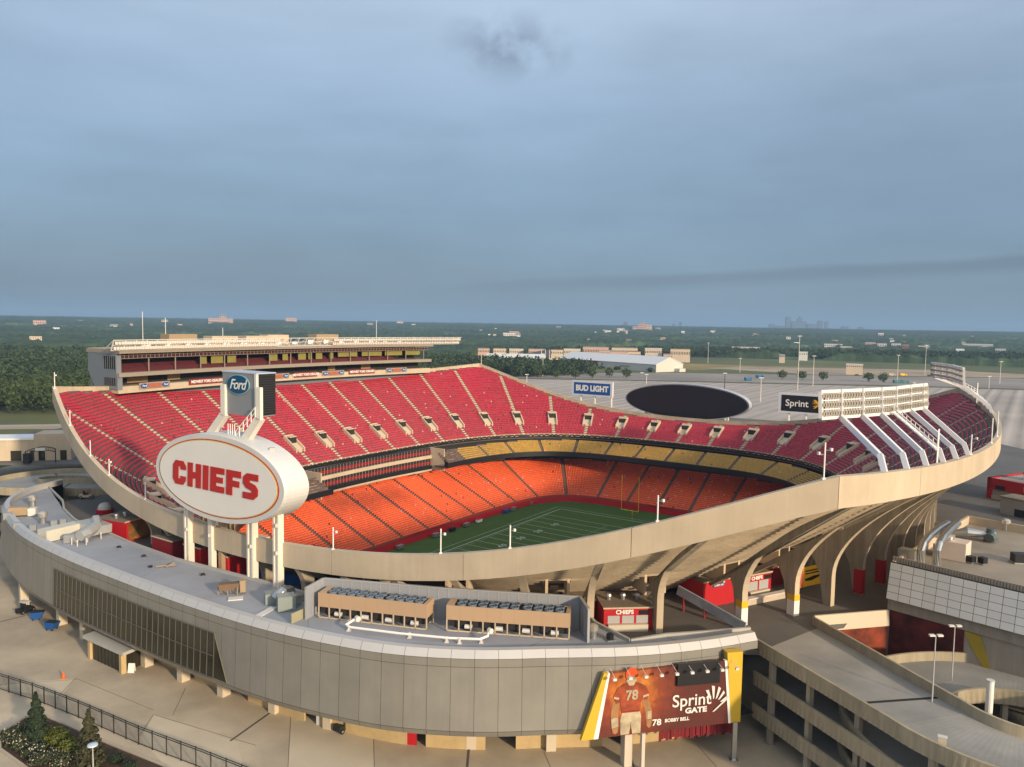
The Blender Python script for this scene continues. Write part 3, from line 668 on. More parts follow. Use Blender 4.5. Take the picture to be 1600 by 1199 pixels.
# floodlight rack leaning out along the roof edge
LAMP = mat('floodlight_lens', (0.62, 0.58, 0.52), 0.25, 0.1, 0.8, spec=0.8)
m = M(); F0, F1 = S0 - 2.5, S1 + 13
def rk(s, k):                                                          # k = 0 bottom .. 1 top
    return np.array(L(s, pf(min(max(s, -64), 60), -1.6 - 1.3 * k), 42.5 + 2.4 * k))
ss = np.linspace(F0, F1, 60)
for k in (0, .5, 1):
    for a, b_ in zip(ss[:-1], ss[1:]): m.bar(rk(a, k), rk(b_, k), .16)
for s in np.arange(F0, F1 + .1, 3.0): m.bar(rk(s, 0), rk(s, 1), .2); m.bar(rk(s, 1), np.array(L(s, pf(min(s, 60), 1.5), 42.7)), .14)
rack = m.build('floodlight_rack', OFFW, press)
m = M(); dk = M()
for s in np.arange(F0 + .6, F1 - .4, 0.75):
    if -13 < s < 8: continue
    for k in (.25, .75):
        c = rk(s, k) + np.array([*(V2 * .12), 0]); m.ob(c - UD * .3 - ZD * .42, UD * .6, VD * .25, ZD * .72); dk.ob(c - UD * .26 - ZD * .36 - VD * .3, UD * .52, VD * .29, ZD * .5)
m.build('lamp_faces', LAMP, rack); dk.build('lamp_housings', DARK, rack)
for px0, px1, pt, lab in [(265, 306, 525, 0), (357, 396, 527, 1), (423, 460, 527, 2), (463, 488, 527, 3), (535, 569, 523, 4)]:
    sa = -62 + (px0 - 150) / 536. * 113; sa = {0: -44, 1: -30, 2: -18, 3: -10, 4: 9}[lab]; wd = {0: 9, 1: 9, 2: 8, 3: 8, 4: 9}[lab]; hh = {0: 3.2, 1: 2.6, 2: 2.6, 3: 2.9, 4: 3.0}[lab]
    m = M(); slab(m, sa, sa + wd, 6.5, 10.5, 42.75, 42.75 + hh, 2); m.build('rooftop_plant_room', TANB if lab in (0, 4) else CREAM, press)
for s in np.arange(-52, 44, 6.3): m = M(); m.box(L(s, pf(s, 4.5))[:2], 1.6, 1.2, 42.76, 43.6 + 0.5 * (s % 3 > 1.5), .5); m.build('rooftop_vent', STEEL, press)
for s, h in ((-50, 9.0), (-43, 7.5), (-24, 5.0), (37, 8.0)):
    m = M(); b = L(s, pf(s, 9.5), 42.7); m.tube([b, (b[0], b[1], 42.7 + h)], 0.09, 6); m.box(b[:2], .6, .6, 42.6, 43.4); m.build('antenna_mast', OFFW, press)
# long advertising boards on the parapet behind the last rows, with their lettering
BAN = mat('pale_banner', (0.30, 0.24, 0.20), 0.6, 0.1); BANR = mat('red_banner', (0.20, 0.03, 0.025), 0.6, 0.15)
m = M(); slab(m, S0 - .2, S1 + .3, -0.3, 3.0, 32.3, 33.9, 30); m.build('parapet', CREAM, press)
def board(sa, sb, kind):
    m = M(); slab(m, sa, sb, -0.55, -0.38, 33.0, 34.5, 4)
    o = m.build('advertising_board', BANR if kind == 'D' else BAN, press)
    sm = (sa + sb) / 2; c = np.array(L(sm, pf(sm, -0.70), 33.75)); rv = np.array(L(sb, pf(sb), 0)) - np.array(L(sa, pf(sa), 0))
    if kind == 'D': text_mesh('MIDWEST FORD DEALERS', 1.0, o, 'lettering', WHITE, c, rv, ZD, off=.03, sx=0.9)
    else:
        q = M(); w_ = (sb - sa) / 2 - 2.6
        rvn = rv / np.linalg.norm(rv)
        q.ob(c - rvn * w_ - ZD * .5, rvn * 2 * w_, (0, 0, 1.0), np.cross(rvn, ZD) * .05); q.build('orange_panel', mat('orange_panel', (0.36, 0.11, 0.06), .6, .2), o)
        for e_ in (-1, 1):
            p = c + rvn * e_ * ((sb - sa) / 2 - 1.3); n_ = np.cross(rvn, ZD); q = M()
            q.prism([p + rvn * 1.1 * cos(x) + ZD * .55 * sin(x) for x in np.linspace(0, 2 * pi, 20, endpoint=False)], n_ * .06); oo = q.build('blue_oval', BLUE, o)
            text_mesh('Ford', .7, oo, 'lettering', WHITE, p + n_ * .1, rvn, ZD, off=.01, shear=.3)
for sa, sb, k in [(-58, -49, 'O'), (-43, -31.5, 'D'), (-29, -21, 'O'), (-16, -8, 'O'), (-6, 3, 'D'), (5, 14, 'O'), (16, 27, 'D'), (32, 41, 'O')]: board(sa, sb, k)
# ================================================================ SIGNS AT THE TWO ENDS
CHIEFRED = mat('sign_red', (0.42, 0.018, 0.014), 0.5, 0.06); SIGNW = mat('sign_face', (0.72, 0.70, 0.66), 0.5, 0.04, 0.15, stain=0.05)
SIDEW = mat('sign_drum', (0.60, 0.595, 0.58), 0.45, 0.08, 0.3, stain=0.1)
def block_word(word, height, org, rv, uv, nv, shear=0.12, gap=0.10, cwid=0.62):
    """heavy sporty capitals built from polygons; returns a mesh builder"""
    G = {'C': [[(.0, .2), (.2, 0), (.8, 0), (1, .2), (1, .36), (.58, .36), (.58, .24), (.42, .24), (.42, .76), (.58, .76), (.58, .64), (1, .64), (1, .8), (.8, 1), (.2, 1), (0, .8)]],
         'H': [[(0, 0), (.38, 0), (.38, .37), (.62, .37), (.62, 0), (1, 0), (1, 1), (.62, 1), (.62, .63), (.38, .63), (.38, 1), (0, 1)]],
         'I': [[(0, 0), (1, 0), (1, 1), (0, 1)]],
         'E': [[(0, 0), (1, 0), (1, .25), (.42, .25), (.42, .39), (.9, .39), (.9, .62), (.42, .62), (.42, .75), (1, .75), (1, 1), (0, 1)]],
         'F': [[(0, 0), (.42, 0), (.42, .36), (.9, .36), (.9, .6), (.42, .6), (.42, .74), (1, .74), (1, 1), (0, 1)]],
         'S': [[(0, 0), (.72, 0), (1, .18), (1, .42), (.82, .58), (.44, .66), (.44, .74), (1, .74), (1, 1), (.26, 1), (0, .84), (0, .58), (.2, .42), (.58, .34), (.58, .25), (0, .25)]]}
    W_ = {'I': .40}; x = 0; tot = sum(W_.get(c, 1) * cwid for c in word) + gap * (len(word) - 1); m = M(); x = -tot / 2
    for c in word:
        wd = W_.get(c, 1) * cwid
        for pg in G[c]:
            m.prism([np.asarray(org) + (np.asarray(rv) * ((x + px * wd) + (py - .5) * shear) + np.asarray(uv) * (py - .5)) * height for px, py in pg], np.asarray(nv) * .08)
        x += wd + gap
    return m
def ell(c, a, b_, n=72): return [np.asarray(c, float) + VD * a * cos(t) + ZD * b_ * sin(t) for t in np.linspace(0, 2 * pi, n, endpoint=False)]
so = empty('oval_sign', L(-92, -0.8, 11), 'huge white oval sign with red lettering on white columns at the near end', 'sign')
c0 = np.array(L(-94.2, -0.8, 27.1)); DEP = UD * 4.2
m = M(); m.sweep([ell(c0, 14.5, 6.05), ell(c0 - UD * .0, 14.9, 6.3), ell(c0 + UD * .5, 15.05, 6.4), ell(c0 + DEP, 15.05, 6.4), ell(c0 + DEP, 13.5, 5.6)]); m.build('drum', SIDEW, so)
m = M(); m.prism(ell(c0 - UD * .02, 13.95, 5.62), -UD * .04); m.build('border_line', CHIEFRED, so)
m = M(); m.prism(ell(c0 - UD * .08, 13.78, 5.5), -UD * .03); m.build('gold_line', mat('sign_gold', (.6, .35, .05), .5), so)
m = M(); m.prism(ell(c0 - UD * .13, 13.6, 5.37), -UD * .03); m.build('sign_face', SIGNW, so)
block_word('CHIEFS', 3.6, c0 - UD * .2 - VD * .1 - ZD * .1, VD, ZD, -UD, shear=0.05, gap=0.13, cwid=0.90).build('lettering', CHIEFRED, so)
m = M(); m.prism(ell(c0 + DEP + UD * .02, 13.8, 5.6), UD * .1); m.build('video_screen', BLACK, so)
for t, b_ in ((-10.3, 1.15), (-4.6, .8), (4.9, 1.3), (10.5, 1.15)):
    m = M(); p = L(-92.2, t); hh = 27 - 6.0 * math.sqrt(max(0, 1 - (t / 15.) ** 2))
    m.box(p[:2], .85, b_, 11, hh + .8, math.atan2(UD[1], UD[0])); 
    if b_ > 1.0:
        for e_ in (-1, 1): q = np.array(L(-92.68, t + e_ * (b_ / 2 - .15))); m.box(q[:2], .18, .3, 11, hh + .8, math.atan2(UD[1], UD[0]))
    o = m.build('column', mat('column_white', (0.72, 0.66, 0.56), .6, .06, .5, stain=.06), so)
    m = M()
    for z in (17.6, 21.5): m.box(L(-92.85, t + b_ * .35)[:2], .3, .35, z, z + .5)
    m.build('junction_boxes', OFFW, o)
m = M(); m.box(L(-91.4, -3.2)[:2], 1.0, 0.7, 11, 22, math.atan2(UD[1], UD[0])); m.box(L(-91.6, 3.4)[:2], .25, .3, 11, 21.5); m.build('service_riser', TANB, so)
m = M(); p = np.array(L(-92.0, 9.0, 31.9)); m.box(p[:2], .8, .5, 31.3, 32.3, .5); m.build('roof_vent', STEEL, so)
# box above the sign, on two raking arms
bx = empty('sponsor_box', L(-91, 2, 33), 'tall grey advertising box with blue oval raised on white arms above the oval sign', 'advertising box')
BG = mat('box_grey', (0.22, 0.235, 0.255), 0.5, 0.08); BTOP = mat('box_top', (0.42, 0.47, 0.55), .5, .08)
o0 = np.array(L(-92, -1.9, 36.3)); 
m = M(); m.ob(o0, VD * 7.7, UD * 3.2, ZD * 6.1); m.build('cabinet', BG, bx)
m = M(); m.ob(o0 + ZD * 6.1 - VD * .1 - UD * .1, VD * 7.9, UD * 3.4, ZD * .15); m.build('cap', BTOP, bx)
m = M(); m.ob(o0 + VD * 7.7 + ZD * .15 + UD * .35, VD * .08, UD * 2.85, ZD * 5.9); o = m.build('louvre_screen', BLACK, bx)
m = M()
for z in np.arange(.5, 5.9, .35): m.ob(o0 + VD * 7.78 + ZD * z + UD * .35, VD * .05, UD * 2.85, ZD * .1)
m.build('louvres', mat('louvre', (.03, .03, .033), .5), o)
m = M(); m.ob(o0 + VD * 7.3 - UD * .12, VD * .42, UD * .4, ZD * 6.1); m.build('corner_trim', OFFW, bx)
ARMW = mat('arm_white', (.70, .66, .58), .5, .06)
for t0, nm in ((-1.9, 0), (6.0, 1)):
    m = M(); b0 = np.array(L(-92.4, t0, 0))
    m.ob(b0 + ZD * 36.0, VD * 1.0, UD * .5, ZD * 4.6)
    x = -4.6 if nm == 0 else -4.2
    m.hexa([b0 + VD * (x - .6) + ZD * 31.6, b0 + VD * (x + 1.3) + ZD * 31.6, b0 + VD * (x + 1.3) + UD * .9 + ZD * 31.6, b0 + VD * (x - .6) + UD * .9 + ZD * 31.6], [b0 + VD * -.2 + ZD * 36.4, b0 + VD * 1.0 + ZD * 36.0, b0 + VD * 1.0 + UD * .9 + ZD * 36.0, b0 + VD * -.2 + UD * .9 + ZD * 36.4])
    m.build('arm', ARMW, bx)
m = M(); f0 = np.array(L(-92.6, 1.8, 32.6)); f1 = np.array(L(-92.6, 6.2, 36.4))
for k in range(6):
    p = f0 + (f1 - f0) * k / 5; m.bar(p, p + ZD * 1.4, .12)
    if k < 5:
        for h in (.7, 1.4): m.bar(p + ZD * h, f0 + (f1 - f0) * (k + 1) / 5 + ZD * h, .09)
for k in range(4): m.bar(f0 + VD * (-.2 - .5 * k) - ZD * .5, f0 + VD * (-.2 - .5 * k) + ZD * 2.4, .1)
m.build('ladder_rail', WHITE, bx)
FB = mat('oval_blue', (0.006, 0.07, 0.16), 0.35, 0.15)
oc = o0 + VD * 3.75 + ZD * 4.45 - UD * .06
el = lambda c, a, b_: [c + VD * a * cos(t) + ZD * b_ * sin(t) for t in np.linspace(0, 2 * pi, 40, endpoint=False)]
m = M(); m.prism(el(oc, 2.55, 1.45), -UD * .1); m.build('oval_rim', mat('pale_teal', (.25, .42, .48), .4), bx)
m = M(); m.prism(el(oc - UD * .1, 2.4, 1.32), -UD * .06); o = m.build('blue_oval', FB, bx)
text_mesh('Ford', 2.05, o, 'lettering', WHITE, oc - UD * .22 - ZD * .05, VD, ZD, off=.02, shear=.35, spacing=.9)
# far oval video board and the two billboards beside it
fo = empty('oval_video_board', L(97, -4.5, 0), 'large black oval video board standing behind the far end seats', 'video board')
c1 = np.array(L(97, -4.6, 23.9)); el2 = lambda c, a, b_: [np.asarray(c) + VD * a * cos(t) + ZD * b_ * sin(t) for t in np.linspace(0, 2 * pi, 80, endpoint=False)]
m = M(); m.sweep([el2(c1, 22.3, 5.85), el2(c1 - UD * .2, 22.8, 6.15), el2(c1 + UD * 3.5, 22.8, 6.15), el2(c1 + UD * 3.5, 20, 5)]); m.build('casing', mat('pale_casing', (.40, .41, .43), .4, .08), fo)
m = M(); m.prism(el2(c1 - UD * .25, 22.25, 5.8), -UD * .1); m.build('screen', mat('unlit_screen', (.010, .010, .015), .35, .1), fo)
for t in (-15, -6, 6, 14.5):
    m = M(); m.box(L(99, -4.6 + t)[:2], 1.2, 1.2, 0, 20, math.atan2(UD[1], UD[0])); m.bar(L(99, -4.6 + t, 17.5), L(98, -4.6 + t * .93, 20.5), .7); m.build('leg', OFFW, fo)
def billboard(name, label, t0, t1, z0, z1, words, face, txtc, size, sx=1.0, mark=None):
    e = empty(name, L(97, (t0 + t1) / 2, 0), label, 'billboard'); b0 = np.array(L(97, t0, z0))
    m = M(); m.ob(b0, VD * (t1 - t0), UD * .9, ZD * (z1 - z0)); m.build('frame', mat('billboard_frame', (.62, .63, .66), .5, .05), e)
    m = M(); i = .9; m.ob(b0 + VD * i + ZD * i * .75 - UD * .05, VD * (t1 - t0 - 2 * i), UD * .04, ZD * (z1 - z0 - 1.5 * i)); o = m.build('face', face, e)
    c = b0 + VD * (t1 - t0) / 2 + ZD * (z1 - z0) / 2 - UD * .12
    text_mesh(words, size, o, 'lettering', txtc, c - VD * (1.9 if mark else 0), VD, ZD, off=.05 * size * (0.3 if mark else 1), sx=sx)
    if mark:
        q = M(); p = c + VD * 3.6 + ZD * .15
        for k, a in enumerate((-55, -38, -21, -4, 13, 30)):
            r_ = np.array([*(VD * cos(R(a + 8)))]) + ZD * sin(R(a + 8)) * 1.0; base = p + ZD * (-1.2 + .42 * k) * .6 - VD * (1.0 - .25 * k) * 1.2
            base = p + VD * (-1.4 + .1 * k) + ZD * (1.5 - .52 * k) ; tip = p + VD * 2.4 + ZD * (.1 - .03 * k)
            base = p + VD * (-1.0 + .22 * abs(k - 2.5)) + ZD * (1.35 - .54 * k) ; 
            q.prism([base, base + VD * .75 + ZD * .05, p + VD * 1.9 + ZD * .1, p + VD * 1.5 + ZD * 0], -UD * .03)
        q.build('sweep_mark', YEL, o)
    for t in (t0 + (t1 - t0) * .2, t0 + (t1 - t0) * .55, t1 - .8):
        m = M(); m.box(L(97.9, t)[:2], .7, .7, 0, z0 + .4); m.bar(L(97.9, t, 17), L(97.4, t, z0), .5); m.build('leg', OFFW, e)
billboard('billboard', 'blue faced billboard with white border behind the far left seats', -50, -32.8, 23.4, 29.1, 'BUD LIGHT', mat('billboard_blue', (.008, .08, .30), .5, .05), WHITE, 2.9, .93)
billboard('billboard', 'black faced billboard with yellow sweep mark beside the floodlight rig', 27.6, 43, 22.6, 29.2, 'Sprint', BLACK, WHITE, 3.0, 1.0, mark=True)
# ================================================================ FLOODLIGHT RIGS on the right side
def rig(label, feet_, tips):
    e = empty('floodlight_rig', L(*feet_[len(feet_) // 2], 33), label, 'floodlight rig', 'white floodlight rigs on the right rim')
    RW = mat('rig_white', (.66, .66, .68), .5, .06, .5)
    tops = []
    for (s, t), (s2, t2) in zip(feet_, tips):
        lean = s2 - s
        zr = rim_side(s / SP)[2]; b0 = np.array(L(s, t, zr - .6)); k0 = np.array(L(s + lean * .12, t - .9, zr + 1.5)); k1 = np.array(L(s2, t2, 38.7)); k2 = np.array(L(s2, t2 - .2, 42.1))
        tops.append((k1, k2, s, t))
        m = M(); m.bar(b0, k0 + ZD * .15, .6, .65, upv=tuple(UD)); m.bar(k0, k1, .6, .65, upv=tuple(UD)); m.bar(k1 - ZD * .2, k2 + ZD * .2, .55, .6, upv=tuple(UD)); m.build('strut', RW, e)
    # panel frame extends one half bay beyond each end strut
    ks = [(a, b_) for a, b_, _, _ in tops]; ka = (ks[0][0] * 2 - ks[1][0] * 1.0, ks[0][1] * 2 - ks[1][1]); ka = tuple(ks[0][i] + (ks[0][i] - ks[1][i]) * .9 for i in (0, 1)); kz = tuple(ks[-1][i] + (ks[-1][i] - ks[-2][i]) * .35 for i in (0, 1))
    line = [ka] + ks + [kz]; m = M(); lm = M(); hs = M()
    for (a0, a1), (b0, b1) in zip(line[:-1], line[1:]):
        for k, wd in ((0, .38), (1, .38), (.33, .14), (.66, .14)): m.bar(a0 + (a1 - a0) * k, b0 + (b1 - b0) * k, wd)
        n = 8; d = (b0 - a0) / np.linalg.norm(b0 - a0); nn = np.cross(d, ZD)
        if np.dot(nn, VD) < 0: nn = -nn
        for j in range(n + 1):
            q0 = a0 + (b0 - a0) * j / n; q1 = a1 + (b1 - a1) * j / n; m.bar(q0, q1, .42 if j in (0, n) else .1)
            if j == n: break
            for k in (.17, .5, .83):
                c = (q0 + (q1 - q0) * k) + (b0 - a0) / n * .5
                hs.ob(c - d * .15 + nn * .05 - ZD * .2, d * .3, nn * .30, ZD * .4); lm.ob(c - d * .2 - nn * .3 - ZD * .26, d * .4, nn * .3, ZD * .5)
    o = m.build('lamp_frame', WHITE, e); hs.build('lamp_housings', mat('lamp_housing', (.30, .27, .22), .6, .2), o); lm.build('lamp_faces', mat('rig_lens', (.42, .36, .27), .4, .3, 1.5), o)
    c = len(tops) // 2; (k1, k2, s, t), (s2, t2) = tops[c], tips[c]; zr = rim_side(s / SP)[2]
    m = M(); p0 = np.array(L(s - 2.0, t - .8, zr + 1.8)); p1 = np.array(L(s2 - 1.6, t2, 38.8))
    for k in range(11):
        p = p0 + (p1 - p0) * k / 10; m.bar(p, p + ZD * 1.1, .07)
        if k < 10:
            for h in (.55, 1.1): m.bar(p + ZD * h, p0 + (p1 - p0) * (k + 1) / 10 + ZD * h, .06)
    m.bar(p0 - ZD * 2.2, p0 + ZD * 2.6, .12); m.bar(p0 - ZD * 2.2 + UD * .7, p0 + ZD * 2.6 + UD * .7, .12); m.bar(p0, p1, .6, .12)
    m.build('catwalk_rail', WHITE, e)
ft_ = lambda s: rim_side(s / SP)[1] - .45
rig('white floodlight rig on six raking struts on the right rim nearest the camera', [(s, ft_(s)) for s in (-67.4, -61.3, -55.0, -48.3, -42.2, -35.2)], [(-55.6, 76.1), (-51.7, 78.0), (-47.8, 79.7), (-44.3, 81.0), (-38.9, 82.1), (-34.2, 83.2)])
rig('white floodlight rig at the far end of the right rim seen edge on', [(s, ft_(s)) for s in (35.2, 42.2, 48.3, 55.0, 61.3, 67.4)], [(34.2, 83.2), (38.9, 82.1), (44.3, 81.0), (47.8, 79.7), (51.7, 78.0), (55.6, 76.1)])
# slim camera and lamp poles standing on the rim
RPOLE = [('N', -.985, 3.6, 1), ('N', -.78, 3.2, 0), ('N', -.61, 3.0, 0), ('N', -.49, 3.0, 1), ('N', -.31, 3.0, 0), ('N', .25, 3.1, 1), ('N', .46, 3.2, 1), ('N', .575, 2.9, 1), ('N', .785, 3.0, 1), ('N', .985, 3.9, 2), ('R', -.45, 3.0, 1), ('R', -.2, 4.2, 0), ('R', -.06, 4.6, 0), ('F', -.99, 3.6, 0)]
where = ['on the top left corner of the rim', 'on the left rim above the cream ramp building', 'on the left rim above the red topped utility cart', 'on the left rim beside the stepped crimson seats', 'on the left rim just left of the oval sign', 'on the near rim just right of the oval sign', 'on the near rim in front of the red field wall', 'on the near rim in front of the turf', 'on the near rim in front of the far goalpost', 'on the right kink of the rim with several lamps', 'on the right rim past the floodlight struts', 'on the far right bend of the rim the shorter one', 'on the far right bend of the rim the taller one', 'on the far left peak of the rim']
for (cv, k, h, lamps), wh in zip(RPOLE, where):
    s, t, z = rim_end(k) if cv in 'NF' else rim_side(k)
    if cv == 'N': s = -s
    q = np.array([s, t]); q = q * (1 - .4 / np.linalg.norm(q)); b = np.array(L(q[0], q[1], z - .1))
    e = empty('rim_pole', b, 'slim white pole ' + wh, 'pole', 'slim white poles along the stadium rim')
    m = M(); m.tube([b, b + ZD * h], .085, 8); m.box(b[:2], .35, .35, z - .1, z + .12); m.build('pole_shaft', WHITE, e)
    for j in range(lamps):
        m = M(); d = VD if j == 0 else -VD; m.bar(b + ZD * (h * .8 - j * .5), b + ZD * (h * .8 - j * .5) + d * .5, .07); m.box((b + d * .6)[:2], .28, .25, z + h * .8 - j * .5 - .15, z + h * .8 - j * .5 + .15, .5); m.build('lamp_head', OFFW, e)
# ================================================================ CONCOURSE DECK (z = 11) round the bowl
ZC = 11.0
def P2(px, py, z): return at(px, py, z)[:2]
def resample(pts, step):
    pts = np.asarray(pts, float); d = np.concatenate([[0], np.cumsum(np.linalg.norm(np.diff(pts, axis=0), axis=1))]); n = max(2, int(round(d[-1] / step)) + 1)
    f = np.linspace(0, d[-1], n); return np.stack([np.interp(f, d, pts[:, i]) for i in range(pts.shape[1])], 1)
def smooth(pts, n=16):                                              # Catmull-Rom through the points
    p = np.asarray(pts, float); p = np.concatenate([[2 * p[0] - p[1]], p, [2 * p[-1] - p[-2]]]); o = []
    for i in range(1, len(p) - 2):
        for k in range(n):
            t = k / n; a, b_, c, d = p[i - 1], p[i], p[i + 1], p[i + 2]
            o.append(.5 * ((2 * b_) + (c - a) * t + (2 * a - 5 * b_ + 4 * c - d) * t * t + (3 * b_ - a - 3 * c + d) * t ** 3))
    o.append(p[-2]); return np.array(o)
# outer line of the curved building, right end to left end, in stadium coordinates (roof edge)
OUT_L = [(-71.5, 70.7), (-77.5, 66.6), (-84, 60.8), (-89.9, 53.6), (-95.3, 46.7), (-99.6, 38.5), (-102.0, 29.7), (-103.4, 20.6), (-104, 7.8), (-103.9, -7.1), (-103.1, -26.5), (-100.9, -44.4), (-96.2, -61.5), (-91.5, -71.5), (-84.5, -78.5), (-76.5, -82.0)]
OUT = np.array([L(*p)[:2] for p in smooth(OUT_L)]); OUT = resample(OUT, 1.3)
def offs(line, d):                                                  # d > 0 : outwards (away from the stadium)
    T = np.gradient(line, axis=0); T /= np.linalg.norm(T, axis=1)[:, None]; n = np.stack([T[:, 1], -T[:, 0]], 1)
    c = np.array([CX, CY]); 
    if np.mean(((line - c) * n).sum(1)) < 0: n = -n
    return line + n * d
INN_PX = [(1172, 984), (1100, 990), (1040, 994), (985, 1003), (930, 975), (905, 946), (800, 938), (700, 929), (600, 919), (505, 912), (480, 930), (440, 917), (418, 912), (340, 892), (275, 875), (200, 848), (160, 830), (125, 818), (115, 812), (100, 797), (98, 784), (86, 772), (76, 762)]
INN = np.array([P2(x, y, 12.9) for x, y in INN_PX])
# deck polygon
g = lambda s, t: L(s, t)[:2]
edge = list(INN[1:-1] + 0.0)
deck_outer = [(28.6, 92.0), (31.0, 92.0)] + [(40.9, 99.6), (51.5, 103.3), (78, 131), (135, 150), (175, 190), (170, 300), (70, 350), (-80, 340), (-150, 290), (-175, 235), (-160, 205), g(-48, -100), g(-48.5, -81.7), g(-56.9, -74.2), g(-70.5, -72.0)] + [tuple(p) for p in edge[::-1]]
nI = 200; ai = np.linspace(0, 1, nI, endpoint=False); Pq, Nq, _, _ = lip.get(ai); inner = LA(np.concatenate([Pq + Nq * .3, np.zeros((nI, 1))], 1))[:, :2]
def poly_with_hole(name, outer, inner, z, m_, th=0.6):
    bm = bmesh.new()
    vo = [bm.verts.new((x, y, z)) for x, y in outer]; vi = [bm.verts.new((x, y, z)) for x, y in inner]
    es = [bm.edges.new((vo[i], vo[(i + 1) % len(vo)])) for i in range(len(vo))] + [bm.edges.new((vi[i], vi[(i + 1) % len(vi)])) for i in range(len(vi))]
    r_ = bmesh.ops.triangle_fill(bm, edges=es, use_beauty=True)
    fs = [f for f in bm.faces]
    for f in fs:
        if f.normal.z < 0: f.normal_flip()
    if th:
        ex = bmesh.ops.extrude_face_region(bm, geom=fs); bmesh.ops.translate(bm, verts=[v for v in ex['geom'] if isinstance(v, bmesh.types.BMVert)], vec=(0, 0, -th))
        bmesh.ops.recalc_face_normals(bm, faces=bm.faces)
    me = bpy.data.meshes.new(name); bm.to_mesh(me); bm.free(); me.materials.append(m_); return link(name, me)
tag(poly_with_hole('concourse_deck', deck_outer, inner, ZC, DECKF), kind='structure')
# ================================================================ CURVED GREY BUILDING in front
CLAD = mat('grey_metal_panel', (0.26, 0.25, 0.222), 0.42, 0.05, 0.25, metal=0.3, spec=0.5, tint=0.09, stain=0.10, sscale=0.2, streak=0.04)
CAPM = mat('pale_metal_coping', (0.47, 0.46, 0.445), 0.4, 0.06, 0.3, metal=0.2)
YSTONE = mat('yellow_stone', (0.46, 0.34, 0.17), 0.85, 0.12, 1.5, stain=0.1, sscale=0.5)
gb = empty('curved_concourse_building', (float(OUT[40, 0]), float(OUT[40, 1]), 0), 'long curved grey metal clad building on columns wrapping the near side of the stadium', 'building')
prof = [(0.05, 13.95), (0.62, 13.15), (0.62, 12.2), (0.95, 5.0), (0.55, 4.25)]      # offset outwards, height
lines = [offs(OUT, o) for o, z in prof]
nO = len(OUT)
V = []; F = []; ti = []; cap_ = []
for i in range(0, nO - 2, 2):
    for b_ in range(len(prof) - 1):
        if i < 2 and b_ > 1: continue
        rnd_t = rng.random() * .9 + .05
        for k in range(2):
            a0, a1 = i + k, i + k + 1; q = []
            for (a, r_) in ((a0, b_), (a1, b_), (a1, b_ + 1), (a0, b_ + 1)):
                p = lines[r_][a].copy()
                if k == 0 and a == a0: p += (lines[r_][a + 1] - p) * .014
                if k == 1 and a == a1: p -= (p - lines[r_][a - 1]) * .014
                z = prof[r_][1]; z += (-.02 if r_ == b_ and b_ > 0 else (.02 if r_ == b_ + 1 and r_ < len(prof) - 1 else 0)); q.append((p[0], p[1], z))
            o = len(V); V += q; F.append((o, o + 1, o + 2, o + 3)); ti.append(rnd_t); cap_.append(1 if b_ == 0 else 0)
fac = npmesh('facade_panels', V, F, CLAD, gb, ti)
fac.data.materials.append(CAPM)
mi = np.array(cap_, np.int32); fac.data.polygons.foreach_set('material_index', mi)
back = [offs(OUT, o - .07) for o, z in prof]
m = M()
for r_ in range(len(prof) - 1): q0 = 0 if r_ < 2 else 2; m.strip([(*p, prof[r_][1] - .03) for p in back[r_][q0:]], [(*p, prof[r_ + 1][1] - .01) for p in back[r_ + 1][q0:]])
m.strip([(*p, 4.26) for p in offs(OUT, .5)], [(*p, 4.26) for p in offs(OUT, -9.0)])
m.build('facade_backing', DARK, gb)
m = M(); a0_ = offs(OUT, .05); a1_ = offs(OUT, -.75)
m.strip([(*p, 13.95) for p in a0_], [(*p, 13.95) for p in a1_]); m.strip([(*p, 13.95) for p in a1_], [(*p, 12.75) for p in a1_]); m.build('parapet', CAPM, gb)
# right end face
m = M(); m.poly([(*lines[r_][0], prof[r_][1]) for r_ in range(3)] + [(*offs(OUT, -.75)[0], 12.2), (*offs(OUT, -.75)[0], 13.95)]); m.poly([(*lines[r_][2], prof[r_][1]) for r_ in (2, 3, 4)] + [(*offs(OUT, -3.0)[2], 4.25), (*offs(OUT, -3.0)[2], 12.2)]); m.build('end_panel', CLAD, gb)
# roof
rl = offs(OUT, -.70)
m = M(); m.poly([(*p, 12.85) for p in rl] + [(*p, 12.85) for p in INN[::-1]]); m.build('roof_membrane', ROOFM, gb)
m = M(); inn = resample(INN, 1.0)
m.strip([(*p, 13.1) for p in INN], [(*p, 10.9) for p in INN]); m.build('inner_wall', mat('inner_wall_grey', (.25, .24, .23), .8, .1), gb)
m = M()
for a, b_ in zip(INN[:-1], INN[1:]): m.bar((*a, 13.0), (*b_, 13.0), .35, .45)
m.build('inner_coping', mat('inner_coping', (.38, .37, .34), .7, .1), gb)
# roof seams
m = M()
for i in range(6, nO - 6, 9):
    p, q = rl[i], INN[np.argmin(((INN - rl[i]) ** 2).sum(1))]
    if np.linalg.norm(q - p) < 18: m.bar((*(p + (q - p) * .05), 12.865), (*(p + (q - p) * .95), 12.865), .12, .03)
m.build('roof_seams', mat('seam_grey', (.22, .23, .25), .7), gb)
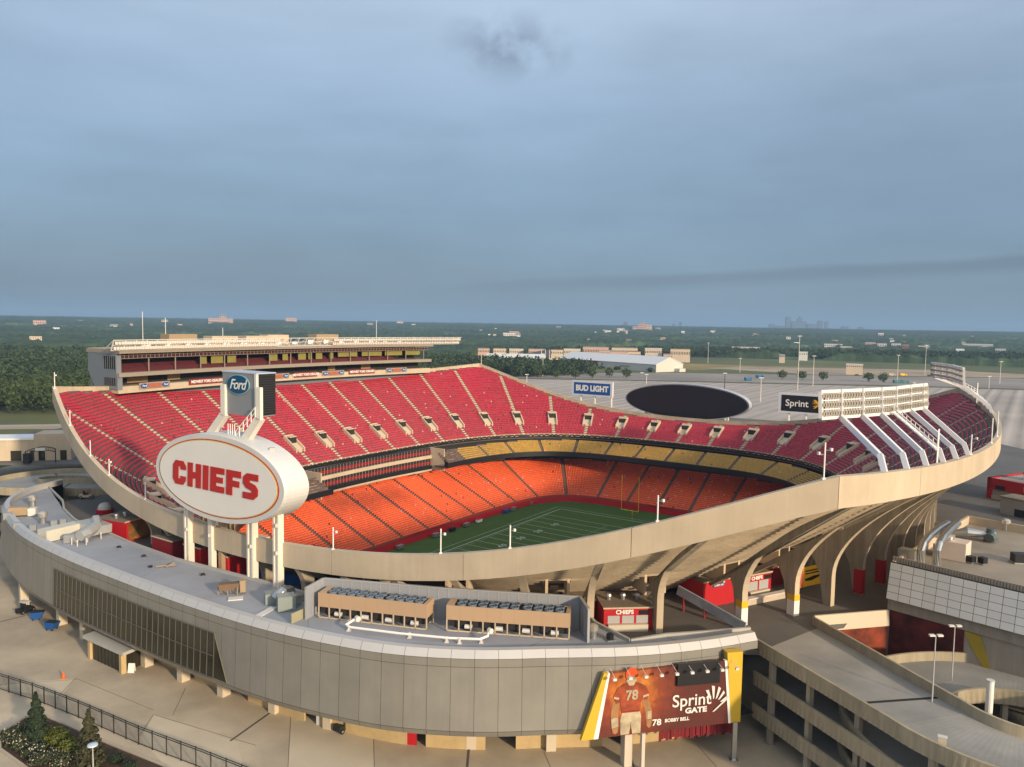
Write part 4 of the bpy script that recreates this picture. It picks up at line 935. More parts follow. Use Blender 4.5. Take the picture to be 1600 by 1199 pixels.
# window band with a raking right end
wl0 = offs(OUT, 0.99 + .05); 
def pxi(px, py, z):
    p = P2(px, py, z); return int(np.argmin(((offs(OUT, .9) - p) ** 2).sum(1)))
iR = pxi(366, 1018, 7.5); iL = pxi(66, 925, 7.5)
Z0, Z1 = 5.2, 10.9
offz = lambda z: 0.62 + (0.95 - 0.62) * (12.2 - z) / 7.2 + .05
m = M(); mm = M(); n = iL - iR
def wp(i, z, d=0.0): q = offs(OUT, offz(z) + d)[i]; return (q[0], q[1], z)
pre = {(z, d): offs(OUT, offz(z) + d) for z in (Z0, 8.0, Z1) for d in (0.0, .05)}
W_ = lambda i, z, d=0.0: (*pre[(z, d)][i], z)
for i in range(iR, iL): m.quad(W_(i, Z0), W_(i + 1, Z0), W_(i + 1, Z1), W_(i, Z1))
# raking end: slides 2.5 m
for k in range(2):
    i = iR - 1 - k
m.add([W_(iR, Z0), W_(iR, Z1), W_(iR - 2, Z0)], [(0, 1, 2)])
o = m.build('window_band', GLASS, gb)
fw = M()
for i in range(iR, iL + 1): fw.bar(W_(i, Z0, .05), W_(i, Z1, .05), .09)
fw.bar(W_(iR - 2, Z0, .05), W_(iR, Z1, .05), .1)
for z in (Z0, 8.0, Z1):
    for i in range(iR, iL): fw.bar(W_(i, z, .05), W_(i + 1, z, .05), .09)
fw.build('mullions', mat('mullion_bronze', (.16, .15, .12), .4, .1, metal=.5), o)
# columns and recessed ground storey
for px, py in [(38, 948), (97, 975), (134, 997), (230, 1040), (287, 1063), (350, 1086), (430, 1112), (515, 1136), (622, 1157), (737, 1167), (860, 1170)]:
    p = P2(px, py, 0); i = np.argmin(((OUT - p) ** 2).sum(1)); tt = OUT[min(i + 1, nO - 1)] - OUT[i]
    m = M(); m.box(p, 1.15, 1.3, 0, 4.3, math.atan2(tt[1], tt[0])); m.build('column', mat('column_stone', (.52, .45, .34), .8, .08), gb)
base = offs(OUT, -4.6); i = 4
segs = []
while i < nO - 8:
    n = rnd.choice((6, 8, 10)); segs.append((i, min(i + n, nO - 2))); i += n + rnd.choice((2, 3, 3))
for a, b_ in segs:
    m = M()
    for k in range(a, b_):
        p, q = base[k], base[k + 1]; d = (q - p) / np.linalg.norm(q - p); nn = np.array([-d[1], d[0]])
        m.ob((*p, 0), (*(q - p), 0), (*(nn * .3), 0), (0, 0, 4.25))
    m.build('ground_storey_wall', YSTONE, gb)
m = M(); bb = offs(OUT, -8.5); m.strip([(*p, 0) for p in bb], [(*p, 11) for p in bb]); m.build('ground_storey_back', DARK, gb)
for px, w_, c_ in [(640, 1.7, RED), (560, 1.6, WHITE), (700, 2.0, OFFW), (470, 1.8, OFFW), (880, 1.5, OFFW), (250, 1.6, RED)]:
    k = pxi(px, 1150, 2.0); k2 = min(k, nO - 3); p = base[k2]; d = base[k2 + 1] - p; d /= np.linalg.norm(d); nn = np.array([-d[1], d[0]]); 
    if np.dot(nn, p - np.array([CX, CY])) < 0: nn = -nn
    m = M(); m.ob((*(p + nn * .02), 0), (*(d * w_), 0), (*(nn * .2), 0), (0, 0, 2.6)); m.build('service_door', c_, gb)
# canopy hut at the entrance
hut = empty('entrance_hut', at(185, 1030, 0), 'small glazed entrance hut with flat grey roof in front of the curved building', 'entrance hut')
A_, B_, C_ = at(143, 1029, 0)[:2], at(192, 1052, 0)[:2], at(238, 1032, 0)[:2]; D_ = A_ + C_ - B_
m = M()
for p in (A_, B_, C_): m.box(p, .7, .7, 0, 3.0, .9)
m.build('pillars', YSTONE, hut)
m = M(); m.poly([(*A_, .05), (*B_, .05), (*B_, 2.9), (*A_, 2.9)]); m.poly([(*B_, .05), (*C_, .05), (*C_, 2.9), (*B_, 2.9)]); o = m.build('glazing', GLASS, hut)
m = M()
for p, q in ((A_, B_), (B_, C_)):
    for k in range(1, 9): r_ = p + (q - p) * k / 9; m.box(r_, .08, .08, 0, 2.9, .9)
m.build('mullions', BLACK, o)
cen = (A_ + C_) / 2; ex = lambda p, f: tuple(cen + (p - cen) * f)
m = M(); q4 = [ex(p, 1.28) for p in (A_, B_, C_, D_)]; m.hexa([(*p, 3.0) for p in q4], [(*p, 3.45) for p in q4]); m.build('roof', mat('hut_roof', (.40, .385, .34), .7, .1), hut)
# ================================================================ ROOF EQUIPMENT
CHT = mat('chiller_tan', (0.42, 0.285, 0.175), 0.55, 0.07, 0.4)
def chiller(pa, pb, label):
    a, b_ = P2(*pa, 13.0), P2(*pb, 13.0); d = b_ - a; ln_ = np.linalg.norm(d); d /= ln_; nn = np.array([-d[1], d[0]])
    e = empty('chiller', (*a, 12.9), label, 'chiller', 'tan air cooled chillers on the roof')
    D3 = np.array([*d, 0]); N3 = np.array([*nn, 0]); o = np.array([*a, 12.9]); wd = 2.5
    m = M(); m.ob(o + ZD * 1.45, D3 * ln_, N3 * .12, ZD * 1.75); m.ob(o + ZD * 1.45 + N3 * (wd - .12), D3 * ln_, N3 * .12, ZD * 1.75); m.ob(o + ZD * 1.45 + N3 * .12, D3 * .9, N3 * (wd - .24), ZD * 1.75); m.ob(o + ZD * 1.45 + N3 * .12 + D3 * (ln_ - .5), D3 * .5, N3 * (wd - .24), ZD * 1.75)
    for k in range(1, 9): m.ob(o + ZD * 1.47 + D3 * (ln_ * k / 9) - N3 * .015, D3 * .05, N3 * .03, ZD * 1.7)
    m.build('casing', CHT, e)
    m = M(); m.ob(o + ZD * 2.75 + N3 * .12 + D3 * .9, D3 * (ln_ - 1.4), N3 * (wd - .24), ZD * .3); m.ob(o + ZD * .5 + N3 * .5 + D3 * .2, D3 * (ln_ - .4), N3 * (wd - 1.0), ZD * .95); m.build('interior', DARK, e)
    m = M()
    for k in range(11):
        for q in (0, wd - .12): m.ob(o + D3 * ((ln_ - .14) * k / 10) + N3 * q, D3 * .14, N3 * .12, ZD * 1.45)
    m.ob(o, D3 * ln_, N3 * .1, ZD * .16); m.ob(o + N3 * (wd - .1), D3 * ln_, N3 * .1, ZD * .16); m.build('legs', CREAM, e)
    FANM = mat('fan_blue_grey', (.16, .20, .25), .45, .15, metal=.3)
    nf = 10
    for k in range(nf):
        for r_ in range(2):
            c = o + D3 * (1.1 + (ln_ - 2.0) * (k + .5) / nf + (.25 if k >= 6 else 0)) + N3 * (.7 + 1.1 * r_) + ZD * 3.05
            m = M(); m.tube_prof(tuple(c), [(.56, 0), (.56, .28), (.46, .30), (.46, .06)], 12)
            for q in range(4):
                th = pi / 4 * q; m.bar(c + np.array([cos(th), sin(th), 0]) * .5 + ZD * .2, c - np.array([cos(th), sin(th), 0]) * .5 + ZD * .2, .1, .05)
            m.build('fan', FANM, e)
    m = M()
    for k in (.15, .4, .62, .85): c = o + D3 * ln_ * k + N3 * .35 + ZD * .6; m.tube([c, c + D3 * .9], .28, 8)
    m.build('compressors', OFFW, e)
chiller((497, 964), (667, 984), 'long tan chiller with rows of fans on the left half of the screened roof')
chiller((697, 985), (890, 999), 'long tan chiller with rows of fans beside the pale end screen wall')
pipe = empty('roof_pipe', at(600, 985, 13.2), 'white insulated pipe running in front of the tan chillers', 'pipe')
P_ = [at(557, 966, 14.1), at(540, 977, 13.5), at(545, 980, 13.4), at(625, 990, 13.4), at(700, 997, 13.4), at(750, 999, 13.4), at(762, 994, 13.6), at(764, 985, 14.2)]
m = M(); m.tube(P_, .15, 8); m.build('pipe_run', WHITE, pipe)
m = M()
for px, py in ((698, 1003), (718, 1005), (545, 985), (640, 996), (752, 1004)): p = P2(px, py, 12.9); m.box(p, .25, .25, 12.85, 13.5); m.box(p, .5, .5, 12.85, 12.95)
m.build('supports', OFFW, pipe)
m = M()
for px, py in ((557, 966), (764, 985)): p = at(px, py, 14.1); m.tube([p - ZD * .0, p + np.array([0.3, -.35, 0])], .34, 10)
m.build('valves', OFFW, pipe)
scr = empty('roof_screen_wall', at(700, 940, 13), 'grey screen wall standing round the back of the tan chillers', 'screen wall')
SCRM = mat('screen_grey', (.27, .285, .31), .55, .06, .4)
sp = [P2(478, 968, 12.9), P2(506, 951, 12.9), P2(700, 968, 12.9), P2(905, 982, 12.9), P2(919, 1004, 12.9)]
m = M()
for a, b_ in zip(sp[:-1], sp[1:]): m.bar((*a, 14.8), (*b_, 14.8), .2, 4.1)
m.build('screen_panels', SCRM, scr)
m = M()
for a, b_ in zip(sp[:-1], sp[1:]): m.bar((*a, 16.9), (*b_, 16.9), .34, .14)
for a, b_ in zip(sp[:-1], sp[1:]):
    n = max(1, int(np.linalg.norm(b_ - a) / 1.2))
    for k in range(n + 1):
        p = a + (b_ - a) * k / n; m.box(p, .28, .1, 12.85, 16.8, math.atan2(*(b_ - a)[::-1]) + pi / 2)
m.build('screen_posts', mat('screen_post', (.33, .335, .345), .5, .06), scr)
def roof_unit(px, py, name, label, parts, grp=None, z=12.87):
    p = at(px, py, z); e = empty(name, p, label, name.replace('_', ' '), grp)
    for nm, mt, fn in parts: m = M(); fn(m, p); m.build(nm, mt, e)
    return e
def vent_parts(h=1.6, r=.55):
    return [('stack', STEEL, lambda m, p: m.tube_prof(tuple(p), [(r * .8, 0), (r * .8, h * .6)], 12)), ('cowl', mat('bright_steel', (.62, .58, .5), .3, .1, metal=.7), lambda m, p: m.tube_prof((p[0], p[1], p[2] + h * .55), [(r, 0), (r * 1.15, .15), (r * 1.15, h * .4), (r * .6, h * .52)], 12))]
for px, py, lab in [(51, 791, 'round metal roof vent farthest up the curved grey roof'), (67, 818, 'round metal roof vent between the brown unit and the white ductwork')]: roof_unit(px, py, 'roof_vent', lab, vent_parts(2.0, .7), 'round metal roof vents')
roof_unit(30, 806, 'roof_air_unit', 'brown and tan air handling unit near the left end of the curved roof', [('cabinet', TANB, lambda m, p: m.box(p[:2], 3.2, 1.6, p[2] + .2, p[2] + 1.7, .3)), ('fan_box', OFFW, lambda m, p: m.box((p[0] + 2.4, p[1] + .2), 1.3, 1.4, p[2] + .1, p[2] + 1.5, .3)), ('base_rails', DARK, lambda m, p: m.box(p[:2], 4.4, 1.3, p[2], p[2] + .2, .3))])
def duct1(m, p):
    a = at(66, 846, 13)[:2]; b_ = at(124, 832, 13)[:2]; m.bar((*a, 13.9), (*b_, 13.9), 2.4, 1.9)
def duct2(m, p):
    m.tube([at(124, 838, 14.2), at(136, 833, 14.3), at(152, 822, 14.6), at(150, 812, 15.0)], .9, 6); a = at(132, 818, 14.3); b_ = at(160, 828, 14.0); m.bar(tuple(a), tuple(b_), 3.4, 1.4)
roof_unit(95, 845, 'roof_ductwork', 'large pale sheet metal ductwork crossing the left part of the curved roof', [('long_duct', mat('duct_cream', (.52, .50, .42), .45, .1), duct1), ('elbow_duct', mat('duct_grey', (.45, .46, .46), .4, .1, metal=.4), duct2), ('legs', OFFW, lambda m, p: [m.box(at(x, y, 13)[:2], .12, .12, 12.85, 14) for x, y in ((112, 850), (121, 853), (135, 850), (137, 846), (158, 841))]), ('condenser', STEEL, lambda m, p: m.box(at(112, 846, 13)[:2], 2.2, 1.3, 12.9, 14.2, .4))])
for i, (px, py, w_, lab) in enumerate([(12, 812, 1.2, 'small grey roof box beside the brown unit at the left end'), (28, 828, 1.2, 'small grey roof box by the parapet left of the pale ductwork'), (52, 829, 1.0, 'upright grey roof box between the round vent and the pale duct'), (85, 822, 1.0, 'small grey roof box just behind the long pale duct'), (99, 820, 1.0, 'small grey roof box behind the right end of the long duct')]):
    roof_unit(px, py, 'roof_box', lab, [('box_body', mat('roof_box_grey', (.24, .25, .25), .6, .2), lambda m, p: m.box(p[:2], w_, w_ * .7, p[2], p[2] + w_, .4)), ('lid', STEEL, lambda m, p: m.box(p[:2], w_ * 1.1, w_ * .8, p[2] + w_, p[2] + w_ + .08, .4))], 'small grey boxes on the curved roof')
roof_unit(358, 928, 'roof_condenser', 'rusty brown condenser frame with white pad on the middle of the grey roof', [('coil_block', mat('rust_brown', (.16, .10, .06), .8, .3), lambda m, p: m.box(p[:2], 2.6, 1.1, p[2] + .7, p[2] + 1.5, .35)), ('frame', TANB, lambda m, p: [m.box((p[0] + a * 1.3, p[1] + b_ * .5), .12, .12, p[2], p[2] + 1.1) for a in (-1, 0, 1) for b_ in (-1, 1)]), ('control_box', TANB, lambda m, p: m.box((p[0] + 1.8, p[1] + .2), .7, .9, p[2] + .3, p[2] + 1.9, .35)), ('pad', OFFW, lambda m, p: m.box((p[0] + 1.6, p[1] - 2.0), 1.9, 1.2, p[2], p[2] + .15, .3))])
roof_unit(258, 887, 'roof_antenna_frame', 'low brown antenna frame lying on the grey roof left of the sign columns', [('frame', TANB, lambda m, p: (m.bar(p + np.array([-1.4, 0, .15]), p + np.array([1.4, .5, .3]), .16), m.bar(p + np.array([.3, -.4, .2]), p + np.array([1.0, .9, .5]), .16))), ('ballast', DARK, lambda m, p: m.box((p[0] - 2.2, p[1]), .5, .4, p[2], p[2] + .25))])
for px, py, lab in [(317, 899, 'small dark drain dome on the roof below the second sign column'), (225, 870, 'small dark drain dome on the roof above the window band'), (186, 856, 'small dark drain dome on the roof right of the pale ductwork')]:
    roof_unit(px, py, 'roof_drain', lab, [('dome', DARK, lambda m, p: m.tube_prof(tuple(p), [(.35, 0), (.3, .25), (.1, .35)], 8)), ('flange', STEEL, lambda m, p: m.tube_prof((p[0], p[1], p[2] + .001), [(.5, 0), (.5, .04)], 8))], 'roof drains')
def pl1(m, p):
    for a, b_, r_ in (((430, 938), (452, 925), .9), ((440, 945), (472, 934), .6)): m.tube([at(*a, 13.5), at((a[0] + b_[0]) / 2, (a[1] + b_[1]) / 2 - 4, 14.2), at(*b_, 13.6)], r_, 8)
roof_unit(450, 950, 'roof_air_unit', 'glass green air unit with ducts beside the screen wall', [('cabinet', mat('unit_green', (.27, .31, .29), .4, .12, metal=.3), lambda m, p: (m.box(at(447, 951, 13)[:2], 2.2, 1.8, 12.9, 14.8, .4), m.box(at(430, 940, 13)[:2], 2.6, 1.6, 12.9, 14.3, .4))), ('ducts', STEEL, pl1), ('fence_panel', mat('panel_olive', (.30, .28, .18), .6, .1), lambda m, p: m.bar(at(455, 968, 13.4), at(476, 959, 13.4), .12, 1.4)), ('tray', OFFW, lambda m, p: m.bar(at(400, 965, 12.95), at(428, 949, 12.95), 1.0, .08))])
roof_unit(927, 997, 'roof_vent', 'pale mushroom vent beside the right end of the screen wall', vent_parts(1.6, .5), 'round metal roof vents')
roof_unit(953, 1000, 'roof_fan', 'short black roof fan on the narrow right end of the grey roof', [('drum', BLACK, lambda m, p: m.tube_prof(tuple(p), [(.45, 0), (.45, .7), (.3, .8)], 12)), ('curb', STEEL, lambda m, p: m.box(p[:2], 1.1, 1.1, p[2], p[2] + .12, .3))])
# ================================================================ GATE MURAL on the right end of the facade
MURR = mat('mural_red', (0.165, 0.022, 0.010), 0.6, 0.35, 0.25, stain=0.45, sscale=0.22)
def facpt(i, z, d=0.0):
    for (o0, z0), (o1, z1) in zip(prof[:-1], prof[1:]):
        if z0 >= z >= z1: f = (z0 - z) / (z0 - z1); o = o0 + (o1 - o0) * f; break
    q = offs(OUT, o + d)[i]; return np.array([q[0], q[1], z])
def print_mat():
    """printed artwork: dark red ground with a golden burst round the figure"""
    m_ = bpy.data.materials.new('printed_mural'); m_.use_nodes = True; nt = m_.node_tree; b = nt.nodes['Principled BSDF']; b.inputs['Roughness'].default_value = .55
    tc = N(nt, 'ShaderNodeTexCoord'); nz = N(nt, 'ShaderNodeTexNoise'); nz.inputs['Scale'].default_value = .9; nz.inputs['Detail'].default_value = 8; nz.inputs['Roughness'].default_value = .65; nt.links.new(tc.outputs['Object'], nz.inputs['Vector'])
    n2 = N(nt, 'ShaderNodeTexNoise'); n2.inputs['Scale'].default_value = .22; n2.inputs['Detail'].default_value = 9; n2.inputs['Roughness'].default_value = .7; nt.links.new(tc.outputs['Object'], n2.inputs['Vector'])
    sub = N(nt, 'ShaderNodeVectorMath', operation='DISTANCE'); nt.links.new(tc.outputs['Object'], sub.inputs[0]); sub.inputs[1].default_value = tuple(mp_(.19 * LM + .3, 9.3))
    ds = N(nt, 'ShaderNodeMath', operation='MULTIPLY_ADD'); nt.links.new(nz.outputs['Fac'], ds.inputs[0]); ds.inputs[1].default_value = -4.2; nt.links.new(sub.outputs['Value'], ds.inputs[2])
    r_ = N(nt, 'ShaderNodeValToRGB'); e_ = r_.color_ramp.elements; e_[0].position = 0.0; e_[0].color = (.55, .27, .035, 1); e_[1].position = 1.0; e_[1].color = (.075, .010, .006, 1)
    for p_, c_ in ((.18, (.40, .11, .010, 1)), (.42, (.20, .032, .008, 1)), (.7, (.11, .016, .007, 1))): q_ = e_.new(p_); q_.color = c_
    mr = N(nt, 'ShaderNodeMapRange'); mr.inputs['From Min'].default_value = -1.2; mr.inputs['From Max'].default_value = 4.5; nt.links.new(ds.outputs[0], mr.inputs[0]); nt.links.new(mr.outputs[0], r_.inputs[0])
    k_ = N(nt, 'ShaderNodeMath', operation='MULTIPLY_ADD'); nt.links.new(n2.outputs['Fac'], k_.inputs[0]); k_.inputs[1].default_value = 1.5; k_.inputs[2].default_value = .3
    s_ = N(nt, 'ShaderNodeVectorMath', operation='SCALE'); nt.links.new(r_.outputs[0], s_.inputs[0]); nt.links.new(k_.outputs[0], s_.inputs['Scale']); nt.links.new(s_.outputs[0], b.inputs['Base Color']); return m_
gm = empty('gate_mural', at(1030, 1100, 8), 'large red mural of a football player on the right end of the grey facade', 'mural')
iA = pxi(1150, 1080, 8.0); iB = pxi(1005, 1085, 8.0); iBt = pxi(948, 1045, 11.4); iBb = pxi(905, 1133, 4.6)
a3, b3, t3 = facpt(max(iA, 1), 8, .12), facpt(iBb, 8, .12), facpt(iBt, 8, .12); a3[2] = b3[2] = t3[2] = 0
RVm = (a3 - b3) / np.linalg.norm(a3 - b3); NVm = np.cross(RVm, ZD)
if np.dot(NVm, np.array([CX, CY, 0]) - a3) > 0: NVm = -NVm
bul = max(float(np.dot(facpt(k, 5.2, .1) - a3, NVm)) for k in range(1, iBb + 1))
O_ = b3 + RVm * np.dot(t3 - b3, RVm) + NVm * (bul + .08); LM = float(np.dot(a3 - t3, RVm)); Lb = float(np.dot(t3 - b3, RVm)) - 1.0
mp_ = lambda x, z, d=0.0: O_ + RVm * x + ZD * z + NVm * d
MURP = print_mat()
m = M(); m.prism([mp_(-Lb + .9, 4.3), mp_(LM - .5, 4.5), mp_(LM - 1.0, 12.0), mp_(.5, 11.6)], -NVm * .5); m.build('panel', MURP, gm)
m = M(); m.prism([mp_(-Lb - 1.1, 4.25, .02), mp_(-Lb + .35, 4.25, .02), mp_(.25, 11.7, .02), mp_(-.2, 11.7, .02)], -NVm * .5); m.build('yellow_stripe', mat('fin_yellow', (.55, .36, .03), .5, .1), gm)
m = M(); m.prism([mp_(-Lb + .35, 4.25, .03), mp_(-Lb + .9, 4.25, .03), mp_(.5, 11.65, .03), mp_(.25, 11.7, .03)], -NVm * .5); m.build('white_stripe', WHITE, gm)
m = M(); m.prism([mp_(LM - .45, 4.5, .05), mp_(LM + .75, 4.5, .05), mp_(LM + .75, 12.9, .05), mp_(LM - 1.2, 12.9, .05)], -NVm * 1.0); m.build('yellow_fin', mat('fin_yellow', (.55, .36, .03), .5, .1), gm)
m = M(); m.prism([mp_(LM - .75, 4.5, .08), mp_(LM - .45, 4.5, .08), mp_(LM - 1.2, 12.0, .08), mp_(LM - 1.5, 12.0, .08)], -NVm * .5); m.build('fin_edge', WHITE, gm)
m = M(); m.ob(mp_(LM - 7.4, 9.6, .1), RVm * 5.2, NVm * .25, ZD * 2.6); m.build('video_screen', BLACK, gm)
m = M(); m.box(mp_(LM + .1, 0)[:2], .5, .5, 0, 4.6); m.box(mp_(LM + .1, 0)[:2], .9, .9, 0, .1); m.build('steel_post', STEEL, gm)
m = M(); m.box(mp_(4.6, 0)[:2], .4, .5, 0, 4.4, .3); m.box(mp_(3.3, 0, -1.5)[:2], 1.0, 1.1, 0, 4.4, .3); m.build('support_post', mat('post_cream', (.5, .44, .36), .7), gm)
for k in range(9):
    m = M(); x = .6 + k * (LM - 1.2) / 8; m.bar(mp_(x, 12.1, -.3), mp_(x, 11.7, 1.3), .04); m.ob(mp_(x - .2, 11.4, 1.1), RVm * .4, NVm * .3, ZD * .25); m.build('flood_lamp', OFFW, gm)
pl = lambda name, mt, pts, d, par: (lambda m_: (m_.prism([mp_(x, z, d) for x, z in pts], -NVm * .02), m_.build(name, mt, par))[1])(M())
fx = .19 * LM
GLOW = mat('mural_flame', (.50, .13, .012), .6, .4, 1.2, stain=.5, sscale=.6)
JER = mat('jersey_red', (.30, .055, .018), .6, .5, 1.3, stain=.5, sscale=.9); SK = mat('mural_skin', (.30, .15, .06), .6, .45, 1.5); PANT = mat('pants_white', (.42, .35, .23), .6, .3, 1.5, stain=.35, sscale=.8)
fg = lambda name, mt, pts, d: pl(name, mt, [(fx + x * .84, z) for x, z in pts], d, gm)
fg('painted_legs', PANT, [(-1.3, 4.45), (-.1, 4.45), (.1, 5.6), (.35, 4.45), (1.5, 4.45), (1.55, 6.4), (1.3, 7.2), (-1.1, 7.2), (-1.4, 6.2)], .05)
fg('painted_arm', SK, [(-1.5, 8.4), (-2.45, 8.5), (-2.75, 6.9), (-2.6, 5.4), (-2.3, 4.8), (-1.7, 4.8), (-1.6, 5.6), (-1.7, 6.9)], .04)
fg('painted_arm', SK, [(1.5, 8.4), (2.5, 8.5), (3.05, 7.0), (3.1, 5.6), (2.8, 5.0), (2.3, 5.2), (2.15, 6.9)], .04)
fg('painted_wristband', PANT, [(-2.45, 6.5), (-1.8, 6.5), (-1.65, 5.6), (-2.3, 5.4)], .07); fg('painted_wristband', PANT, [(2.45, 6.9), (3.02, 6.9), (3.02, 6.0), (2.45, 6.0)], .07)
fg('painted_jersey', JER, [(-1.2, 7.0), (1.3, 7.0), (1.6, 8.3), (2.3, 8.2), (2.6, 9.0), (2.1, 9.9), (1.0, 10.4), (-.8, 10.4), (-1.9, 9.9), (-2.4, 9.0), (-2.1, 8.1), (-1.5, 8.3)], .08)
fg('painted_sleeve_stripe', PANT, [(1.75, 8.55), (2.55, 8.75), (2.5, 8.95), (1.7, 8.8)], .10); fg('painted_sleeve_stripe', PANT, [(-1.7, 8.55), (-2.4, 8.75), (-2.4, 8.95), (-1.65, 8.8)], .10)
fg('painted_face', SK, [(-.45, 10.3), (.5, 10.3), (.65, 11.0), (.5, 11.4), (-.5, 11.4), (-.65, 11.0)], .09)
fg('painted_helmet', mat('helmet_red', (.55, .07, .02), .35, .1), [(-.75, 11.0), (-.55, 10.95), (-.5, 11.25), (.5, 11.25), (.6, 10.95), (.8, 11.0), (.85, 11.6), (.5, 12.1), (-.4, 12.1), (-.8, 11.6)], .11)
fg('painted_face_guard', PANT, [(-.7, 10.75), (.7, 10.75), (.72, 10.62), (.4, 10.35), (-.4, 10.35), (-.72, 10.62)], .12)
fg('painted_collar', PANT, [(-.5, 10.35), (.55, 10.35), (.3, 10.1), (-.25, 10.1)], .13)
for z_ in (10.55, 10.75, 10.95): fg('painted_mask_bar', mat('mask_grey', (.30, .26, .2), .5), [(-.62, z_), (.66, z_), (.64, z_ + .07), (-.6, z_ + .07)], .14)
fg('painted_forearm', PANT, [(-2.7, 6.4), (-1.75, 6.4), (-1.65, 5.5), (-2.6, 5.3)], .09); fg('painted_hand', SK, [(-2.55, 5.3), (-1.7, 5.4), (-1.75, 4.8), (-2.1, 4.6), (-2.45, 4.8)], .10); fg('painted_hand', SK, [(2.3, 5.9), (3.05, 5.9), (3.0, 5.2), (2.7, 4.95), (2.35, 5.2)], .10)
fg('painted_belt', mat('belt_red', (.2, .02, .012), .6), [(-1.15, 7.0), (1.3, 7.0), (1.3, 7.2), (-1.15, 7.2)], .10); fg('painted_leg_gap', MURR, [(.0, 4.45), (.2, 4.45), (.12, 5.9)], .07)
text_mesh('78', 1.55, gm, 'jersey_number', PANT, mp_(fx + .1, 8.95, .14), RVm, ZD, off=.05, sx=.95)
MW = mat('mural_white', (.62, .60, .56), .5, .05)
text_mesh('Sprint', 2.0, gm, 'gate_lettering', MW, mp_(LM * .655, 7.7, .12), RVm, ZD, off=.02); text_mesh('GATE', .85, gm, 'gate_lettering', MW, mp_(LM * .69, 6.5, .12), RVm, ZD, off=.04, sx=1.25)
text_mesh('78', 1.0, gm, 'caption', MW, mp_(LM * .39, 5.5, .12), RVm, ZD, off=.03, sx=1.1); text_mesh('BOBBY BELL', .55, gm, 'caption', MW, mp_(LM * .545, 5.6, .12), RVm, ZD, off=.02)
m = M(); c = mp_(LM * .905, 7.3, .12)
for k, a in enumerate((118, 98, 78, 58, 36)):
    r0 = RVm * cos(R(a)) + ZD * sin(R(a)); r1 = RVm * cos(R(a - 9)) + ZD * sin(R(a - 9)); p = c + RVm * (-1.2) + ZD * -.6; ln2 = 2.6 - .25 * abs(k - 1.2)
    m.prism([p + r0 * .9, p + r0 * ln2, p + r1 * ln2 * .95, p + r1 * 1.1], NVm * .02)
m.prism([c + RVm * -1.4 + ZD * -1.2, c + RVm * -1.1 + ZD * -1.15, c + RVm * .75 + ZD * .35, c + RVm * .6 + ZD * .5], NVm * .02)
m.build('gate_mark', MW, gm)

dr = empty('red_drapes', mp_(LM * .75, 2.5, -2.5), 'row of dark red drapes hanging in the shade under the right end of the mural', 'drapes')
for k in range(7):
    x_ = LM * (.46 + .085 * k); m = M()
    for j in range(5): m.ob(mp_(x_ + j * .3, 2.2 + .15 * ((j + k) % 3), -1.6 - .12 * (j % 2)), RVm * .3, -NVm * .08, ZD * 2.1)
    m.build('drape', mat('drape_red', (.16, .006, .014), .7, .25, 1.2), dr)
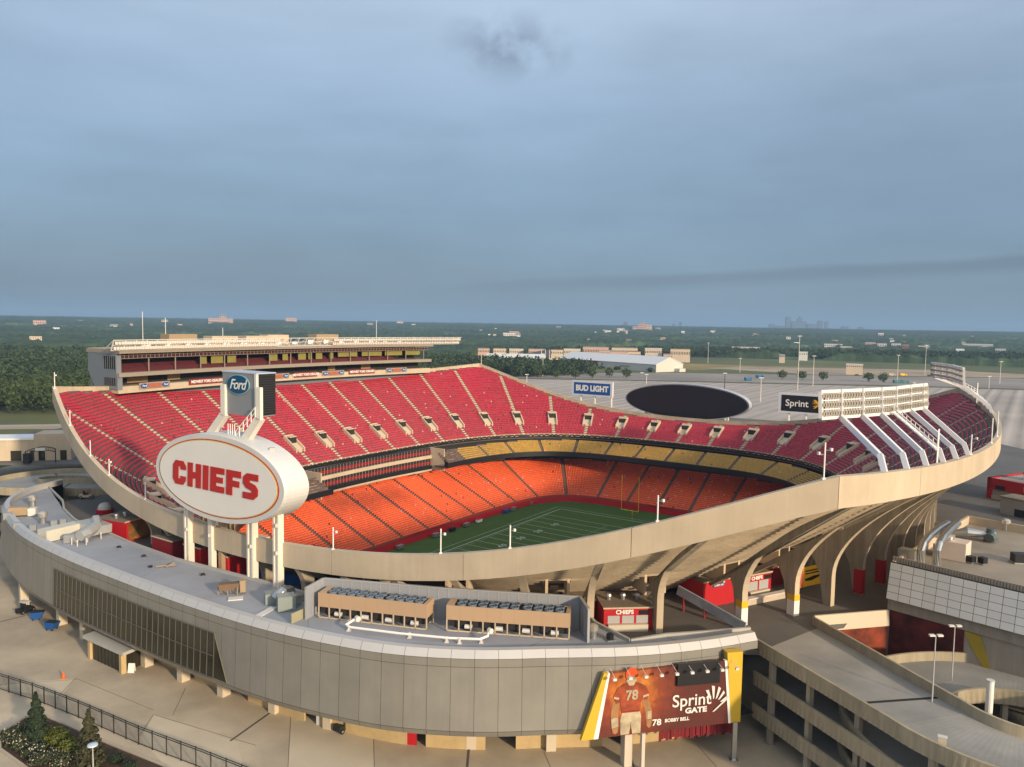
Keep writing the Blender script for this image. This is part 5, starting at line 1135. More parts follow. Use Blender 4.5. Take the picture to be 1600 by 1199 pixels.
# ================================================================ SPIRAL RAMPS both sides of the curved building
RPAR = mat('ramp_parapet', (0.38, 0.325, 0.225), 0.85, 0.1, 0.5, stain=0.16, sscale=0.15, streak=0.15)
RDK = mat('ramp_deck', (0.29, 0.285, 0.265), 0.8, 0.14, 0.3, stain=0.26, sscale=0.1)
def ramp(sg, label):
    e = empty('spiral_ramp', L(-66, sg * 96.7, 0), label, 'ramp', 'spiral pedestrian ramps')
    X = lambda s, t, z: np.array(L(s, t * sg, z))
    cs, ct = -66.9, 96.9; a0 = math.atan2(-.604, -.797)             # where the helix starts (turning with falling angle)
    RI, RO, DROP, PH = 6.9, 17.0, 4.1, 1.15
    Le, Re = [(-68.7, 70.0)], [(-56.9, 74.2)]
    for lev in range(3):
        zt = ZC - .012 - DROP * lev
        li = [X(*p, zt) for p in Le]; ri = [X(*p, zt) for p in Re]; n = 150 if lev < 2 else 110
        for k in range(n + 1):
            th = a0 - 2 * pi * k / 150; z = zt - DROP * k / 150
            li.append(X(cs + RO * cos(th), ct + RO * sin(th), z)); ri.append(X(cs + RI * cos(th), ct + RI * sin(th), z))
        m = M(); rails = [[l, r_, r_ - ZD * .5, l - ZD * .5] for l, r_ in zip(li, ri)]; m.sweep(rails); m.build('ramp_deck', RDK, e)
        for ed, oth, nm in ((li, ri, 'outer_parapet'), (ri, li, 'inner_parapet')):
            m = M(); rails = []; pts = resample(np.array(ed), .34)
            ot = resample(np.array(oth), 1.0)
            T_ = np.gradient(pts, axis=0); T_[:, 2] = 0; T_ /= np.linalg.norm(T_, axis=1)[:, None]; nn = np.stack([T_[:, 1], -T_[:, 0], 0 * T_[:, 0]], 1)
            mid = (np.array(li[0]) + np.array(ri[0])) / 2
            if np.dot(nn[0], mid - pts[0]) > 0: nn = -nn
            for k, p in enumerate(pts):
                g_ = .05 * (k % 2); o_ = nn[k] * (.02 + g_)
                rails.append([p + o_ - ZD * .62, p + nn[k] * .1 + ZD * PH, p - nn[k] * .2 + ZD * PH, p - nn[k] * .2 - ZD * .0])
            m.sweep(rails); m.build(nm, RPAR, e)
        m = M()
        for k in (0, 60) if lev == 0 else (0,):
            a, b_ = (np.array(li[k]), np.array(ri[k])) if k else (np.array(li[0]) * .25 + np.array(li[1]) * .75, np.array(ri[0]) * .14 + np.array(ri[1]) * .86); d = (b_ - a) * .03; m.bar(a + d + ZD * .02, b_ - d + ZD * .02, .38, .03)
        m.build('expansion_joint', DARK, e)
    for nm, ed in (('column', li), ):
        for (s, t) in [(-70.0, 72.6), (-73.0, 77.6), (-76.4, 83.3), (-60.0, 78.4), (-63.0, 84.5)]: m = M(); m.box(X(s, t, 0)[:2], .6, .6, 0, 10.4, .4); m.build('column', PIERM, e)
        for k in range(12):
            th = a0 - 2 * pi * (k + .5) / 12
            for r_ in (RI + .6, RO - .7):
                p = X(cs + r_ * cos(th), ct + r_ * sin(th), 0); m = M(); m.box(p[:2], .6, .6, 0, ZC - DROP * (k + .5) / 12 - .5, th); m.build('column', PIERM, e)
    return e
ramp(1, 'spiral concrete ramp at the right behind the red mural'); ramp(-1, 'spiral concrete ramp at the left edge behind the curved building')
# street lamps and white bollard pipe on the right ramp
def lamp_post(p, h, label, heads, grp='lamp posts on the right ramp'):
    e = empty('lamp_post', p, label, 'lamp post', grp); p = np.asarray(p, float)
    m = M(); m.tube([p, p + ZD * h], [.08, .05], 8); m.build('post', mat('lamp_grey', (.42, .42, .41), .5, .1), e)
    m = M()
    for d in heads: m.ob(p + ZD * (h - .05) + np.array([d * .15, -.2, 0]), (d * .55, 0, 0), (0, .35, 0), ZD * .18)
    m.build('lamp_head', OFFW, e)
lamp_post(at(1456, 1100, 10.8), 7.4, 'twin headed lamp post at the ramp joint nearer the camera', (-1, 1)); lamp_post(at(1487, 1064, 10.4), 6.4, 'twin headed lamp post standing behind the ramp parapet', (-1, 1))
p = at(1545, 1108, 8.5); e = empty('white_pipe', p, 'thick white vertical pipe rising in the well of the right ramp', 'pipe'); m = M(); m.tube([p - ZD * 8, p + ZD * 3.2], .38, 14); m.build('pipe_body', WHITE, e); m = M(); m.tube([p + ZD * 3.2, p + ZD * 3.3], .42, 14); m.build('cap', OFFW, e)
p = at(1471, 1184, 10.3); e = empty('parapet_box', p, 'pale electrical box fixed to the ribbed ramp parapet', 'electrical box'); m = M(); m.box(p[:2], .7, .4, 10.4, 12.3, -.5); m.build('cabinet', mat('box_cream', (.5, .45, .33), .6), e); m = M(); m.box(p[:2], .8, .5, 12.3, 12.38, -.5); m.build('cap', OFFW, e)
# ================================================================ TILE CLAD BUILDING at the right
TILE = bpy.data.materials.new('pale_wall_tiles'); TILE.use_nodes = True; nt = TILE.node_tree; b = nt.nodes['Principled BSDF']; b.inputs['Roughness'].default_value = .5
TILEM = mat('pale_wall_tile', (.64, .64, .63), .5, .05, .3, tint=.12)
tb = empty('tiled_building', (58, 100, 0), 'pale grey tiled building with sloped wall and red mural base right of the piers', 'building')
wa, wb = np.array([51.6, 103.2]), np.array([67.5, 85.0]); wd = (wb - wa); wl = np.linalg.norm(wd); wd = np.array([*(wd / wl), 0]); wn = np.array([wd[1], -wd[0], 0]); wn = wn if wn[1] < 0 else -wn
W0 = np.array([*wa, 0]); V = []; F = []; ti = []
zr_, nc_ = 5, 16
for r_ in range(zr_):
    for c in range(nc_):
        z0, z1 = 14.0 + r_ * .96, 14.0 + (r_ + 1) * .96 - .05; x0, x1 = wl * c / nc_, wl * (c + 1) / nc_ - .05
        f = lambda x, z: W0 + wd * x + wn * (.9 - (z - 14) * .19) + ZD * z
        o = len(V); V += [f(x0, z0), f(x1, z0), f(x1, z1), f(x0, z1)]; F.append((o, o + 1, o + 2, o + 3)); ti.append(rng.random())
npmesh('tile_cladding', V, F, TILEM, tb, ti)
ofs = np.array([25.5, 26.5, 0])                                      # the side wall runs off behind, to the right
m = M(); m.hexa([W0 + wn * .84 + ZD * 14, W0 + wd * wl + wn * .84 + ZD * 14, W0 + wd * wl + ZD * 14 - wn * .4, W0 + ZD * 14 - wn * .4], [W0 + wn * -.12 + ZD * 18.8, W0 + wd * wl - wn * .12 + ZD * 18.8, W0 + wd * wl - wn * .4 + ZD * 18.8, W0 - wn * .4 + ZD * 18.8]); m.build('sloped_wall', DARK, tb)
m = M(); m.ob(W0 + ZD * 12.4 + wn * .35, wd * wl, -wn * .8, ZD * 1.6); m.ob(W0 + ZD * 0 + wn * .1, wd * wl, -wn * .4, ZD * 12.4); m.build('lower_wall', CONC, tb)
MUR2 = mat('rust_mural', (0.20, 0.035, 0.012), .7, .5, .5, stain=.6, sscale=.35); MUR3 = mat('maroon_mural', (0.10, 0.013, 0.012), .7, .5, .5, stain=.6, sscale=.35)
m = M(); m.ob(W0 + ZD * 6 + wn * .14 + wd * .3, wd * 9.2, wn * .05, ZD * 6.3); m.build('maroon_mural', MUR3, tb)
m = M(); q = W0 + wn * .18 + wd * 9.5; m.prism([q + ZD * 12.3, q + wd * 1.9 + ZD * 12.2, q + wd * 3.3 + ZD * 8, q + wd * 2.6 + ZD * 8, q + wd * .9 + ZD * 10.5], wn * .04); m.build('yellow_swoosh', mat('olive_yellow', (.33, .24, .02), .6, .2), tb)
R0 = W0 - wn * .4 + ZD * 17.6
m = M(); m.poly([R0, R0 + wd * wl, R0 + wd * wl + ofs * 1.0, R0 + ofs]); m.build('roof', mat('tan_roof', (.30, .265, .215), .85, .1, .3, stain=.2, sscale=.12), tb)
m = M(); m.ob(W0 - wn * .4 + ZD * 0 , ofs, wd * .4, ZD * 18.9); m.ob(W0 - wn * .4 + ofs, wd * wl, -wn * .4, ZD * 18.9); m.build('roof_parapet', CREAM, tb)
m = M(); 
for k in range(int(wl / .35)): m.ob(W0 - wn * .62 + wd * k * .35 + ZD * 17.6, wd * .22, -wn * .16, ZD * 1.9)
m.ob(W0 - wn * .8 + ZD * 17.6, wd * wl, -wn * .1, ZD * 1.8); m.build('ribbed_screen', mat('ribbed_tan', (.36, .31, .25), .6, .1), tb)
LW0 = np.array([40.4, 100.4, 0]); LW1 = np.array([51.4, 103.0, 0]); ld = LW1 - LW0
lw = empty('light_well_wall', LW0, 'cream parapet with rusty red mural below it edging the concourse', 'wall')
ln_ = np.array([ld[1], -ld[0], 0]) / np.linalg.norm(ld)
m = M(); m.hexa([LW0 + ZD * 10.2, LW1 + ZD * 10.2, LW1 + ZD * 10.2 + ln_ * .5, LW0 + ZD * 10.2 + ln_ * .5], [LW0 + ZD * 12.3 - ln_ * .0, LW1 + ZD * 12.3, LW1 + ZD * 12.3 + ln_ * .3, LW0 + ZD * 12.3 + ln_ * .3]); m.build('parapet', mat('pale_cream', (.58, .49, .37), .8, .06, .4), lw)
m = M(); m.ob(LW0 + ln_ * .1, ld, -ln_ * .3, ZD * 10.2); m.build('mural_wall', MUR2, lw)
STN = mat('bright_duct', (.55, .55, .54), .25, .1, 1.0, metal=.9)
e = empty('chrome_ducts', at(1440, 880, 17.7), 'two shiny bent metal ducts rising over the ribbed roof screen', 'duct')
for dx, top in ((0, 0), (26, 6)):
    m = M(); b0 = at(1437 + dx, 893, 17.7); b1 = at(1478 + dx * .6, 862, 17.7); zt = 21.6
    m.tube([b0, b0 + ZD * 2.9, b0 * .93 + b1 * .07 + ZD * 3.6, b0 * .75 + b1 * .25 + ZD * 4.1, b0 * .4 + b1 * .6 + ZD * 4.3, b1 + ZD * 4.2], .52, 12); m.build('bent_duct', STN, e)
m = M(); 
for dx in (6, 20): b0 = at(1437 + dx, 890, 17.7); m.tube([b0, b0 + ZD * 3.6], .12, 6)
m.box(at(1418, 878, 17.7)[:2], 2.2, 1.5, 17.7, 19.5, -.8); m.build('support_frame', STEEL, e)
roof_unit(1490, 872, 'roof_plant_room', 'pink lit cream plant box with open flap on the tiled building roof', [('cabin', mat('plant_cream', (.60, .50, .42), .7, .08), lambda m, p: m.box(p[:2], 3.6, 3.0, p[2], p[2] + 2.6, -.75)), ('flap', OFFW, lambda m, p: m.box((p[0] - 1.2, p[1] + .5), 2.0, 1.4, p[2] + 2.7, p[2] + 3.1, -.75)), ('duct_box', STEEL, lambda m, p: m.box((p[0] - .3, p[1] + 1.5), 1.2, 3.0, p[2] + 2.6, p[2] + 3.4, -.2))], None, 17.65)
roof_unit(1548, 846, 'roof_exhaust', 'grey green exhaust fan with cone duct on the tiled building roof', [('fan_drum', mat('dark_teal_metal', (.12, .15, .15), .4, .2, metal=.4), lambda m, p: (m.tube_prof(tuple(p), [(1.0, 0), (1.0, .8), (.7, 1.6), (.7, 2.0)], 12), m.tube([(p[0] - 1, p[1] - 1.2, p[2] + .8), (p[0] - .2, p[1] - .6, p[2] + 1)], .7, 10))), ('long_duct', STEEL, lambda m, p: m.tube([(p[0] - 5.5, p[1] + 2.2, p[2] + .5), (p[0] - 3.0, p[1] + 1.2, p[2] + 1.1), (p[0] - .6, p[1] + .2, p[2] + 1.0)], [.3, .8, .5], 10))], None, 17.65)
for px, py, lab in [(1517, 880, 'small dark square vent behind the plant box nearer the left'), (1535, 882, 'small dark square vent behind the plant box nearer the right')]: roof_unit(px, py, 'square_vent', lab, [('hood', BLACK, lambda m, p: m.box(p[:2], .9, .9, p[2] + .2, p[2] + 1.0, .4)), ('curb', STEEL, lambda m, p: m.box(p[:2], .6, .6, p[2], p[2] + .2, .4))], 'small dark square vents', 17.65)
roof_unit(1597, 880, 'roof_air_unit', 'dark ribbed air unit cut by the right edge of the picture', [('cabinet', BLACK, lambda m, p: m.box(p[:2], 2.6, 1.4, p[2] + .2, p[2] + 1.4, -.1)), ('base', STEEL, lambda m, p: m.box(p[:2], 2.8, 1.6, p[2], p[2] + .2, -.1))], None, 17.65)
roof_unit(1571, 828, 'roof_vent', 'pale hooded vent near the far parapet of the tiled roof', vent_parts(1.7, .6), 'round metal roof vents', 17.65)
# ================================================================ KIOSKS on the concourse
KROOF = mat('kiosk_roof', (.20, .165, .125), .9, .15, .4, stain=.2, sscale=.3); SHUT = mat('grey_shutter', (.36, .37, .37), .5, .08)
def kiosk(a, b_, depth, h, label, words=None, shutters=True, cat='kiosk', wallm=None, wsize=.7, dirsg=1, txt=None):
    """front runs from plan point a to b_, the hut extends away from the camera side"""
    a, b_ = np.array([*a[:2], ZC]), np.array([*b_[:2], ZC]); d = b_ - a; ln2 = np.linalg.norm(d); d /= ln2; n_ = np.array([-d[1], d[0], 0]); n_ = n_ * dirsg
    wm = wallm or RED; e = empty('concession_kiosk', a, label, cat, 'red concession kiosks under the stand')
    m = M(); m.ob(a, d * ln2, n_ * .15, ZD * h); m.ob(a + n_ * depth, d * ln2, n_ * .15, ZD * h); m.ob(a + n_ * .15, d * .15, n_ * (depth - .15), ZD * h); m.ob(a + n_ * .15 + d * (ln2 - .15), d * .15, n_ * (depth - .15), ZD * h); m.build('walls', wm, e)
    m = M(); m.ob(a - n_ * .12 - d * .1 + ZD * h, d * (ln2 + .2), n_ * (depth + .4), ZD * .12); m.build('roof', KROOF, e)
    m = M(); m.ob(a - n_ * .16 - d * .12 + ZD * (h - .02), d * (ln2 + .24), n_ * .1, ZD * .2); m.build('roof_edge', CREAM, e)
    if shutters:
        nsh = max(2, int(ln2 / 2.0)); w_ = (ln2 - .8) / nsh
        for k in range(nsh): m = M(); m.ob(a + d * (.4 + k * w_ + .1) - n_ * .05 + ZD * .95, d * (w_ - .3), n_ * .05, ZD * (h - 1.9)); m.build('shutter', SHUT, e)
        m = M(); m.ob(a + d * .5 - n_ * .55, d * (ln2 - 1.2), n_ * .5, ZD * .9); m.build('counter', mat('counter_cream', (.55, .50, .40), .6), e)
        m = M(); m.ob(a + d * (ln2 * .72) - n_ * .1 + ZD * (h - .85), d * 1.3, n_ * .06, ZD * .6); m.build('menu_screen', BLACK, e)
    if words: text_mesh(words, wsize, e, 'lettering', txt or WHITE, a + d * ln2 * .42 - n_ * .1 + ZD * (h - .48), d, ZD, off=.03)
    m = M()
    for k in range(3): c = a + d * ln2 * (.2 + .3 * k) + n_ * depth * .5 + ZD * (h + .12); m.tube_prof(tuple(c), [(.3, 0), (.3, .5), (.42, .55), (.3, .8)], 8)
    m.build('roof_vents', STEEL, e)
    return e
kiosk(at(943, 986, ZC), at(1019, 984, ZC), 6, 2.9, 'red concession kiosk with grey shutters behind the end screen wall', 'CHIEFS', wsize=.75)
kiosk(at(1098, 951, ZC), at(1152, 940, ZC), 5, 3.6, 'dark red kiosk with small blue sign beside the sloping grey barrier', None, False, wsize=.5)
kiosk(at(1164, 935, ZC), at(1204, 927, ZC), 5, 3.2, 'red kiosk with white lettering between the two yellow banded piers', 'CHIEFS', wsize=.7)
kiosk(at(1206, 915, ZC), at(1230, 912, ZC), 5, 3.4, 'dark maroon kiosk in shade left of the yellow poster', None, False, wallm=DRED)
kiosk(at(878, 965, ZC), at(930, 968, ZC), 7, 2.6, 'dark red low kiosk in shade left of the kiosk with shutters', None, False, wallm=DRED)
kiosk(at(196, 849, ZC), at(240, 836, ZC), 7, 3.6, 'red kiosk with a photo mural below the left rim', None, False)
kiosk(at(288, 884, ZC), at(314, 892, ZC), 5, 3.4, 'red kiosk seen between the first two sign columns', None, False); kiosk(at(328, 897, ZC), at(356, 906, ZC), 5, 3.4, 'red kiosk seen between the middle sign columns', None, False)
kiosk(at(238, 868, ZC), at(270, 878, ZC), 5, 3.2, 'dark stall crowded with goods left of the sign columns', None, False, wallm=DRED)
e = empty('photo_mural', at(215, 845, ZC), 'gold and red photo mural on the side of the left kiosk', 'mural'); a, b_ = at(197, 849.5, ZC), at(240, 836.5, ZC); d = (b_ - a) / np.linalg.norm(b_ - a); n_ = np.array([d[1], -d[0], 0])
m = M(); m.ob(a + n_ * .03 + ZD * .4, d * np.linalg.norm(b_ - a), n_ * .04, ZD * 2.9); m.build('printed_panel', mat('gold_brown_print', (.25, .12, .03), .6, .6, .5, stain=.6, sscale=.4), e); m = M(); m.ob(a + n_ * .08 + ZD * .4, d * .5, n_ * .03, ZD * 2.9); m.build('red_edge', RED, e)
e = empty('small_blue_sign', at(1125, 925, 14), 'narrow dark blue sign on the red kiosk by the barrier', 'sign'); a, b_ = at(1098, 951, ZC), at(1152, 940, ZC); d = (b_ - a) / np.linalg.norm(b_ - a); n_ = np.array([d[1], -d[0], 0])
m = M(); m.ob(a + d * 1.7 + n_ * .05 + ZD * 2.75, d * 2.1, n_ * .05, ZD * .42); o = m.build('sign_board', BLUE, e); text_mesh('CHIEFS AID', .34, o, 'lettering', WHITE, a + d * 2.75 + n_ * .12 + ZD * 2.96, d, ZD, off=.01)
e = empty('sloping_barrier', at(1160, 985, ZC), 'weathered grey blue sloping barrier wall leading down to the concourse', 'barrier'); a, b_ = at(1059, 924, ZC + 2.6), at(1164, 983, ZC + .25)
m = M(); m.bar(a + ZD * .2, b_ + ZD * .2, .3, 1.3); m.build('barrier_panel', mat('blue_grey_panel', (.24, .27, .32), .7, .2, .6, stain=.25, sscale=.3), e)
m = M(); 
for f in (.1, .42): p = a + (b_ - a) * f; m.box(p[:2], .25, .25, ZC, p[2]); 
m.build('posts', DRED, e)
e = empty('yellow_poster', at(1265, 905, ZC), 'bright yellow advertising poster hung between two piers', 'poster'); a, b_ = at(1240, 921, ZC + .9), at(1283, 911, ZC + .9); d = (b_ - a); lnp = np.linalg.norm(d); d /= lnp; n_ = np.array([d[1], -d[0], 0])
m = M(); m.ob(a, d * lnp, n_ * .08, ZD * 3.0); o = m.build('poster_panel', mat('poster_yellow', (.80, .44, .015), .5, .05), e)
m = M(); m.ob(a + n_ * .09 + ZD * .1, d * lnp * .3, n_ * .02, ZD * 2.7); m.build('red_picture', mat('poster_red', (.45, .10, .06), .5, .4, 1.5), o)
m = M()
for z, w_ in ((2.25, .45), (1.85, .55)): m.ob(a + n_ * .09 + d * lnp * .38 + ZD * z, d * lnp * w_, n_ * .02, ZD * .2)
m.prism([a + n_ * .09 + d * lnp * x + ZD * z for x, z in ((.38, .9), (.62, .8), (.95, 1.25), (.95, 1.5), (.7, 1.45), (.38, 1.2))], n_ * .02); m.build('dark_print', BLACK, o)
e = empty('kiosk_canopy', at(1200, 935, ZC), 'long pale counter canopy strung between the white wrapped piers', 'counter'); m = M(); a, b_ = at(1166, 936, ZC + 1.0), at(1236, 922, ZC + 1.0); m.bar(a, b_, .9, .12); m.build('counter_top', OFFW, e); m = M(); m.bar(a - ZD * .55, b_ - ZD * .55, .5, .8); m.build('counter_front', mat('counter_print', (.50, .42, .33), .6, .3, 1.0), e)
e = empty('helmet_stand', at(164, 802, ZC), 'round red stand with white dome on the shaded concourse', 'stand'); p = at(164, 802, ZC); m = M(); m.tube_prof(tuple(p), [(1.6, 0), (1.7, .9)], 20); m.build('base', RED, e); m = M(); m.tube_prof((p[0], p[1], p[2] + .9), [(1.3, 0), (1.2, .6), (.8, 1.1), (.1, 1.3)], 16); m.build('dome', OFFW, e)
for px, py, lab in [(412, 905, 'blue recycling bins behind the last sign column nearer the left'), (452, 912, 'blue recycling bins behind the screen wall corner')]:
    p = at(px, py, ZC); e = empty('recycling_bins', p, lab, 'bins', 'blue bins on the concourse'); m = M(); m.box(p[:2], 4.5, 1.3, ZC, ZC + 1.3, -.3); m.build('bin_body', BLUE, e); m = M(); m.box(p[:2], 4.6, 1.4, ZC + 1.3, ZC + 1.4, -.3); m.build('lid', mat('bin_blue_lid', (.02, .10, .32), .5), e)
# red roofed restaurant block at the right edge
bq = empty('restaurant_block', at(1560, 770, ZC), 'low tan building with red fascia and yellow lettering at the right edge', 'building')
a, b_ = at(1541, 777, ZC), at(1640, 797, ZC); d = (b_ - a); lq = np.linalg.norm(d); d /= lq; n_ = np.array([-d[1], d[0], 0]); n_ = n_ if n_[1] > 0 else -n_
m = M(); m.ob(a + ZD * 2.2, d * lq, n_ * .4, ZD * 2.6); m.ob(a, d * 1.0, n_ * 6, ZD * 4.8); m.ob(a + n_ * .4 + ZD * 3.6, d * .4, n_ * 14, ZD * 1.2); m.build('red_fascia', RED, bq)
m = M(); m.ob(a + d * 1.2 + n_ * .3, d * lq, n_ * .3, ZD * 2.2); m.ob(a + d * 1.0 + n_ * .8 + ZD * 4.4, d * lq, n_ * 14, ZD * .2); m.build('walls_and_roof', mat('tan_block', (.34, .31, .27), .8, .1), bq)
m = M(); m.ob(a + d * 1.3 - n_ * .3, d * 4, n_ * .5, ZD * .8); m.build('counter', CREAM, bq); m = M(); m.ob(a + d * 2 - n_ * .06 + ZD * 2.4, d * 2.2, n_ * .06, ZD * .9); m.build('menu_screen', BLACK, bq)
text_mesh('BLAZE', 1.6, bq, 'lettering', YEL, a + d * 10.5 - n_ * .08 + ZD * 3.3, d, ZD, off=.05, align='CENTER')
m = M(); m.tube([a + d * 5 + n_ * 6 + ZD * 4.6, a + d * 5 + n_ * 6 + ZD * 6.2, a + d * 7 + n_ * 5 + ZD * 7.0], .5, 10); m.tube([a + d * 8 + n_ * 3 + ZD * 4.6, a + d * 8.6 + n_ * 3 + ZD * 6], .8, 10); m.build('roof_ducts', STN, bq)
m = M(); m.box((a + d * 6.5 + n_ * 7)[:2], 3, 2, ZC + 4.6, ZC + 6.4); m.build('roof_unit', DARK, bq)
tw = empty('tan_service_block', at(1590, 800, ZC), 'plain tan service block with dark opening below the red fascia building', 'building'); a2 = at(1562, 802, ZC)
m = M(); m.ob(a2, d * 22, n_ * 5, ZD * 3.6); m.build('walls', mat('tan_block', (.34, .31, .27)), tw); m = M(); m.ob(a2 + d * 3 - n_ * .05, d * 5, n_ * .1, ZD * 1.6); m.build('dark_opening', DARK, tw)
m = M(); m.ob(a2 + ZD * 3.6 - n_ * .2 - d * .2, d * 22.4, n_ * 5.4, ZD * .2); m.build('roof', KROOF, tw)
# ---- cream gate building at the far left
cg = empty('cream_gate_building', at(40, 720, ZC), 'long cream wall building with pale roof edge at the far left', 'building')
a, b_ = at(-60, 722, ZC), at(112, 718, ZC); d = (b_ - a); lq = np.linalg.norm(d); d /= lq; n_ = np.array([-d[1], d[0], 0])
m = M(); m.ob(a, d * lq * .66, n_ * 8, ZD * 5.6); m.ob(a + d * lq * .66 - n_ * .5, d * lq * .34, n_ * 8, ZD * 7.2); m.build('walls', CREAM, cg)
m = M(); m.ob(a + ZD * 5.6 - n_ * .3, d * lq * .66, n_ * 8.6, ZD * .5); m.build('roof_edge', mat('roof_white', (.68, .68, .68), .5), cg)
for f, w_ in ((.44, 2.6), (.62, 2.2), (.70, 1.6), (.90, 1.6)): m = M(); m.ob(a + d * lq * f - n_ * (.05 if f < .66 else .56), d * w_, n_ * .06, ZD * 2.7); m.build('doorway', GLASS, cg)
ga = empty('arch_gate', at(60, 724, ZC), 'dark metal arched entrance sign in front of the cream wall', 'gate'); p0, p1 = at(40, 724, ZC), at(87, 723, ZC); m = M()
arc_ = [p0 + (p1 - p0) * f + ZD * (2.4 + 1.9 * math.sin(pi * (.12 + .62 * f))) for f in np.linspace(0, 1, 14)]; m.tube(arc_, .12, 6); m.tube([q - ZD * .9 for q in arc_], .1, 6)
for k in range(14): m.tube([arc_[k], arc_[k] - ZD * .9], .06, 5)
m.build('arch', BLACK, ga); m = M(); m.tube([p0, arc_[0]], .16, 6); m.tube([p1, arc_[-1]], .16, 6); m.box((p0 * .93 + p1 * .07)[:2], 1.6, 1.6, ZC, ZC + 2.6); m.build('posts', BLACK, ga); m = M(); q = p0 * .5 + p1 * .5; m.ob(q + ZD * 3.3 - d * 1.2 - n_ * .2, d * 2.4, n_ * .1, ZD * .8); m.build('sign_plate', OFFW, ga)
# ================================================================ PLAZA LEVEL
def person_cart(px, py, z, label, col_, cat='utility cart', rot=.9, top=None):
    p = at(px, py, z); e = empty('utility_cart', p, label, cat, 'small utility carts'); c, s_ = cos(rot), sin(rot); f = np.array([c, s_, 0]); q = np.array([-s_, c, 0])
    m = M(); m.hexa([p - f * 1.35 - q * .65 + ZD * .35, p + f * 1.35 - q * .65 + ZD * .35, p + f * 1.35 + q * .65 + ZD * .35, p - f * 1.35 + q * .65 + ZD * .35], [p - f * 1.35 - q * .65 + ZD * .95, p + f * 1.1 - q * .55 + ZD * .85, p + f * 1.1 + q * .55 + ZD * .85, p - f * 1.35 + q * .65 + ZD * .95]); m.build('body', col_, e)
    m = M(); m.ob(p - f * .3 - q * .6 + ZD * .9, f * .5, q * 1.2, ZD * .35); m.ob(p - f * .45 - q * .6 + ZD * .95, f * .15, q * 1.2, ZD * .7); m.build('seat', BLACK, e)
    m = M()
    for a in (-.55, .5):
        for b2 in (-.6, .6): m.tube([p + f * a + q * b2 + ZD * .9, p + f * a * .9 + q * b2 + ZD * 1.85], .04, 6)
    m.build('roll_frame', BLACK, e); m = M(); m.ob(p - f * .65 - q * .65 + ZD * 1.85, f * 1.2, q * 1.3, ZD * .07); m.build('canopy', top or col_, e)
    for a in (-.95, .95):
        for b2 in (-.62, .62): m = M(); m.tube([p + f * a + q * (b2 - .12) + ZD * .33, p + f * a + q * (b2 + .12) + ZD * .33], .33, 12); o = m.build('wheel', BLACK, e); m = M(); m.tube([p + f * a + q * (b2 - .13) + ZD * .33, p + f * a + q * (b2 + .13) + ZD * .33], .16, 8); m.build('rim', STEEL, o)
    return e
person_cart(539, 1140, 0, 'black four wheeled utility buggy parked by a column of the curved building', mat('buggy_black', (.02, .025, .02), .5, .2))
person_cart(135, 779, ZC, 'cream utility cart with red top on the shaded left concourse', CREAM, top=RED, rot=.3)
person_cart(40, 957, 0, 'dark service cart with pale stripes behind the blue skips', BLACK, rot=1.2, top=OFFW)
for px, py, lab, rz in [(58, 968, 'tilting blue waste skip beside the dark service cart', .3), (81, 984, 'blue waste skip nearest the yellow stone pier', -.2)]:
    p = at(px, py, 0); e = empty('waste_skip', p, lab, 'waste skip', 'blue wheeled waste skips'); c, s_ = cos(rz), sin(rz); f = np.array([c, s_, 0]); q = np.array([-s_, c, 0])
    m = M(); m.hexa([p - f * .7 - q * .6 + ZD * .25, p + f * .6 - q * .6 + ZD * .25, p + f * .6 + q * .6 + ZD * .25, p - f * .7 + q * .6 + ZD * .25], [p - f * .9 - q * .65 + ZD * 1.35, p + f * 1.15 - q * .65 + ZD * 1.35, p + f * 1.15 + q * .65 + ZD * 1.35, p - f * .9 + q * .65 + ZD * 1.35]); m.build('tub', BLUE, e)
    m = M(); m.quad(p - f * .84 - q * .6 + ZD * 1.36, p + f * 1.08 - q * .6 + ZD * 1.36, p + f * 1.08 + q * .6 + ZD * 1.36, p - f * .84 + q * .6 + ZD * 1.36); m.build('dark_inside', DARK, e)
    m = M()
    for a in (-.5, .5):
        for b2 in (-.5, .5): m.tube([p + f * a + q * (b2 - .06) + ZD * .13, p + f * a + q * (b2 + .06) + ZD * .13], .13, 8)
    m.build('castors', BLACK, e)
p = at(99, 1060, 0); e = empty('traffic_cone', p, 'orange traffic cone standing on the plaza', 'traffic cone'); m = M(); m.tube_prof((p[0], p[1], .05), [(.26, 0), (.06, .85)], 12); m.build('cone', mat('cone_orange', (.75, .12, .02), .5), e); m = M(); m.box(p[:2], .6, .6, 0, .05); m.build('foot', mat('cone_orange', (.75, .12, .02)), e)
p = at(206, 1050, 0); e = empty('sandwich_board', p, 'white A frame notice board by the entrance hut', 'notice board'); m = M(); m.hexa([p + np.array([-.45, -.35, 0]), p + np.array([.45, -.35, 0]), p + np.array([.45, -.28, 0]), p + np.array([-.45, -.28, 0])], [p + np.array([-.45, -.03, 1.25]), p + np.array([.45, -.03, 1.25]), p + np.array([.45, 0, 1.25]), p + np.array([-.45, 0, 1.25])]); m.build('front_board', WHITE, e); m = M(); m.hexa([p + np.array([-.45, .35, 0]), p + np.array([.45, .35, 0]), p + np.array([.45, .28, 0]), p + np.array([-.45, .28, 0])], [p + np.array([-.45, .06, 1.25]), p + np.array([.45, .06, 1.25]), p + np.array([.45, .03, 1.25]), p + np.array([-.45, .03, 1.25])]); m.build('rear_board', OFFW, e)
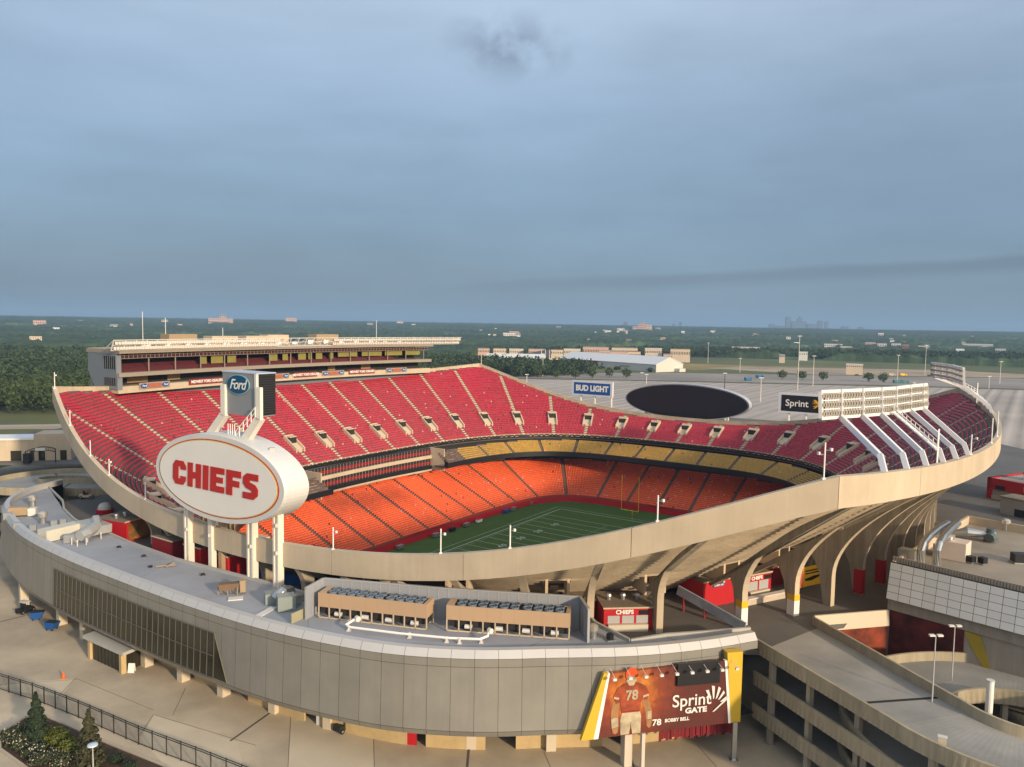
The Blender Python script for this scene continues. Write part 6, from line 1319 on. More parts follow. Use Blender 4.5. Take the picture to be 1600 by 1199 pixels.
# black railing fence across the bottom left
fe = empty('railing_fence', at(60, 1100, 0), 'long black metal railing fence across the lower left plaza', 'fence')
fpts = [(-75, 104.2), (-68, 101.0), (-61, 97.9), (-52.7, 93.5), (-42.9, 87.9), (-34.4, 83.6), (-20, 76.0)]; fl = resample(np.array(fpts, float), 2.35)
FBLK = mat('railing_black', (.012, .011, .011), .5, .1)
m = M(); m2 = M(); m3 = M()
for k, p in enumerate(fl):
    m.box(p, .12, .12, 0, 2.35, .4)
    if k < len(fl) - 1:
        q = fl[k + 1]
        for z in (.15, 2.0, 2.25): m2.bar((*p, z), (*q, z), .06, .07)
        for j in range(1, 13): r_ = p + (q - p) * j / 13; m3.box(r_, .02, .02, .12, 2.28, .4)
m.build('posts', FBLK, fe); m2.build('rails', FBLK, fe); m3.build('pickets', FBLK, fe)
# ---- planting bed, shrubs and conifers
BED = mat('bark_mulch', (.06, .036, .022), .95, .3, 1.5, bump=.4)
bed = [at(x, y, 0)[:2] for x, y in ((0, 1148), (40, 1122), (72, 1120), (130, 1146), (175, 1165), (260, 1199), (330, 1240), (300, 1300), (60, 1215), (0, 1172))]
m = M(); m.poly([(*p, .05) for p in bed]); tag(m.build('planting_bed', BED), kind='structure')
m = M()
for a, b_ in zip(bed, bed[1:] + bed[:1]): m.bar((*a, .1), (*b_, .1), .28, .24)
tag(m.build('bed_kerb', mat('kerb_concrete', (.40, .34, .26), .85, .1)), kind='structure')
def leaves(n, cen, rad, size, shape='ball', hollow=.35):
    """n small leaf faces through a crown; returns vertices, faces, tint"""
    u = rng.normal(size=(n, 3)); u /= np.linalg.norm(u, axis=1)[:, None]
    r_ = (hollow + (1 - hollow) * rng.random(n) ** .5)[:, None]
    if shape == 'cone':
        h = rng.random(n) ** 1.4; th = rng.random(n) * 2 * pi; lay = .75 + .25 * np.sin(h * 34); rr = (1 - h) ** .8 * (.35 + .65 * rng.random(n) ** .5) * lay
        P_ = np.stack([np.cos(th) * rr, np.sin(th) * rr, h * 2 - 1], 1); nn = np.stack([np.cos(th), np.sin(th), .5 + 0 * th], 1)
    else:
        P_ = u * r_; lump = 1 + .22 * np.sin(u[:, :1] * 5 + cen[0]) * np.cos(u[:, 1:2] * 4 + cen[1]) + .15 * np.sin(u[:, 2:] * 7 + cen[0] * 2); P_ = P_ * lump; nn = u
    P_ = P_ * np.asarray(rad) + np.asarray(cen)
    nn = nn + rng.normal(size=(n, 3)) * .55; nn /= np.linalg.norm(nn, axis=1)[:, None]
    a = np.cross(nn, rng.normal(size=(n, 3))); a /= np.linalg.norm(a, axis=1)[:, None]; b2 = np.cross(nn, a); s_ = (size * (.6 + .8 * rng.random(n)))[:, None]
    V = np.stack([P_ - a * s_ - b2 * s_ * .6, P_ + a * s_ - b2 * s_ * .6, P_ + a * s_ * .7 + b2 * s_ * .7, P_ - a * s_ * .7 + b2 * s_ * .7], 1).reshape(-1, 3)
    F = np.arange(4 * n).reshape(n, 4); return V, F, rng.random(n)
def plant(p, kind, label, hgt, wid, leafm, n, size, grp, shape='ball'):
    e = empty(kind, p, label, kind.split('_')[-1], grp); p = np.asarray(p, float)
    z0 = p[2] + (hgt * .12 if shape == 'cone' else hgt * .5); c = p + ZD * (hgt * .54 if shape == 'cone' else hgt * .52)
    V, F, t = leaves(n, c, (wid / 2, wid / 2, hgt * .46), size, shape); npmesh('foliage', V, F, leafm, e, t)
    m = M(); m.tube([p, p + ZD * hgt * .35, p + ZD * hgt * (.95 if shape == 'cone' else .6)], [max(.06, hgt * .02), hgt * .016, .02], 6)
    if shape != 'cone':
        for k in range(4): th = k * 1.6; m.tube([p + ZD * hgt * .3, p + np.array([cos(th) * wid * .25, sin(th) * wid * .25, hgt * .6])], [hgt * .012, .01], 5)
    m.build('stem', BARK, e); return e
CON = mat('conifer_green', (.026, .040, .022), .85, .3, .5, tint=1.0, spec=.15); CON2 = mat('pine_brown_green', (.05, .05, .026), .85, .3, .5, tint=1.0, spec=.15)
LIME = mat('lime_shrub', (.085, .10, .015), .8, .3, .5, tint=.9); DKS = mat('dark_shrub', (.035, .045, .02), .85, .3, .5, tint=1.0)
FLW = mat('pale_blossom', (.45, .40, .30), .8, .2)
plant(at(58, 1162, .05), 'conifer_tree', 'dense dark green conifer at the corner of the planting bed', 6.2, 3.6, CON, 5200, .13, 'conifers in the planting bed', 'cone')
plant(at(140, 1198, .05), 'conifer_tree', 'loose brownish conifer further right along the planting bed', 6.6, 4.0, CON2, 3600, .13, 'conifers in the planting bed', 'cone')
for px, py, lab, h in [(78, 1158, 'lime green shrub between the two conifers upper one', 1.5), (92, 1165, 'lime green shrub left of the brownish conifer', 1.6), (108, 1180, 'lime green shrub lowest before the brownish conifer', 1.7)]: plant(at(px, py, .05), 'lime_shrub', lab, h, 2.7, LIME, 1400, .10, 'lime green shrubs')
FS = [(12, 1158), (22, 1166), (33, 1172), (27, 1150), (47, 1182), (62, 1180), (72, 1192), (85, 1186), (92, 1198), (104, 1196), (58, 1196), (40, 1160)]
fl_lab = ['at the left corner of the bed', 'lower left in the bed', 'below the dark conifer', 'beside the kerb by the dark conifer', 'left of the mulch gap', 'in the middle of the bed', 'lower middle of the bed', 'below the lime shrubs', 'at the bottom edge near the lamp', 'closest to the lamp post', 'at the bottom edge of the bed', 'tucked under the dark conifer']
for (px, py), lab in zip(FS, fl_lab):
    p = at(px, py, .05); e = plant(p, 'flowering_shrub', 'dark shrub with pale blossom ' + lab, 1.1 + .4 * rnd.random(), 1.9, DKS, 700, .09, 'dark flowering shrubs'); V, F, t = leaves(60, np.array(p) + ZD * .75, (.95, .95, .6), .07, hollow=.9); npmesh('blossom', V, F, FLW, e)
for px, py, lab in [(181, 1192, 'small round green shrub right of the brownish conifer'), (203, 1203, 'small round green shrub at the bottom edge beside the fence')]: plant(at(px, py, .05), 'round_shrub', lab, 1.0, 1.5, CON, 700, .09, 'small round shrubs')
lamp_post(at(146, 1215, 0), 3.6, 'low path lamp with round pale head at the bottom edge', (), None)
o = [x for x in bpy.data.objects if x.name.startswith('lamp_post') and x.parent is None][-1]; p = np.array(o.location); m = M(); m.tube_prof((p[0], p[1], 3.55), [(.1, 0), (.55, .08), (.5, .22), (.1, .3)], 16); m.build('round_head', mat('lamp_pale_blue', (.45, .55, .62), .4), o)
for ch in list(o.children):
    if ch.name.startswith('lamp_head'): bpy.data.objects.remove(ch)
# plaza slabs joints and drains
m = M(); JT = mat('slab_joint', (.10, .085, .065), .9)
for a, b_ in [((0, 972), (40, 962)), ((360, 1158), (425, 1112)), ((730, 1199), (735, 1140)), ((990, 1199), (980, 1165))]:
    p, q = at(*a, 0), at(*b_, 0); m.bar(p + ZD * .012, q + ZD * .012, .28, .02)
tag(m.build('trench_drains', JT), kind='structure')
m = M()
for a, b_ in [((90, 1090), (118, 1060)), ((0, 1070), (120, 1062)), ((118, 1060), (240, 1110)), ((218, 1150), (240, 1117)), ((240, 1117), (400, 1165)), ((450, 1199), (455, 1110)), ((270, 1118), (290, 1075)), ((585, 1199), (583, 1130)), ((860, 1199), (850, 1175)), ((1120, 1199), (1090, 1165))]:
    p, q = at(*a, 0), at(*b_, 0); m.bar(p + ZD * .01, q + ZD * .01, .08, .015)
tag(m.build('slab_joints', mat('joint_grey', (.19, .155, .115), .9)), kind='structure')
m = M(); PAT = mat('pale_slab', (.54, .46, .335), .85, .08, .3, stain=.1, sscale=.1)
for q4 in [[(220, 1155), (240, 1117), (372, 1160), (380, 1199), (260, 1199)], [(455, 1118), (584, 1140), (584, 1199), (450, 1199)], [(95, 1089), (117, 1061), (60, 1064), (0, 1072), (20, 1080)]]:
    m.poly([at(x, y, .005) for x, y in q4])
tag(m.build('pale_paving', PAT), kind='structure')
def inpoly(x, y, poly):
    c = np.zeros(len(x), bool); j = len(poly) - 1
    for i in range(len(poly)):
        xi, yi = poly[i]; xj, yj = poly[j]; cond = ((yi > y) != (yj > y)) & (x < (xj - xi) * (y - yi) / (yj - yi + 1e-9) + xi); c ^= cond; j = i
    return c
# ================================================================ GROUND, PARKING LOTS, ROADS
def terr(x, y):
    r = np.hypot(x, y); t = np.clip((r - 900) / 4600, 0, 1); t = t * t * (3 - 2 * t)
    h = 38 * t + 10 * np.clip((r - 5500) / 8000, 0, 1)
    roll_ = (fbm(x / 1300. + 9, y / 1300. + 4, 3) - .5) * 2; roll2 = (fbm(x / 420. + 3, y / 420. + 8, 3) - .5) * 2
    amp = np.clip((r - 900) / 2500, 0, 1)
    return h + amp * (roll_ * 7 + roll2 * 4)
hole = LA(np.concatenate([ltop.get(np.linspace(0, 1, 180, endpoint=False))[0] * 1.004, np.zeros((180, 1))], 1))[:, :2]
rr = np.concatenate([[1.0], np.geomspace(1.25, 200, 70)]); cen = np.array([CX, CY]); V = []
for k, f in enumerate(rr):
    p = cen + (hole - cen) * f
    if f > 30: 
        d = p - cen; q = np.linalg.norm(d, axis=1, keepdims=True); b_ = min(1, (f - 30) / 60); p = cen + d / q * (q * (1 - b_) + 82 * f * b_)
    V.append(np.concatenate([p, np.where(f > 1, terr(p[:, 0], p[:, 1]), 0)[:, None]], 1))
V = np.concatenate(V); n = 180; i, j = np.meshgrid(np.arange(len(rr) - 1), np.arange(n), indexing='ij'); i, j = i.ravel(), j.ravel()
F = np.stack([i * n + j, i * n + (j + 1) % n, (i + 1) * n + (j + 1) % n, (i + 1) * n + j], 1)
GROUNDM = mat('meadow', (0.105, 0.115, 0.036), 0.95, 0.3, 0.02, stain=0.3, sscale=0.006)
tag(npmesh('ground', V, F, GROUNDM), kind='structure')
# plaza sheet round the stadium, cut by the same oval
pl_out = [(-190, 150), (-140, 60), (-60, 40), (60, 30), (150, 60), (185, 140), (190, 240), (150, 330), (60, 365), (-80, 350), (-165, 270)]
tag(poly_with_hole('plaza', pl_out, [tuple(p) for p in cen + (hole - cen) * 1.01], .004, PLAZA, 0), kind='structure')
LOTM = bpy.data.materials.new('parking_asphalt'); LOTM.use_nodes = True; nt = LOTM.node_tree; b = nt.nodes['Principled BSDF']; b.inputs['Roughness'].default_value = .9; b.inputs['Specular IOR Level'].default_value = .2
tc = N(nt, 'ShaderNodeTexCoord'); mp = N(nt, 'ShaderNodeMapping'); mp.inputs['Rotation'].default_value = (0, 0, R(33.9)); nt.links.new(tc.outputs['Object'], mp.inputs[0])
def wave(per, dist):
    w_ = N(nt, 'ShaderNodeTexWave', wave_type='BANDS', bands_direction='X'); w_.inputs['Scale'].default_value = 2 * pi / (20 * per) ; w_.inputs['Distortion'].default_value = dist; w_.inputs['Detail'].default_value = 1; w_.inputs['Detail Scale'].default_value = .3; nt.links.new(mp.outputs[0], w_.inputs['Vector']); return w_.outputs['Fac']
def nz_(sc, d=5):
    q = N(nt, 'ShaderNodeTexNoise'); q.inputs['Scale'].default_value = sc; q.inputs['Detail'].default_value = d; nt.links.new(tc.outputs['Object'], q.inputs['Vector']); return q.outputs['Fac']
def mth(op, a, b_, c=None):
    q = N(nt, 'ShaderNodeMath', operation=op)
    for k, v_ in enumerate((a, b_, c)):
        if v_ is None: continue
        if isinstance(v_, (int, float)): q.inputs[k].default_value = v_
        else: nt.links.new(v_, q.inputs[k])
    return q.outputs[0]
st_ = mth('POWER', wave(9.0, .3), 3.0); fct = mth('MULTIPLY_ADD', mth('MULTIPLY', st_, nz_(.03)), -.5, 1.02)
fct = mth('MULTIPLY', fct, mth('MULTIPLY_ADD', nz_(.012), .7, .65)); fct = mth('MULTIPLY', fct, mth('MULTIPLY_ADD', mth('POWER', wave(18.6, 0), 16.0), .22, 1.0))
sc_ = N(nt, 'ShaderNodeVectorMath', operation='SCALE'); sc_.inputs[0].default_value = (.38, .33, .285); nt.links.new(fct, sc_.inputs['Scale']); nt.links.new(sc_.outputs[0], b.inputs['Base Color'])
def sheet(name, pts, z, m_): mm = M(); mm.poly([(*p, z) for p in pts]); return tag(mm.build(name, m_), kind='structure')
sheet('parking_lot', [(60, 366), (150, 332), (190, 242), (420, 130), (700, 350), (720, 620), (380, 690), (120, 712), (-10, 715), (-30, 560)], .03, LOTM)
sheet('parking_lot', [(-5, 728), (120, 726), (380, 705), (740, 640), (860, 800), (560, 845), (330, 850), (160, 845), (60, 812)], .035, mat('far_asphalt', (.28, .245, .21), .9, .15, .05, stain=.25, sscale=.01))
STALL = mat('stall_paint', (.62, .60, .55), .8, .15, .5)
m = M(); lotp = [(75, 372), (160, 340), (200, 255), (410, 145), (685, 350), (705, 610), (375, 680), (120, 702), (5, 700), (-10, 560)]
e1 = np.array([cos(R(57)), sin(R(57))]); e2 = np.array([-e1[1], e1[0]]); cc = []
for i_ in range(-40, 45):
    for j_ in range(-130, 170): cc.append((i_, j_))
cc = np.array(cc, float); Pc = np.array([300., 450.]) + cc[:, :1] * 18.0 * e2 + cc[:, 1:] * 2.75 * e1
for p_ in Pc[inpoly(Pc[:, 0], Pc[:, 1], lotp)]:
    q_ = p_ + e1 * .07; a_ = e2 * 5.2; m.quad((*(p_ - a_), .036), (*(q_ - a_), .036), (*(q_ + a_), .036), (*(p_ + a_), .036))
tag(m.build('stall_lines', STALL), kind='structure')
sheet('grass_strip', [(-10, 716), (120, 713), (380, 691), (720, 621), (740, 639), (380, 704), (120, 725), (-5, 727)], .025, mat('verge_grass', (.085, .085, .032), .95, .3, .05))
TANR = mat('gravel_tan', (.36, .28, .19), .95, .15, .02, stain=.2, sscale=.02); ROADL = mat('pale_road', (.34, .31, .265), .9, .1, .05)
sheet('gravel_area', [(330, 862), (560, 858), (640, 905), (560, 1005), (300, 1010), (240, 960)], .03, TANR)
sheet('gravel_area', [(640, 850), (900, 815), (960, 850), (900, 900), (660, 905)], .032, TANR)
sheet('dry_field', [(215, 905), (320, 1020), (560, 1020), (700, 1120), (420, 1240), (280, 1180), (170, 1000)], .02, mat('dry_grass', (.27, .20, .065), .95, .25, .02, stain=.25, sscale=.012))
def road(name, pts, wd, z, m_):
    p = smooth(np.array(pts, float), 10); T_ = np.gradient(p, axis=0); T_ /= np.linalg.norm(T_, axis=1)[:, None]; nn = np.stack([-T_[:, 1], T_[:, 0]], 1) * wd / 2
    mm = M(); mm.strip([(*q, z) for q in p + nn], [(*q, z) for q in p - nn]); return tag(mm.build(name, m_), kind='structure')
road('road', [(560, 1130), (640, 1060), (800, 1010), (1100, 990)], 11, .05, ROADL); road('road', [(520, 850), (610, 800), (720, 770), (820, 800), (900, 870)], 9, .06, ROADL); road('road', [(-330, 300), (-260, 335), (-215, 352), (-150, 350)], 16, .03, TANR); road('road', [(-420, 338), (-300, 344), (-200, 362), (-120, 420)], 7, .045, ROADL)
# ================================================================ WOODS
def trees_on(xs, ys, hs, ws, nl, sz, name, m_, hollow=.55):
    Vs = []; Fs = []; Ts = []; o = 0; zs = terr(xs, ys)
    for x, y, h, w_, z in zip(xs, ys, hs, ws, zs):
        V, F, t = leaves(nl, (x, y, z + h * .56), (w_ / 2, w_ / 2, h * .46), sz, hollow=hollow)
        Vs.append(V); Fs.append(F + o); o += len(V); Ts.append(np.clip(t * .45 + .55 * rng.random(), 0, 1))
    return tag(npmesh(name, np.concatenate(Vs), np.concatenate(Fs), m_, None, np.concatenate(Ts)), kind='stuff')
NEARW = [(-520, 330), (-330, 352), (-262, 392), (-225, 400), (-120, 440), (-60, 560), (-45, 740), (-20, 745), (-20, 905), (-90, 960), (-700, 960), (-800, 500)]
def scatter(poly, sp, jit=.45):
    xs = np.arange(min(p[0] for p in poly), max(p[0] for p in poly), sp); ys = np.arange(min(p[1] for p in poly), max(p[1] for p in poly), sp)
    X_, Y_ = map(np.ravel, np.meshgrid(xs, ys)); X_ = X_ + rng.uniform(-jit, jit, len(X_)) * sp; Y_ = Y_ + rng.uniform(-jit, jit, len(Y_)) * sp
    k = inpoly(X_, Y_, poly); return X_[k], Y_[k]
X_, Y_ = scatter(NEARW, 8.6); az = np.arctan2(X_, Y_); k = (az > -.72); X_, Y_ = X_[k], Y_[k]; r_ = np.hypot(X_, Y_); k = r_ < 620
hh = 9 + 7 * fbm(X_ / 40, Y_ / 40, 2) + 3 * rng.random(len(X_))
trees_on(X_[k], Y_[k], hh[k], 9.5 + 4 * rng.random(k.sum()), 190, .62, 'near_wood', LEAF); trees_on(X_[~k], Y_[~k], hh[~k], 10 + 4 * rng.random((~k).sum()), 85, 1.0, 'left_wood', LEAFD)
for nm, poly, sp in (('hall_trees', [(-25, 742), (30, 745), (85, 800), (70, 850), (40, 880), (-20, 900)], 8), ('hall_hedge', [(62, 968), (158, 842), (164, 838), (58, 958)], 8), ('belt_wood', [(-90, 1260), (160, 1260), (300, 1270), (420, 1290), (700, 1180), (1200, 1080), (1300, 1250), (700, 1420), (300, 1420), (-90, 1250)], 10.5)):
    X_, Y_ = scatter(poly, sp); trees_on(X_, Y_, (2.5 if nm == 'hall_hedge' else 10) + (2.5 if nm == 'hall_hedge' else 6) * rng.random(len(X_)), (6 if nm == 'hall_hedge' else 9) + 4 * rng.random(len(X_)), 90, 1.0, nm, LEAFD)
# canopy of the far woods: one rolling bumpy sheet of tree tops
naz, nr_ = 1500, 290; azs = np.linspace(R(-44), R(46), naz); rs = np.geomspace(930, 17000, nr_)
A_, R_ = np.meshgrid(azs, rs, indexing='ij'); x, y = R_ * np.sin(A_), R_ * np.cos(A_)
bump = np.where(R_ < 3500, vnoise(x / 7.3, y / 7.3) * .6 + vnoise(x / 15., y / 15.) * .6, vnoise(x / 40., y / 40.) * 1.2); big = fbm(x / 160., y / 160., 3)
clear_ = np.clip((big - .60) * 12, 0, 1) * np.clip((R_ - 1000) / 400, 0, 1) * (R_ < 3600)
z = terr(x, y) + (4 + 9 * bump + 6 * (big - .5)) * (1 - clear_) - clear_ * .5
inner_ = (A_ > R(-3)) & (R_ < 1330); z = np.where(inner_, -6, z)
V = np.stack([x, y, z], -1).reshape(-1, 3); i, j = np.meshgrid(np.arange(naz - 1), np.arange(nr_ - 1), indexing='ij'); i, j = i.ravel(), j.ravel()
F = np.stack([i * nr_ + j, (i + 1) * nr_ + j, (i + 1) * nr_ + j + 1, i * nr_ + j + 1], 1)
tf = np.clip(.15 + .6 * rng.random(len(F)) * .5 + .5 * vnoise(x / 11. + 3, y / 11.)[:-1, :-1].ravel() + .6 * clear_[:-1, :-1].ravel(), 0, 1.4)
tag(npmesh('far_woods', V, F, LEAFD, None, tf, smooth=False), kind='stuff')
# single round trees along the parking lot kerb
RT = [(840, 590), (869, 591), (899, 592), (925, 591), (952, 590), (979, 591), (1222, 593), (1253, 594), (1286, 595), (1357, 597), (1380, 598)]
rl_ = ['behind the far rim peak, leftmost of its row', 'second from the left in the row before the white hall', 'in the row before the white hall, above the blue billboard edge', 'just right of the blue billboard in the kerb row', 'in the kerb row below the hall lettering', 'at the right end of the kerb row before the white hall', 'left of the tall mast above the black billboard', 'right of the tall mast above the floodlight rig', 'alone above the left part of the floodlight rig', 'left one of the pair above the floodlight rig', 'right one of the pair above the floodlight rig']
for (px, py), lb in zip(RT, rl_):
    p = at(px, py, .03); e = empty('round_tree', p, 'round green tree ' + lb, 'tree', 'round trees along the parking lot kerb'); V, F, t = leaves(420, p + ZD * 5.4, (4.3 + rnd.random() * .5, 4.3, 3.9), .5, hollow=.5); npmesh('crown', V, F, LEAF, e, t)
    m = M(); m.tube([p, p + ZD * 2.2, p + ZD * 5], [.28, .2, .1], 7)
    for q in range(3): m.tube([p + ZD * 1.9, p + np.array([2 * cos(q * 2.1), 2 * sin(q * 2.1), 5])], [.12, .04], 5)
    m.build('trunk', BARK, e)
# ================================================================ BUILDINGS FAR OFF
HALLW = mat('hall_white', (.55, .53, .47), .6, .06, .1); HALLR = mat('hall_roof', (.62, .62, .61), .45, .06, .1); 
def hall(a, b_, depth, eave, ridge, label, name, roofm=HALLR, wallm=HALLW, z0=0.0):
    a, b_ = np.array([*a, z0]), np.array([*b_, z0]); d = b_ - a; ln2 = np.linalg.norm(d); d /= ln2; n_ = np.array([-d[1], d[0], 0]); n_ = n_ if n_[1] > 0 else -n_
    e = empty(name, a, label, 'building'); h = depth / 2
    m = M(); m.prism([a, a + n_ * depth, a + n_ * depth + ZD * eave, a + n_ * h + ZD * ridge, a + ZD * eave], d * ln2); m.build('walls', wallm, e)
    m = M(); t = .35
    for s0, s1 in ((-.6, h), (depth + .6, h)): m.hexa([a + n_ * s0 + ZD * (eave - .1) - d * .5, a + n_ * s0 + ZD * (eave - .1) + d * (ln2 + .5), a + n_ * s1 + ZD * (ridge + .02) + d * (ln2 + .5), a + n_ * s1 + ZD * (ridge + .02) - d * .5], [a + n_ * s0 + ZD * (eave + t) - d * .5, a + n_ * s0 + ZD * (eave + t) + d * (ln2 + .5), a + n_ * s1 + ZD * (ridge + t) + d * (ln2 + .5), a + n_ * s1 + ZD * (ridge + t) - d * .5])
    m.build('roof', roofm, e); return e, a, d, n_, ln2
e, a, d, n_, ln2 = hall((58.7, 985), (157.7, 853), 44, 8.2, 16.2, 'long white practice hall with red lettering on its side', 'practice_hall')
text_mesh('CHIEFS', 7.6, e, 'lettering', DRED, a + d * 56 - n_ * .3 + ZD * 5.0, d, ZD, off=.35, shear=.15, sx=1.35)
m = M()
for x_, sg in ((26, 1), (80, -1)): q = a + d * x_ - n_ * .3 + ZD * 5; m.prism([q - d * 2.4 * sg, q + d * 2 * sg + ZD * 1.4, q + d * .8 * sg, q + d * 2 * sg - ZD * 1.4], -n_ * .1)
m.build('arrow_marks', DRED, e)
m = M(); m.ob(a + d * 108 - n_ * .1 + ZD * 3.4, d * 17, n_ * .2, ZD * 1.6); m.build('louvre_panel', mat('louvre_tan', (.30, .26, .20), .7), e)
m = M(); m.ob(a + d * (ln2 + .2) + n_ * 30, d * 7, n_ * 10, ZD * 3.6); m.build('side_annex', HALLW, e)
hall((-30, 925), (40, 930), 40, 8, 14, 'smaller white gabled hall half hidden by trees left of the practice hall', 'white_hall')
dk = empty('dark_grandstand', (32, 960, 0), 'dark raking stand with white poles between the two white halls', 'stand'); m = M(); q = np.array([10, 968, 0.]); m.prism([q + ZD * 12, q + np.array([38, 0, 20]), q + np.array([38, 0, 9]), q + np.array([30, 0, 8])], (0, 14, 0)); m.build('raking_roof', mat('dark_slate', (.05, .055, .065), .6), dk); m = M()
for x_ in (26, 31, 36): m.tube([q + np.array([x_, 0, 0]), q + np.array([x_, 0, 19])], .3, 6)
m.build('poles', WHITE, dk)
def place(px, py, r0=950, r1=9000):
    dd = _f + _rt * (px - 800) / FPX - _up * (py - 599.5) / FPX; az_ = math.atan2(dd[0], dd[1]); el_ = dd[2] / math.hypot(dd[0], dd[1])
    rs_ = np.geomspace(r0, r1, 400); zt_ = terr(rs_ * sin(az_), rs_ * cos(az_)) + 7; i_ = np.argmax((zt_ - CAMZ) / rs_ >= el_) if ((zt_ - CAMZ) / rs_ >= el_).any() else 399
    r_ = rs_[i_]; return np.array([r_ * sin(az_), r_ * cos(az_), float(terr(np.array([r_ * sin(az_)]), np.array([r_ * cos(az_)]))[0])]), r_
WALLS = [mat('house_cream', (.55, .45, .34), .8, .1, .1), mat('house_white', (.62, .60, .57), .7, .1, .1), mat('house_pink', (.50, .33, .27), .8, .1, .1), mat('house_red', (.45, .10, .06), .8, .1, .1)]
ROOFS = [mat('roof_grey_far', (.25, .24, .24), .8, .1, .1), mat('roof_brown_far', (.20, .13, .10), .8, .1, .1), mat('roof_white_far', (.60, .60, .60), .7, .1, .1)]
def block(px, py, wpx, hpx, label, wall, roof, name='house', grp=None, gable=False, r_=None, cat='house'):
    p, rr_ = place(px, py)
    if r_: rr_ = r_; p = np.array([rr_ * (px - 800) / FPX, rr_, 0.0])
    s_ = rr_ / FPX; w_, h = wpx * s_, hpx * s_ + 9
    if r_: h = 50 - (py - hpx - (507 + .01625 * (px - 800))) * s_
    dp = max(10, w_ * .45); az_ = math.atan2(p[0], p[1]); d = np.array([cos(az_), -sin(az_), 0]); n_ = np.array([sin(az_), cos(az_), 0])
    e = empty(name, p, label, cat, grp); o = p - d * w_ / 2
    if gable:
        m = M(); m.prism([o, o + n_ * dp, o + n_ * dp + ZD * h * .75, o + n_ * dp / 2 + ZD * h, o + ZD * h * .75], d * w_); m.build('walls', wall, e); m = M(); m.hexa([o - n_ * .5 + ZD * h * .76, o - n_ * .5 + ZD * h * .76 + d * w_, o + n_ * dp / 2 + d * w_ + ZD * (h + .3), o + n_ * dp / 2 + ZD * (h + .3)], [o - n_ * .5 + ZD * (h * .76 + .4), o - n_ * .5 + ZD * (h * .76 + .4) + d * w_, o + n_ * dp / 2 + d * w_ + ZD * (h + .7), o + n_ * dp / 2 + ZD * (h + .7)]); m.build('roof', roof, e)
    else:
        m = M(); m.ob(o, d * w_, n_ * dp, ZD * h); m.build('walls', wall, e); m = M(); m.ob(o + ZD * h - d * .3 - n_ * .3, d * (w_ + .6), n_ * (dp + .6), ZD * .6); m.build('roof', roof, e)
    m = M(); nwin = max(2, int(wpx / 2.5)); fl_ = max(1, int(hpx / 3))
    for f_ in range(fl_):
        for k in range(nwin): m.ob(o - n_ * .1 + d * (w_ * (k + .3) / nwin) + ZD * (8 + (h - 9) * (f_ + .3) / fl_ ), d * (w_ * .4 / nwin), n_ * .2, ZD * ((h - 9) * .4 / fl_ + .3))
    m.build('windows', GLASS, e); return e
B = [(62, 508, 15, 5, 'pale pink block on the blue wooded hills at the far left', 2, 0), (88, 516, 8, 2, 'small white roofed shed right of the far left pink block', 1, 2), (178, 513, 10, 4, 'white building on the wooded hill above the press box', 1, 0), (56, 535, 14, 6, 'tan house half sunk in the left wood', 0, 1), (345, 505, 34, 6, 'long pink brick complex on the skyline left of centre', 2, 0), (348, 502, 9, 9, 'taller pink block within the brick complex on the skyline', 2, 0), (455, 504, 16, 6, 'dim brick block on the skyline right of the pink complex', 2, 0), (625, 506, 10, 4, 'grey block on the skyline above the press box end', 1, 0),
     (797, 526, 22, 4, 'white low school buildings in the woods above the far rim', 1, 2), (803, 522, 16, 3, 'red roofed house behind the white school buildings', 2, 1), (809, 527, 8, 5, 'white gabled house beside the school buildings', 1, 0), (970, 518, 12, 4, 'low pale block left of the hospital on the ridge', 0, 0), (1028, 516, 8, 3, 'low pale block right of the hospital on the ridge', 1, 0), (1067, 523, 5, 4, 'tiny white gabled house below the ridge right of the hospital', 1, 2), (950, 521, 10, 3, 'row of pale roofs below the ridge left of the hospital', 1, 2),
     (1302, 543, 24, 3, 'long pale warehouse roof below the skyline towers', 1, 2), (1322, 547, 16, 3, 'low grey warehouse right of the long pale one', 0, 2), (1360, 540, 14, 3, 'pale house row in the middle of the right hand woods', 0, 0), (1378, 543, 12, 4, 'white house left of the red roofed building', 1, 0), (1400, 543, 12, 4, 'grey white house touching the red building', 1, 0), (1415, 546, 8, 5, 'red walled building in the right hand woods', 3, 1), (1443, 546, 14, 3, 'pale roof right of the red walled building', 0, 2), (1527, 543, 36, 3, 'long white industrial shed on the far right', 1, 2), (1500, 551, 10, 3, 'short white shed left of the long industrial shed', 1, 2), (1563, 551, 12, 3, 'short white shed right of the long industrial shed', 1, 2), (1255, 557, 12, 4, 'white farm shed by the foot of the tall mast', 1, 2), (1222, 560, 8, 3, 'small pale shed at the wood edge left of the tall mast', 0, 0), (1335, 578, 22, 3, 'long pale low shed beside the gravel area', 0, 2), (1165, 548, 40, 3, 'long pale terrace left of the skyline towers', 0, 2)]
for px, py, wp, hp, lb, wi, ri in B: block(px, py, wp, hp, lb, WALLS[wi], ROOFS[ri], 'far_building' if wp > 13 else 'far_house', None, gable=(wp <= 10), cat='building')
for k in range(46):
    px = rnd.uniform(20, 1590); py = 507 + .01625 * (px - 800) + rnd.choice((5, 7, 9, 12, 16, 20, 25))
    if px < 740 and py > 512: continue
    block(px, py, rnd.uniform(3, 9), rnd.uniform(1.5, 3), 'tiny pale house scattered among the distant woods', WALLS[rnd.choice((0, 1, 1, 2))], ROOFS[k % 3], 'distant_house', 'tiny houses in the distant woods', gable=(k % 2 == 0))
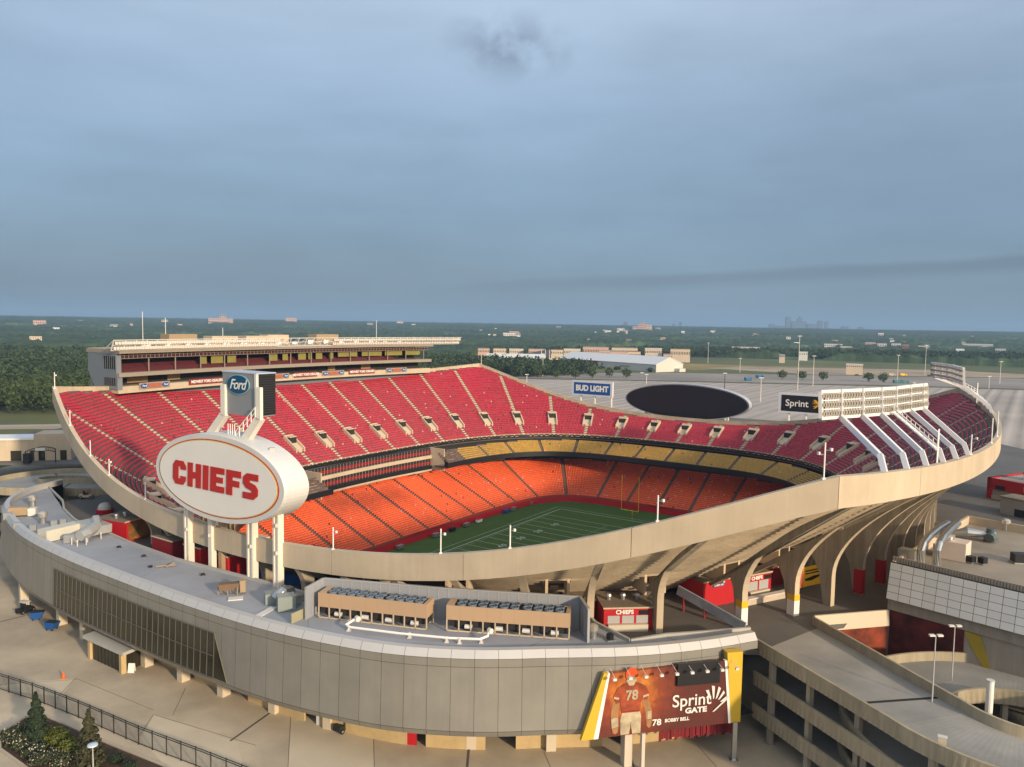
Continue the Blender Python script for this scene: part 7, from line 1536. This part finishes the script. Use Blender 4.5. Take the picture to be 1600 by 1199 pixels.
for k, (px, w_, h_, lb) in enumerate([(1000, 8, 9, 'left wing of the pink hospital on the ridge'), (1006, 7, 12, 'tallest middle wing of the pink hospital on the ridge'), (1014, 9, 8, 'pale right wing of the pink hospital on the ridge'), (992, 7, 6, 'low dark left annex of the hospital on the ridge')]):
    block(px, 517, w_, h_, lb, WALLS[2 if k != 2 else 0], ROOFS[1], 'hospital_wing', 'hospital wings on the ridge', cat='building')
# tan apartment rows beyond the practice hall
ap = [(755, 548, 18), (780, 548, 20), (806, 549, 22), (838, 549, 26), (868, 550, 22), (893, 549, 26), (930, 545, 40), (975, 546, 40), (905, 555, 24), (965, 553, 26), (990, 553, 20), (1018, 556, 18), (1043, 557, 14), (1062, 549, 30), (1020, 547, 26), (945, 551, 20)]
for k, (px, py, wp) in enumerate(ap): block(px, py + 2, wp, 5 if py > 547 else 4,  'tan apartment block in the rows beyond the white halls', WALLS[0 if k % 3 else 2], ROOFS[(k * 7) % 3], 'apartment_block', 'tan apartment rows beyond the halls', gable=False, r_=1040 + (553 - py) * 14 + (k % 3) * 9, cat='apartments')
# skyline of the distant city
TOWM = mat('tower_blue_grey', (.07, .08, .10), .6, .1, .02); tl = ['tall slab tower at the left of the distant skyline', 'broad stepped tower beside the tallest spire', 'tallest spired tower of the distant skyline', 'mid height tower right of the tallest spire', 'low wide block in the middle of the skyline', 'pale tower at the right of the skyline', 'slim tower at the right end of the skyline', 'low block at the left end of the skyline', 'low block left of the tall slab tower', 'short block right of the skyline alone', 'small tower pair on the ridge left of the skyline, left one', 'small tower pair on the ridge left of the skyline, right one', 'short tower left of the pink hospital', 'lone low tower far right of the skyline']
for (px, top, wp, rel), lb in zip([(1228, 496, 7, 0), (1238, 503, 11, 0), (1246, 498, 7, 5), (1253, 503, 7, 0), (1264, 507, 14, 0), (1278, 502, 7, 0), (1288, 503, 5, 0), (1203, 507, 8, 0), (1215, 510, 14, 0), (1317, 511, 10, 0), (1050, 507, 5, 0), (1061, 504, 4, 0), (975, 504, 6, 0), (1342, 512, 8, 0)], tl):
    rr_ = 9300.0; az_ = math.atan((px - 800) / FPX); hor = 507 + .01625 * (px - 800); p = np.array([rr_ * math.tan(az_), rr_, 0]); p[2] = float(terr(p[:1], p[1:2])[0]); zt_ = 50 + (hor - top) / FPX * rr_; w_ = wp / FPX * rr_
    e = empty('skyline_tower', p, lb, 'tower', 'distant city skyline'); m = M(); m.box(p[:2], w_, w_ * .8, p[2] - 5, zt_); m.build('tower_body', TOWM, e); m = M(); m.box(p[:2], w_ * .6, w_ * .5, zt_, zt_ + 6); 
    if rel: m.tube_prof((p[0], p[1], zt_ + 6), [(w_ * .25, 0), (w_ * .05, 30)], 6)
    m.build('roof_crown', TOWM, e)
for px, top, rr_, lb in ((842, 487, 6000, 'thin lattice radio mast on the ridge above the far rim'), ): 
    p = np.array([rr_ * (px - 800) / FPX, rr_, 40]); e = empty('radio_mast', p, lb, 'mast'); m = M(); m.tube([p, p + ZD * (10 + (507 - top) / FPX * rr_)], [2.2, 1.2], 6); m.build('mast_shaft', mat('mast_grey', (.3, .3, .32), .6), e); m = M(); m.box(p[:2], 8, 8, 38, 44); m.build('base', CONC, e)
# ================================================================ LIGHT MASTS AND CARS IN THE PARKING LOTS
MASTM = mat('mast_pale', (.62, .56, .48), .5, .1); lm_ = [(1246, 610, 525, 'tallest pale lamp mast behind the black billboard'), (1270, 604, 556, 'shorter lamp mast right of the tallest one'), (1106, 568, 536, 'lamp mast standing on the dry grass field'), (1188, 628, 590, 'lamp mast right of the oval video board'), (1132, 608, 583, 'dark lamp mast above the oval video board'), (848, 588, 553, 'lamp mast between the two white halls'), (823, 600, 585, 'short lamp mast behind the far rim peak'), (1010, 600, 585, 'short lamp mast in the lot above the oval video board'), (1402, 594, 555, 'lamp mast behind the near floodlight rig'), (1445, 586, 540, 'lamp mast left of the far floodlight rig'), (1562, 600, 565, 'lamp mast at the right edge of the parking lot'), (1545, 608, 588, 'short white lamp mast near the right edge of the lot'), (1156, 582, 560, 'lamp mast left of the tallest mast')]
for px, py, top, lb in lm_:
    p = at(px, py, 0.03); h = (py - top) / FPX * p[1]; e = empty('lamp_mast', p, lb, 'lamp mast', 'lamp masts in the parking lots'); m = M(); m.tube([p, p + ZD * h], [.34, .2], 6); m.build('mast_shaft', BLACK if 'dark' in lb else MASTM, e)
    m = M(); m.ob(p + ZD * (h - .4) - np.array([1.6, .5, 0]), (3.2, 0, 0), (0, 1, 0), ZD * .5); m.build('lamp_head', OFFW, e)
def car(px, py, c_, label, van=False, rot=.4):
    p = at(px, py, .05); e = empty('parked_car' if not van else 'box_truck', p, label, 'car' if not van else 'truck', 'vehicles in the parking lots'); f = np.array([cos(rot), sin(rot), 0]); q = np.array([-sin(rot), cos(rot), 0]); k = 1.0 if not van else 1.7
    m = M(); side = [(-2.2, .4), (2.2, .4), (2.25, .85), (1.3, .98), (.7, 1.45), (-1.2, 1.48), (-1.9, 1.0), (-2.2, .95)] if not van else [(-2.2, .4), (2.2, .4), (2.2, 1.1), (1.7, 1.3), (1.4, 1.7), (-2.2, 1.75)]
    m.prism([p + f * x_ * k - q * .9 * k + ZD * z_ * k for x_, z_ in side], q * 1.8 * k); m.build('body', c_, e)
    m = M(); m.prism([p + f * x_ * k - q * .92 * k + ZD * z_ * k for x_, z_ in ([(1.15, .98), (.65, 1.38), (-1.15, 1.4), (-1.7, 1.02)] if not van else [(1.65, 1.2), (1.35, 1.55), (.9, 1.55), (.9, 1.2)])], q * 1.84 * k); m.build('windows', GLASS, e)
    for a in (-1.35, 1.35):
        for b2 in (-.85, .85): m = M(); c = p + f * a * k + q * b2 * k + ZD * .34 * k; m.tube([c - q * .12, c + q * .12], .34 * k, 10); m.build('wheel', BLACK, e)
CW = mat('car_white', (.65, .65, .65), .3, .05); CB = mat('car_blue', (.02, .13, .30), .3, .05); CT = mat('car_teal', (.01, .14, .15), .4, .1)
car(1003, 584, CW, 'white car parked by the right end of the practice hall'); car(1169, 595, CB, 'blue vehicle in the lot right of the oval board, nearer one', True); car(1187, 591, CB, 'blue vehicle in the lot right of the oval board, farther one', True); car(1385, 592, CW, 'white car beside the pair of round trees'); car(1393, 588, CREAM, 'cream truck left of the mast above the floodlight rig', True, 0); car(1411, 588, YEL, 'yellow truck right of the cream truck', True, 0); car(1402, 599, CT, 'teal container truck above the floodlight rig, left one', True, .1); car(1414, 599, CT, 'teal container truck above the floodlight rig, right one', True, .1); car(1428, 600, CW, 'white vehicle right of the teal trucks'); car(1339, 587, BLACK, 'dark car left of the pair of round trees'); car(1452, 588, BLACK, 'dark car left of the far floodlight rig')
# ================================================================ AIR
hz_ = M(); hz_.hexa([(-15000, -400, -13), (15000, -400, -13), (15000, 18500, -13), (-15000, 18500, -13)], [(-15000, -400, 240), (15000, -400, 240), (15000, 18500, 240), (-15000, 18500, 240)])
HZ = bpy.data.materials.new('haze_air'); HZ.use_nodes = True; nt = HZ.node_tree; nt.nodes.clear(); o_ = N(nt, 'ShaderNodeOutputMaterial'); v_ = N(nt, 'ShaderNodeVolumePrincipled')
v_.inputs['Color'].default_value = (.34, .54, .80, 1); v_.inputs['Density'].default_value = 1.2e-4; v_.inputs['Anisotropy'].default_value = 0.0
nt.links.new(v_.outputs[0], o_.inputs['Volume']); tag(hz_.build('haze', HZ), kind='stuff')
